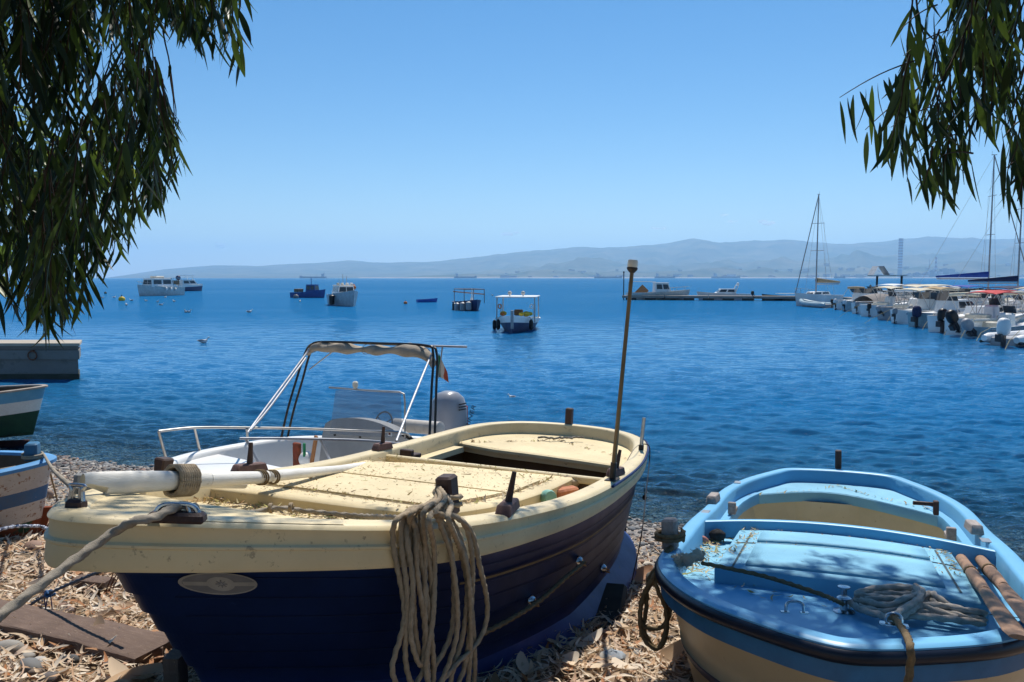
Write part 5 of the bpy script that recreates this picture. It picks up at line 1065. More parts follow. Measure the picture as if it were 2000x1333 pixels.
# blocks under the big boats
dk = mat('black_brown_wood', (.03, .02, .015), .9)
for (M_, x, b, wx, wy, lab) in ((M1, 4.3, 0.1, .35, 1.3, 'black timber block under the stern of the big blue boat'), (M1, 1.9, 0, .3, .5, 'black timber block under the keel of the big blue boat'), (M2_, 1.4, 0, .3, .5, 'dark block under the forward keel of the light blue boat'), (M2_, 3.6, 0, .3, .8, 'dark block under the stern of the light blue boat')):
    c = M_.W((x, b, -.92 if M_ is M1 else -.90)); zg = float(gz(c[0], c[1])); h_ = max(.14, c[2]-zg+.06); mb = MB(); mb.box((0, 0, 0), (wx, wy, h_), bev=.02); o = mb.build('keel_block', dk); o.matrix_world = Matrix.Translation((c[0], c[1], zg+h_/2-.05)) @ Matrix.Rotation(R(68), 4, 'Z'); tag(o, lab, 'block')
c = gp(1228, 1195, .6); mb = MB(); mb.box((0, 0, 0), (.34, .75, .24), bev=.02); o = mb.build('keel_block', dk); o.matrix_world = Matrix.Translation(c+np.array([-.22, -.1, -.02])) @ Matrix.Rotation(R(-12), 4, 'Z'); tag(o, 'rough black beam end sticking out below the near stern of the big boat', 'block')
# thin lines at the left
kn0 = aty(95, 1160, 4.3)
rope('blue_line', [aty(300, 1086, 4.0), aty(200, 1115, 4.15), kn0, aty(40, 1196, 4.4), aty(0, 1224, 4.5), aty(-150, 1300, 4.7)], .0085, mat('dark_blue_line', (.03, .05, .09), .8, (.10, .12, .15), nscale=80), 'dark blue line with a knot stretched above the planks', 'rope', n=6, strands=2)
rope('line_knot', [kn0+np.array([.018*math.cos(t)+.002*t, .015*math.sin(t*1.3), .012*math.sin(t)]) for t in np.linspace(-6, 6, 30)], .007, mat('bright_blue_line', (.04, .12, .28), .8), 'bright blue knot in the dark line above the planks', 'knot', n=5, strands=0)
for k, (du, v1) in enumerate(((-9, 1232), (-2, 1245), (4, 1248))):
    a = aty(95+du, 1165, 4.3); b = aty(92+du+2, v1, 4.3); rope('frayed_thread', [a, (a+b)/2+np.array([.012*(-1)**k, 0, 0]), b], .0035, mat('purple_thread', (.12, .09, .16), .9), ('leftmost', 'middle', 'rightmost')[k]+' of three thin threads hanging from the blue knot', 'thread', n=4, strands=0)
rope('chain_rope', [gp(-40, 1120, .7)+np.array([0, 0, .25]), gp(20, 1098, .7)+np.array([0, 0, .25]), gp(60, 1088, .7)+np.array([0, 0, .23]), gp(92, 1083, .7)+np.array([0, 0, .2]), aty(130, 1072, 4.6)], .012, mat('white_blue_rope', (.60, .62, .68), .8, (.06, .08, .14), nscale=45, namt=.2), 'white and blue braided rope sagging above the beach at the left', 'rope', n=7, strands=2)
c = gp(205, 1165); 
for k in range(3): rope('rusty_wire', [c+np.array([.02*k, 0, .02]), c+np.array([.03+.02*k, .02, .10]), c+np.array([.07+.025*k, .03, .20-.02*k])], .004, mat('rust', (.16, .06, .03), .8), ('leftmost', 'middle', 'rightmost')[k]+' of three bent rusty wires beside the bow shadow', 'wire', n=5, strands=0)
mb = MB(); mb.ball((0, 0, 0), .05, 7, sq=(1, .8, 1)); o = mb.build('driftwood', mat('pale_driftwood', (.36, .26, .2), .9)); o.matrix_world = Matrix.Translation(gp(96, 975, .3)+np.array([0, 0, .05])); tag(o, 'small brown lump of driftwood on the pebbles between the boats', 'driftwood')
mb = MB(); mb.ball((0, 0, 0), .055, 8, sq=(1.2, .9, .6)); mb.v = [(a*(1+.3*rnd.random()), b*(1+.3*rnd.random()), c*(1+.4*rnd.random())) for a, b, c in mb.v]
o = mb.build('plastic_scrap', mat('clear_plastic', (.45, .5, .55), .2)); o.matrix_world = Matrix.Translation(gp(1195, 1300)+np.array([0, 0, .04])); tag(o, 'crumpled clear plastic in the shadow beside the big boat', 'plastic')
# ============================================================ CONCRETE PIER AT THE LEFT
conc = mat('old_concrete', (.22, .21, .20), .9, (.14, .14, .13), nscale=.9, namt=.9, dirt=(.14, .14, .13), dscale=2.5, dth=.55, bump=.6, bscale=6)
pe = empty('pier', Matrix.Translation((0, 0, 0)), 'old grey concrete pier jutting into the sea at the left', 'pier')
c0 = atz(157, 742, 0); yf = c0[1]; zt0 = aty(158, 676, yf)[2]
mb = MB(); x1 = c0[0]; X0 = -60; YD = 1.3; sk = (yf+YD)/yf
def pq(e): return [(X0, yf+e), (x1-e, yf+e), ((x1-e)*sk+.05, yf+YD), (X0, yf+YD)]
for (za, zb_, ins) in ((-2.5, -.003, .22), (0., zt0*.60, .09), (zt0*.60+.003, zt0-.13, .0), (zt0-.127, zt0-.003, .06)): mb.prism(pq(ins), za, zb_)
mb.build('wall', conc, pe, smooth=False); mb = MB(); mb.prism(pq(.05), -.6, .16); mb.build('weed_line', mat('dark_weed', (.035, .045, .03), .8, (.07, .07, .055), nscale=3), pe, smooth=False)
for xx in (-16.2, -14.1): mb = MB(); mb.tube([(xx+.13*math.cos(t), yf-.06, zt0*.72+.13*math.sin(t)) for t in np.linspace(0, 6.28, 14)], .02, n=6); mb.box((xx, yf-.03, zt0*.72+.13), (.08, .08, .06)); mb.build('mooring_ring', mat('rust', (.16, .06, .03), .8), pe)
mb = MB(); mb.prism(pq(-.05), zt0, zt0+.08); mb.build('coping', mat('pale_concrete', (.46, .40, .32), .9, (.36, .32, .26), nscale=1.5, bump=.4), pe, smooth=False)
# ============================================================ BOATS AFLOAT, MARINA, FAR SHORE
wht = mat('boat_white', (.80, .80, .78), .4, (.70, .70, .69), nscale=2); crm = mat('boat_cream', (.72, .66, .54), .5); nvy = mat('boat_navy', (.02, .045, .13), .45, (.015, .03, .09), nscale=2)
blu = mat('boat_blue', (.03, .10, .32), .5); lbl = mat('boat_pale_blue', (.32, .46, .52), .5); gls = mat('dark_glass', (.03, .04, .05), .12, spec=.6); blk_ = mat('boat_black', (.012, .012, .014), .4)
gry = mat('boat_grey', (.34, .35, .37), .5); redc = mat('red_canvas', (.55, .06, .06), .8); bluc = mat('royal_blue_canvas', (.02, .07, .35), .8); nvc = mat('navy_canvas', (.015, .025, .08), .85); tanc = mat('tan_canvas', (.46, .33, .18), .85); ylw = mat('yellow_gear', (.75, .50, .04), .6)
ora = mat('orange_paint', (.60, .16, .03), .6); alu = mat('mast_alloy', (.38, .38, .40), .4, metal=.5); stw = mat('dull_steel_tube', (.45, .44, .42), .5); crc = mat('cream_canvas', (.66, .60, .46), .85); wood = mat('varnished_wood', (.25, .11, .04), .5)
def hull_far(par, L, B, H, m, band=None, bandm=None, stern=.8, deckm=None, T=.35, bowup=.3, flare=.35, n=10, well=True):
    # x from stern 0 to bow L, waterline z=0
    def st(t): 
        w = B/2*(stern+(1-stern)*min(1, t/.35)) if t < .35 else B/2*math.cos((t-.35)/.65*math.pi/2)**.75
        return max(w, .01), H+bowup*t**2.2
    for k, (f0, f1, mm, nm) in enumerate([(-1, 1, m, 'hull')] if band is None else [(-1, band, m, 'hull'), (band, 1, bandm, 'sheer_strake')]):
        mb = MB(); rows = []
        for i in range(n+1):
            t = i/n; w, h = st(t); pr = []
            for f in ([-1, -.4, 0, .5, f1] if k == 0 else [f0, 1]):
                z = -T if f == -1 else (-T*.4 if f == -.4 else h*f); g = .25 if f == -1 else 1-flare*(1-max(f, -.3))*(.4+.6*t)
                pr.append((t*L-(1-max(0, f))*.35*L*.12*t**3, w*g, z))
            rows.append([(x, -y, z) for x, y, z in pr[::-1]]+pr)
        mb.grid(rows); 
        a = rows[0]; kk = len(mb.v); mb.v += a; mb.f.append(tuple(range(kk, kk+len(a)))); mb.m.append(0)
        mb.build(nm, mm, par, ang=40)
    mb = MB(); zz = -.05 if not well else -.12
    mb.grid([[(i/n*L*.985, s*st(i/n)[0]*.93, st(i/n)[1]+(zz if not (well and i < n*.55) else -H*.5)) for s in (-1, -.5, 0, .5, 1)] for i in range(n+1)])
    mb.grid([[(i/n*L, s*st(i/n)[0]*1.01, st(i/n)[1]+.01) for i in range(n+1)] for s in (1, .9)]); mb.grid([[(i/n*L, s*st(i/n)[0]*1.01, st(i/n)[1]+.01) for i in range(n+1)] for s in (-1, -.9)])
    mb.build('deck', deckm or wht, par); return st
def loft_cabin(par, x0, x1, w0, w1, z0, h, m, glass=True, rake=(.5, .15), name='cabin', top=None):
    mb = MB(); f = .82; X0, X1 = x0+rake[1]*h, x1-rake[0]*h
    b = [(x0, -w0/2, z0), (x1, -w1/2, z0), (x1, w1/2, z0), (x0, w0/2, z0)]; t = [(X0, -w0/2*f, z0+h), (X1, -w1/2*f, z0+h), (X1, w1/2*f, z0+h), (X0, w0/2*f, z0+h)]
    mb.grid([b, t], closeu=True); mb.add(t, [(0, 1, 2, 3)]); o = mb.build(name, m, par, smooth=False)
    if top: mb = MB(); mb.box(((X0+X1)/2, 0, z0+h+.03), (X1-X0+.15, w0*f+.12, .06), bev=.02); mb.build('cabin_roof', top, o)
    if glass:
        def wall(p, q, r, s, a0, a1, c0=.35, c1=.85, nm='window'):
            P, Q, Rr, S = map(lambda z: np.array(z), (p, q, r, s)); pt = lambda a, c: (P*(1-a)+Q*a)*(1-c)+(S*(1-a)+Rr*a)*c
            n_ = np.cross(Q-P, S-P); n_ = n_/np.linalg.norm(n_); cen = (P+Q+Rr+S)/4; n_ = n_ if n_@(cen-np.array([(x0+x1)/2, 0, z0+h/2])) > 0 else -n_
            v = [pt(a0, c0)+n_*.012, pt(a1, c0)+n_*.012, pt(a1, c1)+n_*.012, pt(a0, c1)+n_*.012]; w = [x-n_*.03 for x in v]; g = MB(); g.add(v+w, [(0, 1, 2, 3), (0, 4, 5, 1), (1, 5, 6, 2), (2, 6, 7, 3), (3, 7, 4, 0)]); g.build(nm, gls, o, smooth=False)
        for a0, a1 in ((.08, .46), (.54, .92)): wall(b[0], b[1], t[1], t[0], a0, a1); wall(b[3], b[2], t[2], t[3], a0, a1)
        for a0, a1 in ((.06, .48), (.52, .94)): wall(b[1], b[2], t[2], t[1], a0, a1, nm='windscreen')
    return o
def tubes(par, name, lines, r, m): 
    mb = MB()
    for l in lines: mb.tube(l, r, n=6)
    return mb.build(name, m, par)
def bimini(par, x0, x1, w, z0, h, m, fr=stw):
    rows = []; mb = MB()
    for i in range(7):
        t = i/6; x = x0+(x1-x0)*t; rows.append([(x, w/2*s, z0+h+.10*math.sin(math.pi*t)+.10*(1-abs(s)**2.5)) for s in (-1, -.8, -.4, 0, .4, .8, 1)])
    mb.grid(rows); mb.grid([[(a, b, c-.035) for a, b, c in r] for r in rows]); r0 = rows[0]+[r[-1] for r in rows]+rows[-1][::-1]+[r[0] for r in rows[::-1]]; mb.grid([r0, [(a, b, c-.035) for a, b, c in r0]]); mb.build('sunshade', m, par)
    xm = (x0+x1)/2; [tubes(par, 'shade_frame', [[(xm, s*w/2, z0), (x, s*w/2, z0+h)] for x in (x0+.05, xm, x1-.05)], .022, fr) for s in (-1, 1)]
def rail(par, L, st, x0, h=.35):
    P = [(x, s*max(st(x/L)[0]-.05, .02), st(x/L)[1]+h) for s in (1,) for x in np.linspace(x0, L*.99, 6)]; Q = [(a, -b, c) for a, b, c in P[::-1]]
    tubes(par, 'bow_rail', [P+Q]+[[(a, b, c), (a, b, c-h)] for a, b, c in P[::2]+Q[1::2]], .018, stw)
def fenders(par, L, st, xs_, side, m=blk_, r=.10, h=.45):
    for x in xs_:
        w, z = st(x/L); mb = MB(); mb.lathe([(0, 0), (r*.5, .03), (r, .12), (r, h-.1), (r*.4, h), (0, h+.02)], 10, c=(x, side*(w+r*.9), z-h-.12)); mb.tube([(x, side*(w+r*.9), z-.12), (x, side*w, z+.05)], .01, n=5); mb.build('fender', m, par)
def bmat(x, y, yaw, z=0.): return Matrix.Translation((x, y, z)) @ Matrix.Rotation(yaw, 4, 'Z')
def flt(u, v): return atz(u, v, 0.)
def yawto(dx, dy): return math.atan2(dy, dx)
# --- anchored boats
def aim(p, turn): return math.atan2(-p[1], -p[0])+turn       # bow towards the camera, turned
# 1 blue and white day boat with canopy (bow towards camera)
p = flt(1000, 652); Y = aim(p, R(-6)); L = 6.0; M_ = bmat(p[0], p[1], Y) @ Matrix.Translation((-L+.0, 0, 0))
e = empty('canopy_boat', M_, 'blue hulled open boat with white flat canopy and two round lamps, moored nearest', 'motorboat'); st_ = hull_far(e, L, 2.6, .62, nvy, .62, wht, well=False, deckm=wht, bowup=.35, flare=.55)
mb = MB(); mb.box((L-.05, 0, .75), (.14, .16, 1.0), bev=.02); mb.build('stem_post', gry, e)
mb = MB(); mb.box((2.5, 0, 1.92), (3.4, 2.3, .07), bev=.02); mb.build('canopy', wht, e)
for x in (1.0, 4.0):
    for s in (-1, 1): mb = MB(); mb.tube([(x, s*1.08, .5), (x, s*1.06, 1.9)], .035, n=6); mb.build('canopy_post', stw, e)
for s in (-.38, .38): mb = MB(); mb.ball((3.6, s, 2.14), .12, 7); mb.tube([(3.6, s, 1.94), (3.6, s, 2.04)], .03, n=6); mb.build('round_lamp', mat('lamp_globe', (.62, .58, .52), .2), e)
for k, (x, y, s, m) in enumerate(((4.2, .62, .22, ylw), (4.55, .38, .16, ylw), (3.6, -.75, .2, ylw), (3.9, .80, .16, ylw), (4.3, -.72, .15, ora))): mb = MB(); mb.ball((x, y, .98), s, 6, sq=(1.4, 1, .7)); mb.build('gear_bag', m, e)
mb = MB(); mb.box((2.3, 0, .98), (.5, .5, .35), bev=.05); mb.build('engine_box', wood, e)
for (x, s) in ((4.6, 1), (4.6, -1), (2.5, -1)): fenders(e, L, st_, [x], s, r=.12, h=.6)
tubes(e, 'side_rail', [[(x, s*.95, .7), (x, s*.95, 1.5)] for s in (-1, 1) for x in (2.0, 2.7, 3.3)], .014, stw)
for s in (-1, 1): mb = MB(); mb.tube([(4.05, s*.9+.09*math.cos(t), 1.4+.12*math.sin(t)) for t in np.linspace(0, 6.28, 12)], .03, n=6); mb.build('life_ring', ora if s < 0 else wht, e)
# 2 dark blue open boat with pole frame
p = flt(930, 608); Y = aim(p, R(16)); L = 5.6; e = empty('pole_frame_boat', bmat(p[0], p[1], Y) @ Matrix.Translation((-L+.4, 0, 0)), 'dark blue moored boat with bare pole frame and grey fenders at its side', 'fishing boat'); st_ = hull_far(e, L, 2.3, .75, nvy, deckm=crm, well=False)
tubes(e, 'pole_frame', [[(x, s*.95, .7), (x, s*.95, 1.95)] for s in (-1, 1) for x in (1.0, 4.6)]+[[(1, s*.95, 1.95), (4.6, s*.95, 1.95)] for s in (-1, 1)]+[[(x, -.95, 1.95), (x, .95, 1.95)] for x in (1., 4.6)], .035, mat('brown_poles', (.16, .10, .08), .6))
mb = MB(); mb.tube([(.8, -1.0, 1.7), (4.9, .9, 1.5)], .05, n=7); mb.build('spar', wood, e); mb = MB(); mb.lathe([(.16, 0), (.10, .3), (.02, .5), (0, .5)], 10, c=(3.0, .2, .8)); mb.build('white_marker', wht, e); mb = MB(); mb.tube([(3.8, 0, .7), (3.8, 0, 2.0)], .05, n=6); mb.build('short_mast', wht, e)
fenders(e, L, st_, [3.2, 4.2, 5.0], -1, gry, r=.26, h=.85); fenders(e, L, st_, [2.4], -1, blk_, r=.2, h=.9)
# 3 white fishing boat with wheelhouse
p = flt(689, 599); Y = aim(p, R(14)); L = 8.0; e = empty('wheelhouse_boat', bmat(p[0], p[1], Y) @ Matrix.Translation((-L+.6, 0, 0)), 'white moored fishing boat with wheelhouse, seen bow on, black fender at its side', 'fishing boat'); st_ = hull_far(e, L, 2.9, 1.15, mat('pale_grey_blue_hull', (.42, .50, .54), .5), deckm=wht, well=False, bowup=.55)
c = loft_cabin(e, 2.0, 4.8, 2.0, 1.9, 1.15, 1.0, wht, top=crm, rake=(.12, .05)); tubes(e, 'aerials', [[(3.2, 0, 2.1), (3.2, 0, 3.4)], [(2.4, .6, 2.1), (2.4, .6, 3.2)], [(4.0, -.6, 2.1), (4.0, -.6, 2.8)]], .03, stw)
for y in (-.7, -.25, .3, .75): mb = MB(); mb.box((3.9, y, 2.34), (.3, .3, .22), bev=.05); mb.build('roof_float', [crm, ora, wht, crm][int((y+.7)*2)], c)
mb = MB(); mb.tube([(1.0, 1.35, 1.2), (1.0, 1.55, 2.3), (1.6, 1.7, 2.2)], .06, n=6); mb.ball((1.3, 1.7, 1.9), .25, 6); mb.build('net_hauler', ora, e); fenders(e, L, st_, [4.6], -1, blk_, r=.3, h=1.1)
# 4 small blue fishing boat
p = flt(604, 582); Y = aim(p, R(58)); L = 5.6; e = empty('workboat', bmat(p[0], p[1], Y) @ Matrix.Translation((-L/2, 0, 0)), 'small all blue workboat with a blue cabin moored left of the white wheelhouse boat', 'fishing boat'); st_ = hull_far(e, L, 2.2, .8, blu, well=False, deckm=blu, bowup=.5)
loft_cabin(e, 2.6, 4.2, 1.4, 1.3, .8, 1.2, blu, rake=(.1, .05)); tubes(e, 'mast', [[(3.2, 0, 2.0), (3.2, 0, 3.0)]], .05, blu); mb = MB(); mb.box((1.0, 0, 1.1), (.8, 1.4, .5), bev=.05); mb.build('net_heap', mat('brown_net', (.2, .15, .1), .9), e)
# 5 white cabin cruiser at the left, 6 motor cruiser
p = flt(311, 578); Y = aim(p, R(-46)); L = 9.0; e = empty('cabin_cruiser', bmat(p[0], p[1], Y) @ Matrix.Translation((-L/2, 0, 0)), 'white trawler style cabin cruiser with square windows moored at the far left', 'cabin cruiser'); st_ = hull_far(e, L, 3.2, 1.4, mat('pale_sea_white', (.55, .60, .60), .5), deckm=wht, well=False, bowup=.5)
c = loft_cabin(e, 2.6, 7.0, 2.5, 2.2, 1.45, 1.4, wht, top=wht, rake=(.15, .0)); mb = MB(); mb.box((4.8, 0, 3.1), (1.8, 1.4, .35), bev=.08); mb.build('roof_raft', crm, c); mb = MB(); mb.box((1.7, 0, 2.95), (2.4, 2.4, .07)); mb.build('aft_awning', wht, e)
tubes(e, 'awning_post', [[(x, s*1.1, 1.4), (x, s*1.1, 2.9)] for s in (-1, 1) for x in (.6, 2.4)], .04, wht); rail(e, L, st_, 6.0, .5); tubes(e, 'stern_mast', [[(.2, 0, 1.4), (.2, 0, 3.4)]], .05, stw); mb = MB(); mb.ball((.2, 0, 3.0), .42, 7); mb.build('dark_ball', nvy, e)
mb = MB(); mb.box((1.4, 0, 2.2), (1.4, 1.6, .7), bev=.05); mb.build('stowed_net', mat('brown_net', (.2, .15, .1), .9), e); fenders(e, L, st_, [2.5, 3.5, 4.5], -1, wht, .16, .55); fenders(e, L, st_, [2.5, 3.5, 4.5], 1, wht, .16, .55)
p = flt(366, 569); Y = aim(p, R(128)); L = 8.5; e = empty('motor_cruiser', bmat(p[0], p[1], Y) @ Matrix.Translation((-L/2, 0, 0)), 'white topped motor cruiser with navy hull moored right of the far left cabin cruiser', 'motor cruiser'); st_ = hull_far(e, L, 3.1, 1.3, nvy, .72, wht, deckm=wht, well=False)
c = loft_cabin(e, 2.2, 6.6, 2.4, 2.0, 1.3, 1.2, wht, top=wht, rake=(.9, .1)); mb = MB(); mb.box((4.0, 0, 3.5), (2.6, 2.2, .08)); mb.build('hard_top', wht, e); tubes(e, 'top_post', [[(x, s*.9, 2.4), (x, s*.9, 3.5)] for s in (-1, 1) for x in (3.0, 5.0)], .05, wht)
# little blue dinghy and orange buoy
p = flt(815, 591); e = empty('dinghy', bmat(p[0], p[1], .4), 'tiny bright blue dinghy afloat alone between the moored boats', 'dinghy'); hull_far(e, 2.6, 1.2, .35, mat('bright_blue', (.02, .10, .45), .5), deckm=mat('pink_grey', (.10, .12, .2), .6), bowup=.15)
def buoy(u, v, r, m, lab, k='buoy', ball=True):
    p = flt(u, v); e = empty(k, Matrix.Translation((p[0], p[1], 0)), lab, 'buoy'); mb = MB(); mb.ball((0, 0, r*.5), r, 7, sq=(1, 1, .9)); mb.build('float', m, e); mb = MB(); mb.tube([(0, 0, r), (0, 0, r*1.9)], r*.15, n=5); mb.build('top_ring', blk_, e)
buoy(578, 583, .42, mat('dull_grey_buoy', (.2, .2, .22), .6), 'dark grey buoy floating just left of the small blue workboat'); buoy(238, 588, .42, ylw, 'yellow white buoy among the gulls at the far left'); buoy(792, 594, .22, ora, 'tiny orange buoy left of the blue dinghy'); buoy(206, 574, .25, blk_, 'small dark buoy nearest the hanging leaves')
# gulls on the water
gw = mat('gull_white', (.74, .74, .73), .7); gg = mat('gull_grey', (.30, .31, .33), .7)
def gull(u, v, yaw, lab, s=1.):
    p = flt(u, v); e = empty('gull', bmat(p[0], p[1], yaw) @ Matrix.Scale(s, 4), lab, 'gull', 'gulls floating on the bay'); mb = MB(); rows = []
    for x, w, z, h in ((-.22, .01, .10, .01), (-.16, .035, .08, .03), (-.05, .075, .06, .06), (.06, .08, .06, .07), (.13, .055, .09, .06), (.155, .032, .15, .04), (.17, .034, .19, .034), (.195, .03, .20, .03), (.215, .012, .195, .012), (.25, .004, .185, .004)): rows.append([(x, w*math.cos(a), z+h*math.sin(a)) for a in np.linspace(0, 2*math.pi, 10, endpoint=False)])
    mb.grid(rows, closeu=True); mb.build('body', gw, e); 
    for s_ in (-1, 1): mb = MB(); mb.ball((-.06, s_*.066, .09), .03, 6, sq=(4.2, .6, 1.2)); mb.build('wing', gg, e)
gull(397, 670, .3, 'white gull floating alone in front of the console boat', 1.25)
for k, (u, v, lab) in enumerate(((200, 583, 'gull nearest the hanging leaves at the far left'), (223, 582, 'gull just left of the yellow buoy'), (247, 597, 'lower left gull of the flock near the yellow buoy'), (257, 588, 'gull right of the yellow buoy'), (285, 589, 'gull left below the white cabin cruiser'), (308, 591, 'gull directly under the white cabin cruiser'), (315, 597, 'lowest gull under the white cabin cruiser'), (323, 582, 'gull close to the stern of the white cabin cruiser'), (340, 590, 'gull right below the white cabin cruiser'), (348, 575, 'gull between the two far left cruisers'), (363, 611, 'left one of two gulls below the motor cruiser'), (369, 611, 'right one of two gulls below the motor cruiser'), (487, 611, 'lone gull in open water left of the blue workboat'), (586, 590, 'gull below the small blue workboat'), (1000, 778, 'small pale gull on the near water right of the flag'), (962, 578, 'gull between the dark blue boat and the canopy boat'))): gull(u, v, k*1.1, lab, 1.35 if k != 14 else .5)
# --- floating pontoon
pa, pb2 = flt(1215, 586), flt(1560, 588); e = empty('pontoon', Matrix.Translation((0, 0, 0)), 'low grey floating pontoon stretching across to the marina', 'pontoon')
dx = pb2-pa; Lp = float(np.linalg.norm(dx)); Mp = bmat(pa[0], pa[1], yawto(dx[0], dx[1])); pw = mat('grey_pontoon', (.30, .27, .24), .9, (.2, .18, .16), nscale=1)
for k in range(4): mb = MB(); mb.box((Lp/4*(k+.5), 0, .45), (Lp/4-.15, 2.2, .35), bev=.03); mb.v = [tuple(Mp @ Vector(v)) for v in mb.v]; mb.build('deck_section', pw, e)
for k in range(9): mb = MB(); mb.box((Lp/9*(k+.5), 0, .1), (1.4, 2.0, .42)); mb.v = [tuple(Mp @ Vector(v)) for v in mb.v]; mb.build('float_box', mat('dark_float', (.05, .05, .05), .9), e)
e = empty('pontoon_pole', Mp @ Matrix.Translation((.2, 0, 0)), 'tall dark pole with a light standing at the outer end of the pontoon', 'pole'); tubes(e, 'shaft', [[(0, 0, 0), (0, 0, 3.7)]], .07, blk_); mb = MB(); mb.box((0, 0, 3.75), (.2, .2, .25), bev=.03); mb.build('lamp_head', blk_, e)
mb = MB(); mb.box((0, 0, 0), (1.6, .12, 1.2), ry=-.8); o = mb.build('gangway', mat('orange_wood', (.45, .20, .08), .7)); o.matrix_world = Mp @ Matrix.Translation((2.6, 0, 1.1)); tag(o, 'tilted brown gangway piece on the pontoon end near the pole', 'gangway')
def pil(u, v, L, tp, lab, name, yaw, kind):
    p = flt(u, v); e = empty(name, bmat(p[0], p[1], yaw) @ Matrix.Translation((-L/2, 0, 0)), lab, 'motorboat')
    if kind == 0:
        st_ = hull_far(e, L, 2.6, 1.0, mat('pale_sea_white', (.55, .60, .60), .5), well=True, bowup=.4); loft_cabin(e, L*.42, L*.68, 1.8, 1.6, 1.0, 1.3, wht, top=wht, rake=(.35, .0)); rail(e, L, st_, L*.6, .45); tubes(e, 'aft_frame', [[(.3, s, 1.0), (.3, s, 2.5), (L*.42, s*.8, 2.45)] for s in (-1.1, 1.1)]+[[(.3, -1.1, 2.5), (.3, 1.1, 2.5)]], .035, stw)
    else:
        st_ = hull_far(e, L, 2.3, .8, wht, well=False, bowup=.35); loft_cabin(e, L*.28, L*.66, 1.7, 1.3, .85, .65, wht, rake=(1.1, .1)); tubes(e, 'arch', [[(L*.3, -.8, .9), (L*.24, -.7, 2.0), (L*.24, .7, 2.0), (L*.3, .8, .9)]], .06, wht); mb = MB(); mb.ball((L*.24, .4, 2.15), .2, 6); mb.build('radar_dome', wht, e); outboard(e, Matrix.Translation((-.5, 0, .7)), 1.1, blk_, blk_)
pil(1287, 586, 8.6, 0, 'white pilothouse boat with aft frame moored at the pontoon behind the light pole', 'pilothouse_boat', R(4), 0)
pil(1412, 586, 7.2, 0, 'low white sports cruiser moored at the middle of the pontoon', 'sports_cruiser', R(178), 1)
p = flt(1532, 587); e = empty('dark_launch', bmat(p[0], p[1], R(176)) @ Matrix.Translation((-3, 0, 0)), 'low black launch moored between the pontoon and the tall sailing yacht', 'launch'); hull_far(e, 6, 2.0, .55, blk_, deckm=gry); tubes(e, 'low_rail', [[(1, -.8, .9), (4, -.8, .9)], [(1, .8, .9), (4, .8, .9)]], .03, wht)
# --- marina row
def yacht(p, yaw, L, H, lab, sailm, furl=True, name='sailing_yacht', mastx=.58, hullm=wht, boomup=1.9, boomL=.36, side=1, cover=.32):
    e = empty(name, bmat(p[0], p[1], yaw), lab, 'sailing yacht'); st_ = hull_far(e, L, L*.31, 1.05, hullm, well=False, bowup=.35, stern=.7, flare=.2); loft_cabin(e, L*.28, L*.68, L*.17, L*.10, 1.05, .42, wht, rake=(1.6, .2))
    mx = L*mastx; mb = MB(); mb.tube([(mx, 0, 1.0), (mx, 0, H)], [.085, .06], n=8); m_ = mb.build('mast', alu, e)
    mb = MB(); mb.box((mx, 0, H+.04), (.5, .06, .06)); mb.tube([(mx-.2, 0, H), (mx-.2, 0, H+.4)], .012, n=4); mb.build('masthead', alu, m_)
    for z in (.45, .72): mb = MB(); zz = 1+(H-1)*z; mb.tube([(mx, -.75, zz), (mx, .75, zz)], .03, n=5); mb.build('spreader', alu, m_)
    mb = MB(); mb.tube([(mx, 0, boomup), (mx-L*boomL, 0, boomup)], .06, n=6); mb.build('boom', alu, e)
    mb = MB(); mb.grid([[(mx-.05-t*L*boomL, (.16-.08*t)*math.cos(a), boomup+.12+(cover*(1-.7*t))*(.5+.5*math.sin(a))) for a in np.linspace(0, 2*math.pi, 10, endpoint=False)] for t in np.linspace(0, 1, 8)], closeu=True); mb.build('sail_cover', sailm, e)
    for nm, a, b, r in (('forestay', (L*.99, 0, 1.3), (mx, 0, H), .05 if furl else .015), ('backstay', (0.05, 0, 1.1), (mx, 0, H), .012), ('shroud', (mx-.1, L*.14, 1.1), (mx, 0, H*.98), .012), ('shroud', (mx-.1, -L*.14, 1.1), (mx, 0, H*.98), .012), ('shroud', (mx+.3, L*.13, 1.1), (mx, .75, 1+(H-1)*.72), .01)): mb = MB(); mb.tube([a, b], r, n=5); mb.build(nm, stw if r < .03 else mat('furled_sail', (.30, .28, .28), .8), e)
    rail(e, L, st_, L*.72, .5); return e, st_
def away(u, v, dep=None): return flt(u, v)
# tall yacht, bow at (1540,590) pointing left towards the camera
pb_ = flt(1552, 598); ps_ = flt(1668, 592); ya = yawto(pb_[0]-ps_[0], pb_[1]-ps_[1]); Ly = 9.6; d_ = np.array([math.cos(ya), math.sin(ya), 0]); po_ = pb_-d_*Ly
ey, sty = yacht(po_, ya, Ly, 12.1, 'white sailing yacht with tan sail cover at the outer end of the marina', tanc, cover=.6, boomup=2.3, boomL=.62, mastx=.49)
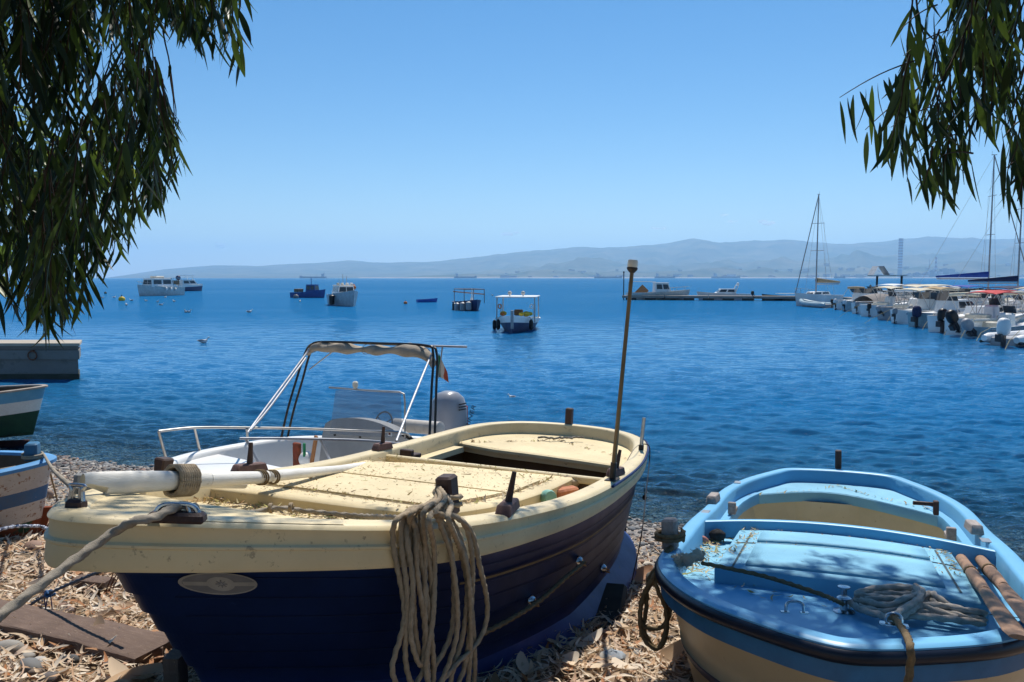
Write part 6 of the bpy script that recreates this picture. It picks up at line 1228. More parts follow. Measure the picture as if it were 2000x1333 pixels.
# marina berths: stern pixel (waterline), kind and looks
DIRB = np.array([.90, .44, 0.]); YB = yawto(DIRB[0], DIRB[1])
def berth(u, v, L, lab, kind, hullm=wht, top=None, eng=blk_, tilt=0., name=None, turn=0., B=None, cat='motorboat', engs=.85, H=.9, bl=None):
    p = flt(u, v); e = empty(name or ('inflatable_boat' if kind == 'rib' else 'moored_motorboat'), bmat(p[0], p[1], YB+turn), lab, cat, 'boats berthed side by side in the marina'); B = B or L*.36
    if kind == 'rib':
        for s in (-1, 1):
            mb = MB(); P = spline([(-.1, s*B*.36, .30), (L*.4, s*B*.38, .32), (L*.75, s*B*.30, .40), (L*.95, s*B*.10, .55), (L, 0, .6)], 5); mb.tube(P, [.14]+[.23]*(len(P)-1), n=10); mb.build('side_tube', hullm, e)
            mb = MB(); mb.tube([(a, b+s*.14, c-.15) for a, b, c in P], .07, n=6); mb.build('rub_strip', bl or gry, e)
        mb = MB(); mb.box((L*.42, 0, .12), (L*.8, B*.6, .5), bev=.05); mb.build('floor', gry, e)
        if top != 'bare': mb = MB(); mb.box((L*.45, 0, .75), (.6, .7, .8), bev=.08, taper=.8); mb.build('console', wht, e)
    else:
        st_ = hull_far(e, L, B, H, hullm, well=(kind in ('open', 'console')), bowup=.35)
        if kind == 'cabin': loft_cabin(e, L*.36, L*.80, B*.72, B*.45, H, .75, wht, rake=(1.5, .1)); rail(e, L, st_, L*.6); mb = MB(); mb.grid([[(L*.36+.0, B*.33*s, H+.7), (L*.30, B*.36*s, H+1.15)] for s in (-1, -.5, 0, .5, 1)]); mb.grid([[(L*.37+.0, B*.33*s, H+.7), (L*.31, B*.36*s, H+1.15)] for s in (-1, -.5, 0, .5, 1)]); mb.build('windscreen', gls, e)
        if kind == 'cuddy': loft_cabin(e, L*.45, L*.86, B*.62, B*.32, H, .5, wht, rake=(1.2, .1)); rail(e, L, st_, L*.55)
        if kind in ('open', 'console'):
            mb = MB(); mb.box((L*.45, 0, H+.15), (.6, .75, 1.0), bev=.08, taper=.8); c = mb.build('console', wht, e); mb = MB(); mb.box((L*.49, 0, H+.82), (.05, .65, .4), ry=-.4, bev=.02); mb.build('windscreen', gls, c); rail(e, L, st_, L*.55)
            mb = MB(); mb.box((L*.26, 0, H+.02), (.45, B*.6, .4), bev=.06); mb.build('seat', crm, e)
        rub = MB(); rub.tube([(i/8*L, -st_(i/8)[0]-.02, st_(i/8)[1]-.12) for i in range(9)], .04, n=5); rub.build('rub_rail', bl or gry, e)
        rub = MB(); rub.tube([(i/8*L, st_(i/8)[0]+.02, st_(i/8)[1]-.12) for i in range(9)], .04, n=5); rub.build('rub_rail', bl or gry, e)
    if top not in (None, 'bare'):
        if top[0] == 'bim': bimini(e, L*top[2], L*top[3], B*.8, H, 1.25, top[1])
        if top[0] == 'fold': mb = MB(); P = [(L*.3, s*B*.4, H+1.15+.05*(1-abs(s))) for s in (-1, -.5, 0, .5, 1)]; mb.tube(P, .10, n=8); mb.build('folded_sunshade', top[1], e); [tubes(e, 'shade_frame', [[(L*.45, s*B*.4, H), (L*.3, s*B*.4, H+1.15)], [(L*.15, s*B*.4, H), (L*.3, s*B*.4, H+1.15)]], .02, stw) for s in (-1, 1)]
        if top[0] == 'cover': mb = MB(); mb.grid([[(L*t, B*.46*s*(1-.6*max(0, t-.5)), H+.1+(.45+.25*math.sin(t*5))*(1-s*s)) for s in (-1, -.7, -.3, 0, .3, .7, 1)] for t in np.linspace(.05, .92, 9)]); mb.build('boat_cover', top[1], e)
    if eng is not None: outboard(e, Matrix.Translation((-.50, (0, .25, -.3)[int(u) % 3], H*.72)), engs, eng, engd, tilt)
    mb = MB(); mb.tube([(0, B*.4*(1 if int(v) % 2 else -1), H), (-1.2, B*.55*(1 if int(v) % 2 else -1), .35), (-2.2, B*.7*(1 if int(v) % 2 else -1), -.3)], .013, n=5); mb.build('mooring_line', mat('yellow_line', (.45, .38, .2), .9), e)
    return e
B_ = berth
B_(1955, 676, 5.6, 'white inflatable with black band and big white outboard at the right edge of the picture', 'rib', wht, None, wht, bl=blk_, H=.75, engs=1.5)
B_(1905, 660, 5.4, 'low pale boat whose dark grey outboard is tilted far up, second from the right edge', 'open', lbl, None, gry, tilt=R(-55), engs=1.35, H=.55)
B_(1872, 656, 5.8, 'cream boat with cream gunwale and tilted glossy black outboard, third from the right edge', 'console', wht, ('bim', redc, .28, .62), blk_, tilt=R(-40), engs=1.5, bl=crm)
B_(1838, 650, 6.2, 'white cuddy boat with round black outboard lowered, left of the tilted black engines', 'cuddy', wht, ('fold', crc), blk_, engs=1.45)
B_(1797, 640, 6.4, 'white cabin boat with dark navy engine cover and long sloping windscreen', 'cabin', mat('boat_aqua', (.30, .44, .48), .5), None, nvc, engs=1.4, bl=nvy)
B_(1762, 633, 6.6, 'white cabin cruiser with smooth white foredeck in the middle of the marina row', 'cabin', wht, ('bim', crc, .05, .35), gry)
B_(1732, 626, 6.2, 'grey white open boat with raised wooden oars at its stern', 'open', gry, ('fold', wht), gry, tilt=R(-50))
B_(1697, 619, 5.6, 'boxy white boat with flat pale transom and black outboard beside it', 'console', wht, ('bim', crc, .25, .62), blk_, turn=R(4))
B_(1680, 614, 6.6, 'white boat with grey cover left of the boxy white boat', 'cuddy', wht, ('cover', mat('grey_cover', (.30, .27, .25), .9)), gry)
B_(1660, 609, 6.8, 'white boat with pale blue grey stern behind the inflatable', 'cabin', lbl, None, wht)
B_(1642, 606, 6.4, 'white cruiser with radar arch beside the tall yacht', 'cabin', wht, ('fold', tanc), wht)
B_(1620, 602, 5.0, 'pale blue inflatable with black outboard lying beside the tall yacht', 'rib', lbl, 'bare', blk_, turn=R(76), H=.7)
back = [(1668, 600, 6.6, 'white boat with small pale wheelhouse just right of the tall yacht stern', 'cabin', wht, None), (1690, 606, 6.4, 'white open boat behind the boat with the grey cover', 'console', wht, ('fold', crc)), (1755, 616, 6.6, 'white open boat hidden behind the navy engine cover boat', 'open', wht, None), (1782, 628, 6.4, 'white boat with low tan hood between the cabin boats of the front row', 'cuddy', wht, ('bim', tanc, .15, .4)), (1832, 618, 7.4, 'white hulled cruiser between the orange lifebuoys and the blue awning', 'cabin', wht, None), (1868, 640, 6.0, 'cream open boat in front of the long tan canvas', 'open', crm, ('fold', wht)), (1935, 650, 6.0, 'white open boat between the tilted engines and the red outboard cowl', 'console', wht, ('fold', crc)),
        (1706, 601, 7.5, 'white boat with folded white awning behind the middle of the marina row', 'cabin', wht, ('bim', wht, .1, .45)), (1738, 603, 7.5, 'white boat with grey canopy behind the marina row below the T shaped shelter', 'cuddy', wht, ('bim', mat('grey_cover', (.30, .27, .25), .9), .2, .5)),
        (1772, 606, 8.0, 'cream topped cruiser in the back row left of the orange lifebuoys', 'cabin', wht, ('bim', crc, .1, .55)), (1806, 610, 7.8, 'white cruiser with orange lifebuoys in the back row', 'cabin', wht, ('fold', wht)),
        (1846, 613, 8.2, 'back row cruiser with blue awning and dark red hood', 'cabin', wht, ('bim', bluc, .05, .35)), (1880, 618, 8.5, 'back row boat under a long tan canvas with dark red end', 'cabin', wht, ('cover', crc)),
        (1925, 622, 8.5, 'back row boat under a navy canvas near the second mast', 'cuddy', wht, ('bim', nvc, .0, .45)), (1958, 632, 7.0, 'white boat with bright red outboard cowl near the right edge', 'console', wht, ('bim', crc, .3, .7)), (1905, 637, 6.6, 'white open boat with many steel frames between the red sunshade and the masts', 'console', wht, ('fold', redc)), (1850, 632, 7.0, 'white cruiser with grey windscreen behind the cuddy boat', 'cabin', wht, None), (1800, 622, 7.2, 'white cruiser with long pale bow behind the navy engine cover', 'cabin', wht, ('fold', crc)), (1735, 612, 7.0, 'white boat with cream hood behind the boxy boat', 'cuddy', wht, ('bim', crc, .2, .5)),
        (1985, 645, 7.0, 'pale boat with white hood cut off by the right edge', 'cabin', wht, ('bim', wht, .1, .5))]
for k, b in enumerate(back): berth(b[0]+10, b[1], b[2], b[3], b[4], b[5], b[6], redc if 'red outboard cowl near' in b[3] else gry, turn=R(rnd.uniform(-5, 5)), H=.95)
p = flt(1815, 598); e, s_ = yacht(p+np.array([0, 0, 0]), R(-4), 11.5, 14.6, 'large yacht with bright blue sail cover below the hanging leaves', bluc, cover=.6, mastx=.62, boomL=.42, boomup=2.9, name='sailing_yacht'); 
m_ = e.matrix_world; yy = flt(1928, 604); e.matrix_world = bmat(yy[0]-11.5*.62*math.cos(R(-4)), yy[1]-11.5*.62*math.sin(R(-4)), R(-4))
p = flt(1985, 606); e, s_ = yacht(p, R(-4), 10.5, 12.6, 'yacht with navy sail cover and grey mast at the right edge', nvc, cover=.6, mastx=.62, boomL=.42, boomup=2.5); e.matrix_world = bmat(p[0]-10.5*.62, p[1]+.4, R(-4))
# marina walkway behind the berths and T shelter
a, b = flt(1660, 592), flt(2050, 640); e = empty('jetty', Matrix.Translation((0, 0, 0)), 'low grey jetty behind the berthed boats', 'jetty'); Mj = bmat(a[0], a[1], yawto(b[0]-a[0], b[1]-a[1])); Lj = float(np.linalg.norm(b-a)); mb = MB(); mb.box((Lj/2, 0, .5), (Lj, 2.2, .4)); mb.v = [tuple(Mj @ Vector(v)) for v in mb.v]; mb.build('deck_section', pw, e)
for k in range(6): mb = MB(); mb.tube([tuple(Mj @ Vector((Lj/6*(k+.5), 1.2, -1))), tuple(Mj @ Vector((Lj/6*(k+.5), 1.2, 2.2)))], .12, n=8); mb.build('pile', pw, e)
p = flt(1733, 583); e = empty('shelter', bmat(p[0], p[1], 0), 'small shelter with tilted pale roof on two dark posts beyond the marina', 'shelter'); mb = MB(); mb.prism([(-2.6, -1), (2.3, -1), (2.3, 1), (-2.6, 1)], 3.25, 3.4); mb.grid([[(-2.6, -1, 3.4), (-2.6, 1, 3.4)], [(-1.9, -1, 4.7), (-1.9, 1, 4.7)], [(-1.1, -1, 4.7), (-1.1, 1, 4.7)], [(-.2, -1, 3.42), (-.2, 1, 3.42)]]); mb.build('roof', mat('pale_roof', (.55, .55, .54), .6), e, smooth=False)
for x in (-1.6, 2.0): mb = MB(); mb.tube([(x, 0, -.5), (x, 0, 3.3)], .16, n=8); mb.build('post', blk_, e)
# --- ships on the horizon
shm = mat('ship_grey', (.10, .12, .15), .8, (.07, .08, .1), nscale=.02); shw = mat('ship_white', (.45, .45, .45), .8)
def ship(u, w, D, lab, flip=False, castle=True):
    p = aty(u, 544, D); L = w/FPX*D; e = empty('cargo_ship', bmat(p[0], D, 0 if not flip else math.pi, 0), lab, 'cargo ship', 'ships on the horizon'); h = 3.2/FPX*D
    mb = MB(); mb.prism([(-L/2, -h*1.2), (L*.46, -h*1.2), (L/2, 0), (L*.46, h*1.2), (-L/2, h*1.2)], -1, h); mb.prism([(L*.40, -h), (L*.47, -h*.6), (L*.5, 0), (L*.47, h*.6), (L*.40, h)], h+.05, h*1.5); mb.build('hull', shm, e, smooth=False)
    mb = MB(); mb.box((-L*.38, 0, h*1.9), (L*.10, h*1.8, h*1.7)); mb.box((-L*.42, 0, h*2.9), (L*.03, h*.5, h*1.0)); mb.build('bridge', shw, e, smooth=False)
    for x in (-.15, .1, .3): mb = MB(); mb.tube([(L*x, 0, h), (L*x, 0, h*1.9)], h*.08, n=5); mb.build('crane', shm, e)
ship(611, 52, 5200, 'grey cargo ship farthest left on the horizon', True); ship(909, 44, 5600, 'cargo ship on the horizon above the dark blue moored boat'); ship(1188, 54, 5200, 'long dark cargo ship left of the light pole on the horizon'); ship(1299, 40, 5400, 'dark cargo ship above the pontoon on the horizon'); ship(1418, 56, 6200, 'faint pale cargo ship far behind the middle of the pontoon'); ship(1640, 20, 5200, 'small ship in front of the far shore right of the tall mast')
# --- power station
def onshore(u, D=6950): return aty(u, 543, D)
rw, ww = mat('chimney_red', (.30, .13, .12), .9), mat('chimney_white', (.42, .42, .44), .9); pc = mat('plant_concrete', (.24, .25, .28), .9)
def chim(u, wpx, vtop, lab, n, D=6900):
    s = D/FPX; p = aty(u, 543, D); H = (543-vtop)*s; e = empty('chimney', Matrix.Translation((p[0], D, 0)), lab, 'chimney'); r = wpx/2*s; mb = MB(); z0 = H*.22; mb.lathe([(r*1.02, -5), (r*1.0, z0)], 16); mb.build('shaft', pc, e)
    for k in range(n): a = z0+(H-z0)*k/n; b = z0+(H-z0)*(k+1)/n; mb = MB(); mb.lathe([(r, a), (r, b)], 16); (mb.build('band', rw if k % 2 else ww, e))
    mb = MB(); mb.lathe([(r*1.06, H), (r*1.06, H+r*.4), (r*.7, H+r*.5), (0, H+r*.5)], 16); mb.build('cap', pc, e)
chim(1757, 8.2, 468, 'tall red and white banded power station chimney', 22); chim(1827, 3.6, 503, 'short banded chimney right of the tall one', 8); chim(1814, 1.2, 507, 'thin grey stack between the two banded chimneys', 3)
bl_ = [mat('plant_grey', (.13, .14, .17), .9), mat('plant_pale', (.34, .34, .36), .9), mat('plant_dark', (.07, .08, .10), .9)]
rb = random.Random(5)
for k, (u, w, h, m) in enumerate(((1775, 10, 8, 1), (1790, 12, 10, 0), (1800, 8, 6, 2), (1812, 12, 11, 0), (1824, 14, 15, 0), (1836, 12, 12, 1), (1846, 16, 18, 2), (1860, 14, 17, 0), (1870, 12, 10, 2), (1885, 16, 7, 1), (1905, 18, 8, 0))):
    s = 6930/FPX; p = aty(u, 543, 6930); e = empty('power_plant_building', Matrix.Translation((p[0], 6930+k*4, 0)), '%s power station block %s' % (('pale', 'grey', 'low dark', 'square grey', 'tall grey', 'pale stepped', 'tallest dark', 'wide grey', 'dark low', 'long pale', 'long grey')[k], ('at the foot of the tall chimney', 'just right of the tall chimney', 'before the thin stack', 'beside the thin stack', 'under the short chimney', 'right of the short chimney', 'right of the chimneys', 'beside the tallest dark one', 'behind the blue sail cover', 'left of the big blue yacht mast', 'touching the big yacht mast')[k]), 'industrial building', 'power station buildings')
    mb = MB(); mb.box((0, 0, h*s/2), (w*s*.9, 40, h*s)); mb.build('wall', bl_[m], e, smooth=False); mb = MB(); mb.box((w*s*.1, 0, h*s+s*.8), (w*s*.4, 30, s*1.6)); mb.build('roof_plant', bl_[(m+1) % 3], e, smooth=False)
# shore strip: sand and harbour wall
mb = MB(); P = [(u, onshore(u, 6810)) for u in range(700, 3000, 60)]
rows = [[(p[0], 6805+12*math.sin(u*.03), .1) for u, p in P], [(p[0], 6830, 6.0+1.5*math.sin(u*.05)) for u, p in P], [(p[0]*1.006, 6860, 7.0) for u, p in P]]; mb.grid(rows); tag(mb.build('far_shore', mat('sand_strip', (.42, .37, .30), 1, (.20, .19, .17), nscale=.004, namt=.9)), kind='structure')
# town houses on the far shore
hms = [mat('house_white', (.55, .53, .50), .9), mat('house_ochre', (.50, .38, .26), .9), mat('house_grey', (.34, .33, .33), .9)]; roof_ = mat('house_roof', (.32, .15, .10), .9)
side_ = ('left of the light pole', 'between the light pole and the tall yacht mast', 'between the tall mast and the chimney', 'right of the power station')
protos = []
for k in range(3):
    e = empty('shore_house', Matrix.Translation((0, 0, 0)), 'x', 'house'); mb = MB(); mb.box((0, 0, .5), (1.5, 1, 1)); mb.build('wall', hms[k], e, smooth=False); mb = MB(); mb.prism([(-.8, -.55), (.8, -.55), (.8, .55), (-.8, .55)], 1.0, 1.12); mb.build('roof', roof_ if k else hms[0], e, smooth=False); protos.append(e)
first = [True]*3
for i in range(110):
    u = [rb.uniform(930, 1230), rb.uniform(1240, 1600), rb.uniform(1610, 1750), rb.uniform(1760, 2000)][i % 4]; D = rb.choice([6850, 6880, 6960, 7150, 7400, 7700]); x = (u-1000)/FPX; az_ = math.atan(x); 
    j = np.argmin(np.abs(us-u)); i2 = np.argmin(np.abs(rs-D)); z = max(0, float(Hh[i2, j])) if D > 6900 else 3.
    k = rb.randrange(3); s = rb.uniform(9, 26)*(1.5 if D < 6900 else 1); s2 = rb.uniform(.5, 1)
    if first[k]: e = protos[k]; first[k] = False
    else:
        pr = protos[k]; e = pr.copy(); COL.objects.link(e)
        for ch in pr.children: c = ch.copy(); COL.objects.link(c); c.parent = e
    e.matrix_world = Matrix.Translation((x*D, D, z-2)) @ Matrix.Diagonal((s*1.4, s, s*s2, 1)); lv_ = 'at the waterline' if D < 6900 else ('low on the slope' if z < 35 else 'higher on the slope'); e['label'] = 'tiny %s house %s, %s' % (('white', 'ochre', 'grey')[k], lv_, side_[i % 4]); e['group'] = 'tiny %s houses %s %s' % (('white', 'ochre', 'grey')[k], lv_, side_[i % 4])
# small clouds, outside the haze
cm = bpy.data.materials.new('cloud'); cm.use_nodes = True; t_ = cm.node_tree; t_.nodes.remove(t_.nodes['Principled BSDF']); pv_ = t_.nodes.new('ShaderNodeVolumePrincipled'); pv_.inputs['Color'].default_value = (1, 1, 1, 1); pv_.inputs['Anisotropy'].default_value = .35; pv_.inputs['Density'].default_value = .007; t_.links.new(pv_.outputs[0], t_.nodes['Material Output'].inputs['Volume'])
for (u, v, w, h, lab) in ((997, 457, 34, 12, 'brightest small white cloud, straight above the middle ships'), (1493, 436, 44, 11, 'long thin white cloud left of the tall mast'), (1288, 446, 28, 8, 'faint wispy cloud right of the light pole'), (1430, 433, 26, 6, 'faint wisp left of the long thin cloud'), (1416, 421, 16, 6, 'small faint cloud above the others'), (430, 480, 14, 12, 'small pale cloud at the left near the hanging leaves'), (710, 508, 40, 6, 'low cloud streak over the left mountains')):
    D = 33000; p = aty(u, v, D); s = D/FPX; mb = MB(); r_ = random.Random(int(u))
    for k in range(9): a = r_.uniform(-.5, .5); mb.ball((a*w*s, r_.uniform(-.2, .2)*w*s, (r_.uniform(-.2, .3))*h*s), h*s*r_.uniform(.3, .55)*(1-abs(a)), 7, sq=(1.8, 1.3, .7))
    o = mb.build('cloud', cm); o.location = p; tag(o, lab, 'cloud', 'small fair weather clouds')
# ============================================================ EUCALYPTUS TREES OVERHEAD
def leafm(name, cols, tr): return rand_mat(name, cols, .45, tr)
leafA = leafm('eucalyptus_leaves', [(.010, .020, .006), (.016, .032, .009), (.030, .055, .011), (.014, .026, .010), (.028, .045, .02), (.08, .13, .02), (.012, .02, .008)], .42)  # sunlit leaves painted in as the one brighter yellow-green
bark = mat('pale_bark', (.22, .17, .12), .9, (.12, .09, .06), nscale=3, bump=.5); twig_m = mat('brown_twig', (.05, .03, .015), .8)
def inpoly(P, x, y):
    c = np.zeros(len(x), bool); n = len(P)
    for i in range(n):
        x1, y1 = P[i]; x2, y2 = P[(i+1) % n]; k = ((y1 > y) != (y2 > y)) & (x < (x2-x1)*(y-y1)/(y2-y1+1e-9)+x1); c ^= k
    return c
class Foliage:
    def __init__(s, seed): s.r = np.random.default_rng(seed); s.V = []; s.F = []; s.k = 0; s.tw = MB()
    def leaf(s, p, L, w, d, bend, twist, n=7):      # p attachment, d hanging direction
        d = d/np.linalg.norm(d); a = np.cross(d, [math.cos(twist), math.sin(twist), .1]); a /= np.linalg.norm(a); b = np.cross(a, d); vs = []
        for i in range(n+1):
            t = i/n; ww = w*(math.sin(math.pi*min(1, t*.86+.10))**1.1)*(1-.25*t) if t < 1 else .0006
            ww = max(ww, .0006) if t > 0 else .001
            c = p+d*(L*t)+a*(bend*L*(t*t)*.55)+b*(bend*.35*L*math.sin(t*2.4)*.3); q = b*math.cos(twist*.0)+0*a
            vs += [c-b*ww+a*ww*.25, c, c+b*ww+a*ww*.25]
        for i in range(n):
            for j in range(2): x = s.k+i*3+j; s.F.append((x, x+1, x+4, x+3))
        s.V += vs; s.k += len(vs)
    def strand(s, top, length, sway, dens=.035, Lr=(.11, .19), tip=True, keep=None, wr=(.0075, .0125), seg=7):
        r = s.r; P = []; p = np.array(top, float); d = np.array([sway[0], sway[1], -1.]); n = max(3, int(length/.05)); 
        for i in range(n+1):
            if keep is not None and i > 1 and not keep(p-np.array([0, 0, .04])): break
            P.append(p.copy()); d = d+np.array([r.normal(0, .10), r.normal(0, .10), 0]); d[2] = -1; p = p+d/np.linalg.norm(d)*length/n
        n = len(P)-1; length = length*n/max(n, 1) if n > 1 else 0
        if len(P) > 2: s.tw.tube(P, list(np.linspace(.0035, .0012, len(P))), n=4, cap=False)
        if n < 2: return
        m = int(n*.05/dens)
        for k in range(m):
            t = (k+r.random())/m; i = min(int(t*n), n-1); f = t*n-i; q = P[i]*(1-f)+P[i+1]*f
            th = r.uniform(0, 6.28); d0 = np.array([.42*math.cos(th), .42*math.sin(th), -1.]); L = r.uniform(*Lr)
            if keep is not None and not keep(q+d0*L*.7): continue
            s.leaf(q, L, r.uniform(*wr), d0, r.choice([-1, 1])*abs(r.normal(.28, .25)), r.uniform(0, 6.28), seg)
    def done(s, par):
        fastmesh('crown', np.array(s.V), np.array(s.F), leafA, par, smooth=True); tag(s.tw.build('twigs', twig_m, par, recalc=False), kind='stuff')
def pxof(X): 
    X = np.asarray(X)-np.array([0, 0, CAMZ]); c, sn = math.cos(PITCH), math.sin(PITCH); y = X[1]*c-X[2]*sn; z = X[1]*sn+X[2]*c
    return CXP+FPX*X[0]/y, CYP-FPX*z/y
def mask(poly, slack=0):
    P = np.array(poly, float)
    def f(X):
        u, v = pxof(X); return bool(inpoly(P, np.array([u]), np.array([v]))[0])
    return f
# ---- left tree
LPOLY = [(-700, -900), (640, -900), (520, -200), (480, -60), (486, 60), (512, 120), (508, 165), (470, 166), (430, 130), (395, 105), (345, 80), (318, 30), (300, 90), (312, 150), (330, 190), (352, 225), (360, 270), (372, 300), (362, 350), (340, 395), (322, 432), (290, 415), (262, 470), (228, 515), (205, 545), (196, 590), (188, 615), (165, 640), (120, 650), (104, 712), (90, 655), (50, 645), (-60, 640), (-700, 640)]
T1 = empty('eucalyptus_tree', Matrix.Translation((-4.2, 1.2, float(gz(-4.2, 1.2)))), 'eucalyptus tree with dark hanging leaves filling the upper left corner', 'tree')
def trunk(par, pts, rad): mb = MB(); mb.tube(spline(pts, 6), list(np.interp(np.linspace(0, 1, len(spline(pts, 6))), np.linspace(0, 1, len(rad)), rad)), n=12); return mb
mz = T1.matrix_world.inverted()
def bl(par, name, lines): 
    mi = par.matrix_world.inverted(); mb = MB()
    for pts, rad in lines: S_ = spline(pts, 6); mb.tube([mi @ Vector(p) for p in S_], list(np.interp(np.linspace(0, 1, len(S_)), np.linspace(0, 1, len(rad)), rad)), n=10)
    return mb.build(name, bark, par)
g0 = float(gz(-4.2, 1.2))
bl(T1, 'trunk', [([(-4.2, 1.2, g0-.3), (-4.1, 1.3, 3), (-3.7, 1.6, 5.2), (-3.5, 1.9, 6.6)], [.34, .28, .2, .12])])
LIMB1 = [([(-3.9, 1.5, 4.4), (-3.0, 2.4, 5.4), (-1.9, 3.2, 5.6), (-1.0, 3.7, 5.3)], [.12, .08, .05, .02]), ([(-3.7, 1.6, 5.0), (-3.2, 3.0, 5.8), (-2.6, 4.2, 5.9), (-2.0, 5.2, 5.6)], [.11, .07, .04, .02]), ([(-4.0, 1.4, 4.0), (-3.4, 2.4, 4.8), (-2.8, 3.2, 5.0)], [.1, .06, .02]), ([(-3.5, 1.9, 6.2), (-2.2, 2.6, 7.0), (-.8, 3.4, 7.0), (.3, 4.1, 6.6)], [.1, .07, .04, .02])]
bl(T1, 'limb', LIMB1[:1]); bl(T1, 'limb', LIMB1[1:2]); bl(T1, 'limb', LIMB1[2:3]); bl(T1, 'limb', LIMB1[3:])
F1 = Foliage(31); r = F1.r; km = mask(LPOLY); n = 0
while n < 640:                                  # strands hanging through the volume behind the outline
    dep = r.uniform(2.5, 4.9); u = r.uniform(-220, 515); v0 = r.uniform(-420, 640)
    if not inpoly(np.array(LPOLY, float), np.array([u]), np.array([v0+30.]))[0]: continue
    if u > 330 and r.random() < .25: continue
    if v0 > -60 and float(fbm(np.array([u/75., v0/110.]), 3, 4)) < .03: continue
    top = aty(u, v0, dep); 
    if top[2] > 5.7: continue
    F1.strand(top, r.uniform(.25, .7), (r.normal(0, .10), r.normal(0, .1)), keep=km, Lr=(.10, .19)); n += 1
for (u, v, l) in ((290, 30, .45), (318, 60, .5), (330, 130, .3)): F1.strand(aty(u, v, 3.2), l, (.10, 0), dens=.3, Lr=(.06, .1))
F1.tw.mir = False
iv = T1.matrix_world.inverted(); off = np.array(T1.matrix_world.translation)
F1.V = [p-off for p in F1.V]; F1.tw.v = [tuple(np.array(p)-off) for p in F1.tw.v]; F1.done(T1)
# ---- right tree
RPOLY = [(2700, -900), (1500, -900), (1700, -200), (1780, -10), (1765, 60), (1750, 90), (1700, 160), (1642, 190), (1650, 290), (1740, 350), (1790, 400), (1830, 405), (1845, 440), (1880, 400), (1905, 270), (1950, 300), (1965, 420), (2010, 440), (2700, 440)]
g1 = float(gz(4.4, .8)); T2 = empty('eucalyptus_tree', Matrix.Translation((4.4, .8, g1)), 'eucalyptus tree with sickle shaped leaves hanging in the upper right corner', 'tree')
bl(T2, 'trunk', [([(4.4, .8, g1-.3), (4.3, 1.0, 3.2), (4.0, 1.3, 5.4), (3.8, 1.6, 6.8)], [.32, .26, .18, .1])])
for q in ([([(4.2, 1.1, 4.2), (3.4, 2.1, 5.1), (2.6, 2.8, 5.3), (1.9, 3.2, 5.1)], [.11, .07, .04, .02])], [([(4.1, 1.2, 4.8), (3.5, 3.0, 5.8), (2.6, 4.2, 6.2), (1.4, 4.6, 6.1)], [.1, .07, .04, .02])]): bl(T2, 'limb', q)
F2 = Foliage(77); r = F2.r; km = mask(RPOLY); n = 0
while n < 210:
    dep = r.uniform(2.0, 3.6); u = r.uniform(1770, 2300); v0 = r.uniform(-380, 330)
    if not inpoly(np.array(RPOLY, float), np.array([u]), np.array([v0+20.]))[0]: continue
    if u < 1900 and r.random() < .5: continue
    if v0 > 120 and r.random() < .45: continue
    F2.strand(aty(u, v0, dep), r.uniform(.18, .45), (r.normal(-.10, .10), 0), keep=km, Lr=(.11, .19), wr=(.007, .0115)); n += 1
def sprig(a, b, n_, dep, Ls=(.12, .18)):
    A_, B_s = aty(a[0], a[1], dep), aty(b[0], b[1], dep-.15); P = [A_*(1-t)+B_s*t+np.array([0, 0, .012*math.sin(t*3)]) for t in np.linspace(0, 1, 9)]; F2.tw.tube(P, list(np.linspace(.0035, .0012, 9)), n=4, cap=False)
    for k in range(n_):
        t = .06+.92*k/(n_-1)+r.normal(0, .012); p = A_*(1-t)+B_s*t; F2.leaf(p+np.array([0, 0, -.01]), r.uniform(*Ls), r.uniform(.008, .0115), np.array([r.normal(.12, .12), r.normal(0, .2), -1]), r.normal(.1, .3), r.uniform(0, 6.28))
sprig((1790, 118), (1640, 192), 13, 2.5); sprig((1800, 170), (1690, 255), 9, 2.6); sprig((1830, 10), (1758, 60), 5, 2.6); sprig((1850, 60), (1765, 110), 7, 2.7); sprig((1900, 300), (1830, 310), 6, 2.6); sprig((1850, 200), (1740, 250), 9, 2.7); sprig((1880, 260), (1790, 300), 8, 2.8)
sprig((2010, 230), (1960, 270), 5, 2.3); sprig((2030, 300), (1965, 330), 5, 2.3)
# high clusters of both crowns that throw the dappled shade on the bows
def shade_cluster(Fo, target, t, n_, spread, lr=(.3, .6)):
    c = np.array(target)+np.array(SDIR)*t
    for _ in range(n_):
        p = c+Fo.r.normal(0, 1, 3)*np.array(spread); u, v = pxof(p+np.array([0, 0, -.85])) if p[1] > .3 else (0, -999)
        if v > -60 and -60 < u < 2060: continue
        Fo.strand(p, Fo.r.uniform(*lr), (Fo.r.normal(0, .1), Fo.r.normal(0, .1)), dens=.035, wr=(.010, .014), seg=5)
for (x, b, k, t) in ((.15, .25, 30, 5.5), (.5, .0, 26, 5.2), (.95, .5, 30, 5.6), (.3, -.35, 14, 5.4), (1.5, .8, 16, 5.6)): shade_cluster(F2, M1.W((x, b, .2)), t, k, (.25, .25, .3))
for (x, b, k, t) in ((.30, 0, 90, 5.8), (.70, -.45, 100, 5.6), (.95, -.70, 60, 5.6), (.75, .1, 80, 6.0), (.45, .45, 22, 5.2), (.3, -.4, 80, 5.8), (1.35, .35, 22, 5.5), (1.25, -.25, 16, 5.7), (.8, .45, 30, 5.9)): shade_cluster(F2, M2_.W((x, b, .1)), t, k, (.20, .20, .3))
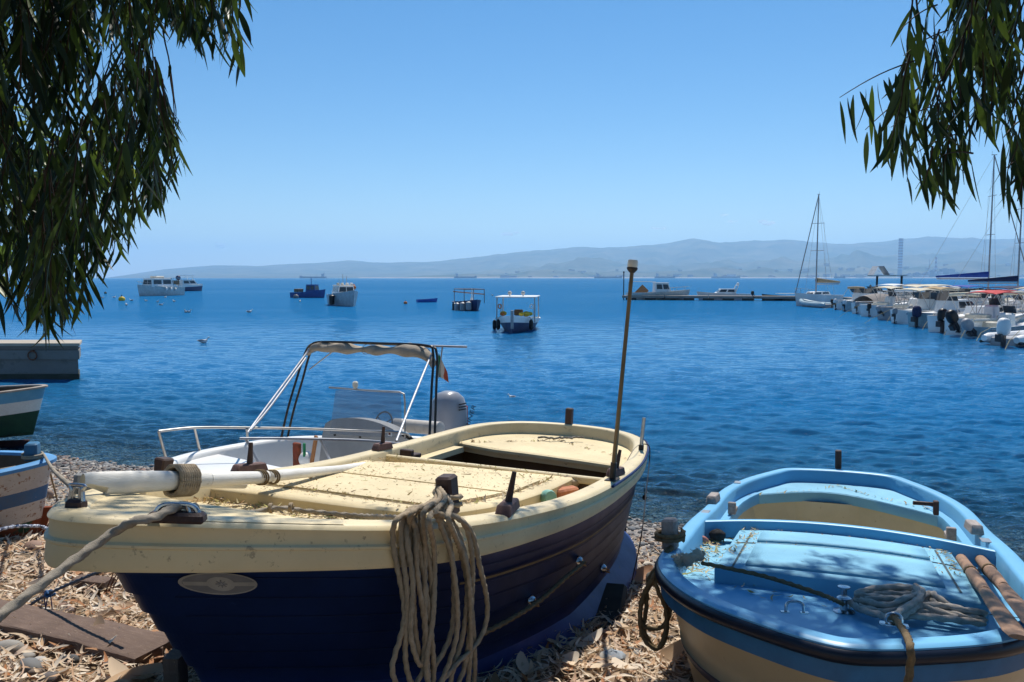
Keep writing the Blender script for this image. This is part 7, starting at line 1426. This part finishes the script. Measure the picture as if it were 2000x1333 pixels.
# unseen canopy added over the viewer to block skylight on the boats' near sides
for _ in range(900):
    x, y = F2.r.uniform(-4.5, 5), F2.r.uniform(-4.5, 1.5); z = F2.r.uniform(4.6, 6.8)
    if y < -2.5: z = F2.r.uniform(3.2, 6.5)
    F2.strand((x, y, z), F2.r.uniform(.4, .9), (0, 0), dens=.045, Lr=(.17, .24), wr=(.013, .02), seg=3)
off = np.array(T2.matrix_world.translation); F2.V = [p-off for p in F2.V]; F2.tw.v = [tuple(np.array(p)-off) for p in F2.tw.v]; F2.done(T2)
bl(T2, 'limb', [([(3.9, 1.4, 6.0), (2.2, 2.6, 6.6), (.6, 3.4, 6.2), (-.8, 3.7, 5.8)], [.09, .06, .04, .02])])
# ---- broad leaved tree behind the left foliage
g2 = float(gz(-7.0, 5.5)); T3 = empty('rubber_tree', Matrix.Translation((-7.0, 5.5, g2)), 'broad leaved tree with glossy yellow green leaves behind the left foliage', 'tree')
bl(T3, 'trunk', [([(-7, 5.5, g2-.2), (-6.6, 5.7, 3), (-6.0, 5.8, 4.5)], [.2, .15, .07])]); bl(T3, 'limb', [([(-6.7, 5.6, 2.6), (-5.3, 5.6, 3.5), (-4.2, 5.6, 3.7)], [.08, .05, .02])]); bl(T3, 'limb', [([(-6.4, 5.7, 3.6), (-5.2, 5.6, 4.4), (-3.9, 5.5, 4.6)], [.08, .05, .02])])
lvB = rand_mat('broad_leaves', [(.10, .16, .02), (.20, .24, .04), (.06, .12, .02), (.14, .20, .03), (.08, .10, .03)], .35, .5); Vb = []; Fb = []; kb = 0; rr = np.random.default_rng(8)
for (u, v, n_, su, sv) in ((10, 465, 15, 30, 26), (60, 300, 30, 70, 40), (220, 285, 22, 40, 25), (20, 230, 18, 50, 40), (-150, 350, 60, 120, 150), (110, 345, 12, 60, 20)):
    for _ in range(n_):
        p = aty(u+rr.normal(0, su*.6), v+rr.normal(0, sv*.6), 5.6+rr.normal(0, .2)); L = rr.uniform(.18, .28); w = L*.24; yaw = rr.uniform(0, 6.28); d = np.array([math.cos(yaw), math.sin(yaw)*.6, rr.uniform(-.6, .3)]); d /= np.linalg.norm(d); b = np.cross(d, [0, 0, 1]); b /= np.linalg.norm(b); nn_ = np.cross(b, d)
        for i in range(6):
            t = i/5; ww = w*math.sin(math.pi*min(1, t*.94+.04))**.7; c = p+d*L*t-np.array([0, 0, .25*L*t*t]); Vb += [c-b*ww+nn_*ww*.3, c, c+b*ww+nn_*ww*.3]
        for i in range(5):
            for j in range(2): x = kb+i*3+j; Fb.append((x, x+1, x+4, x+3))
        kb += 18
off = np.array(T3.matrix_world.translation); fastmesh('crown', np.array(Vb)-off, np.array(Fb), lvB, T3, smooth=True)
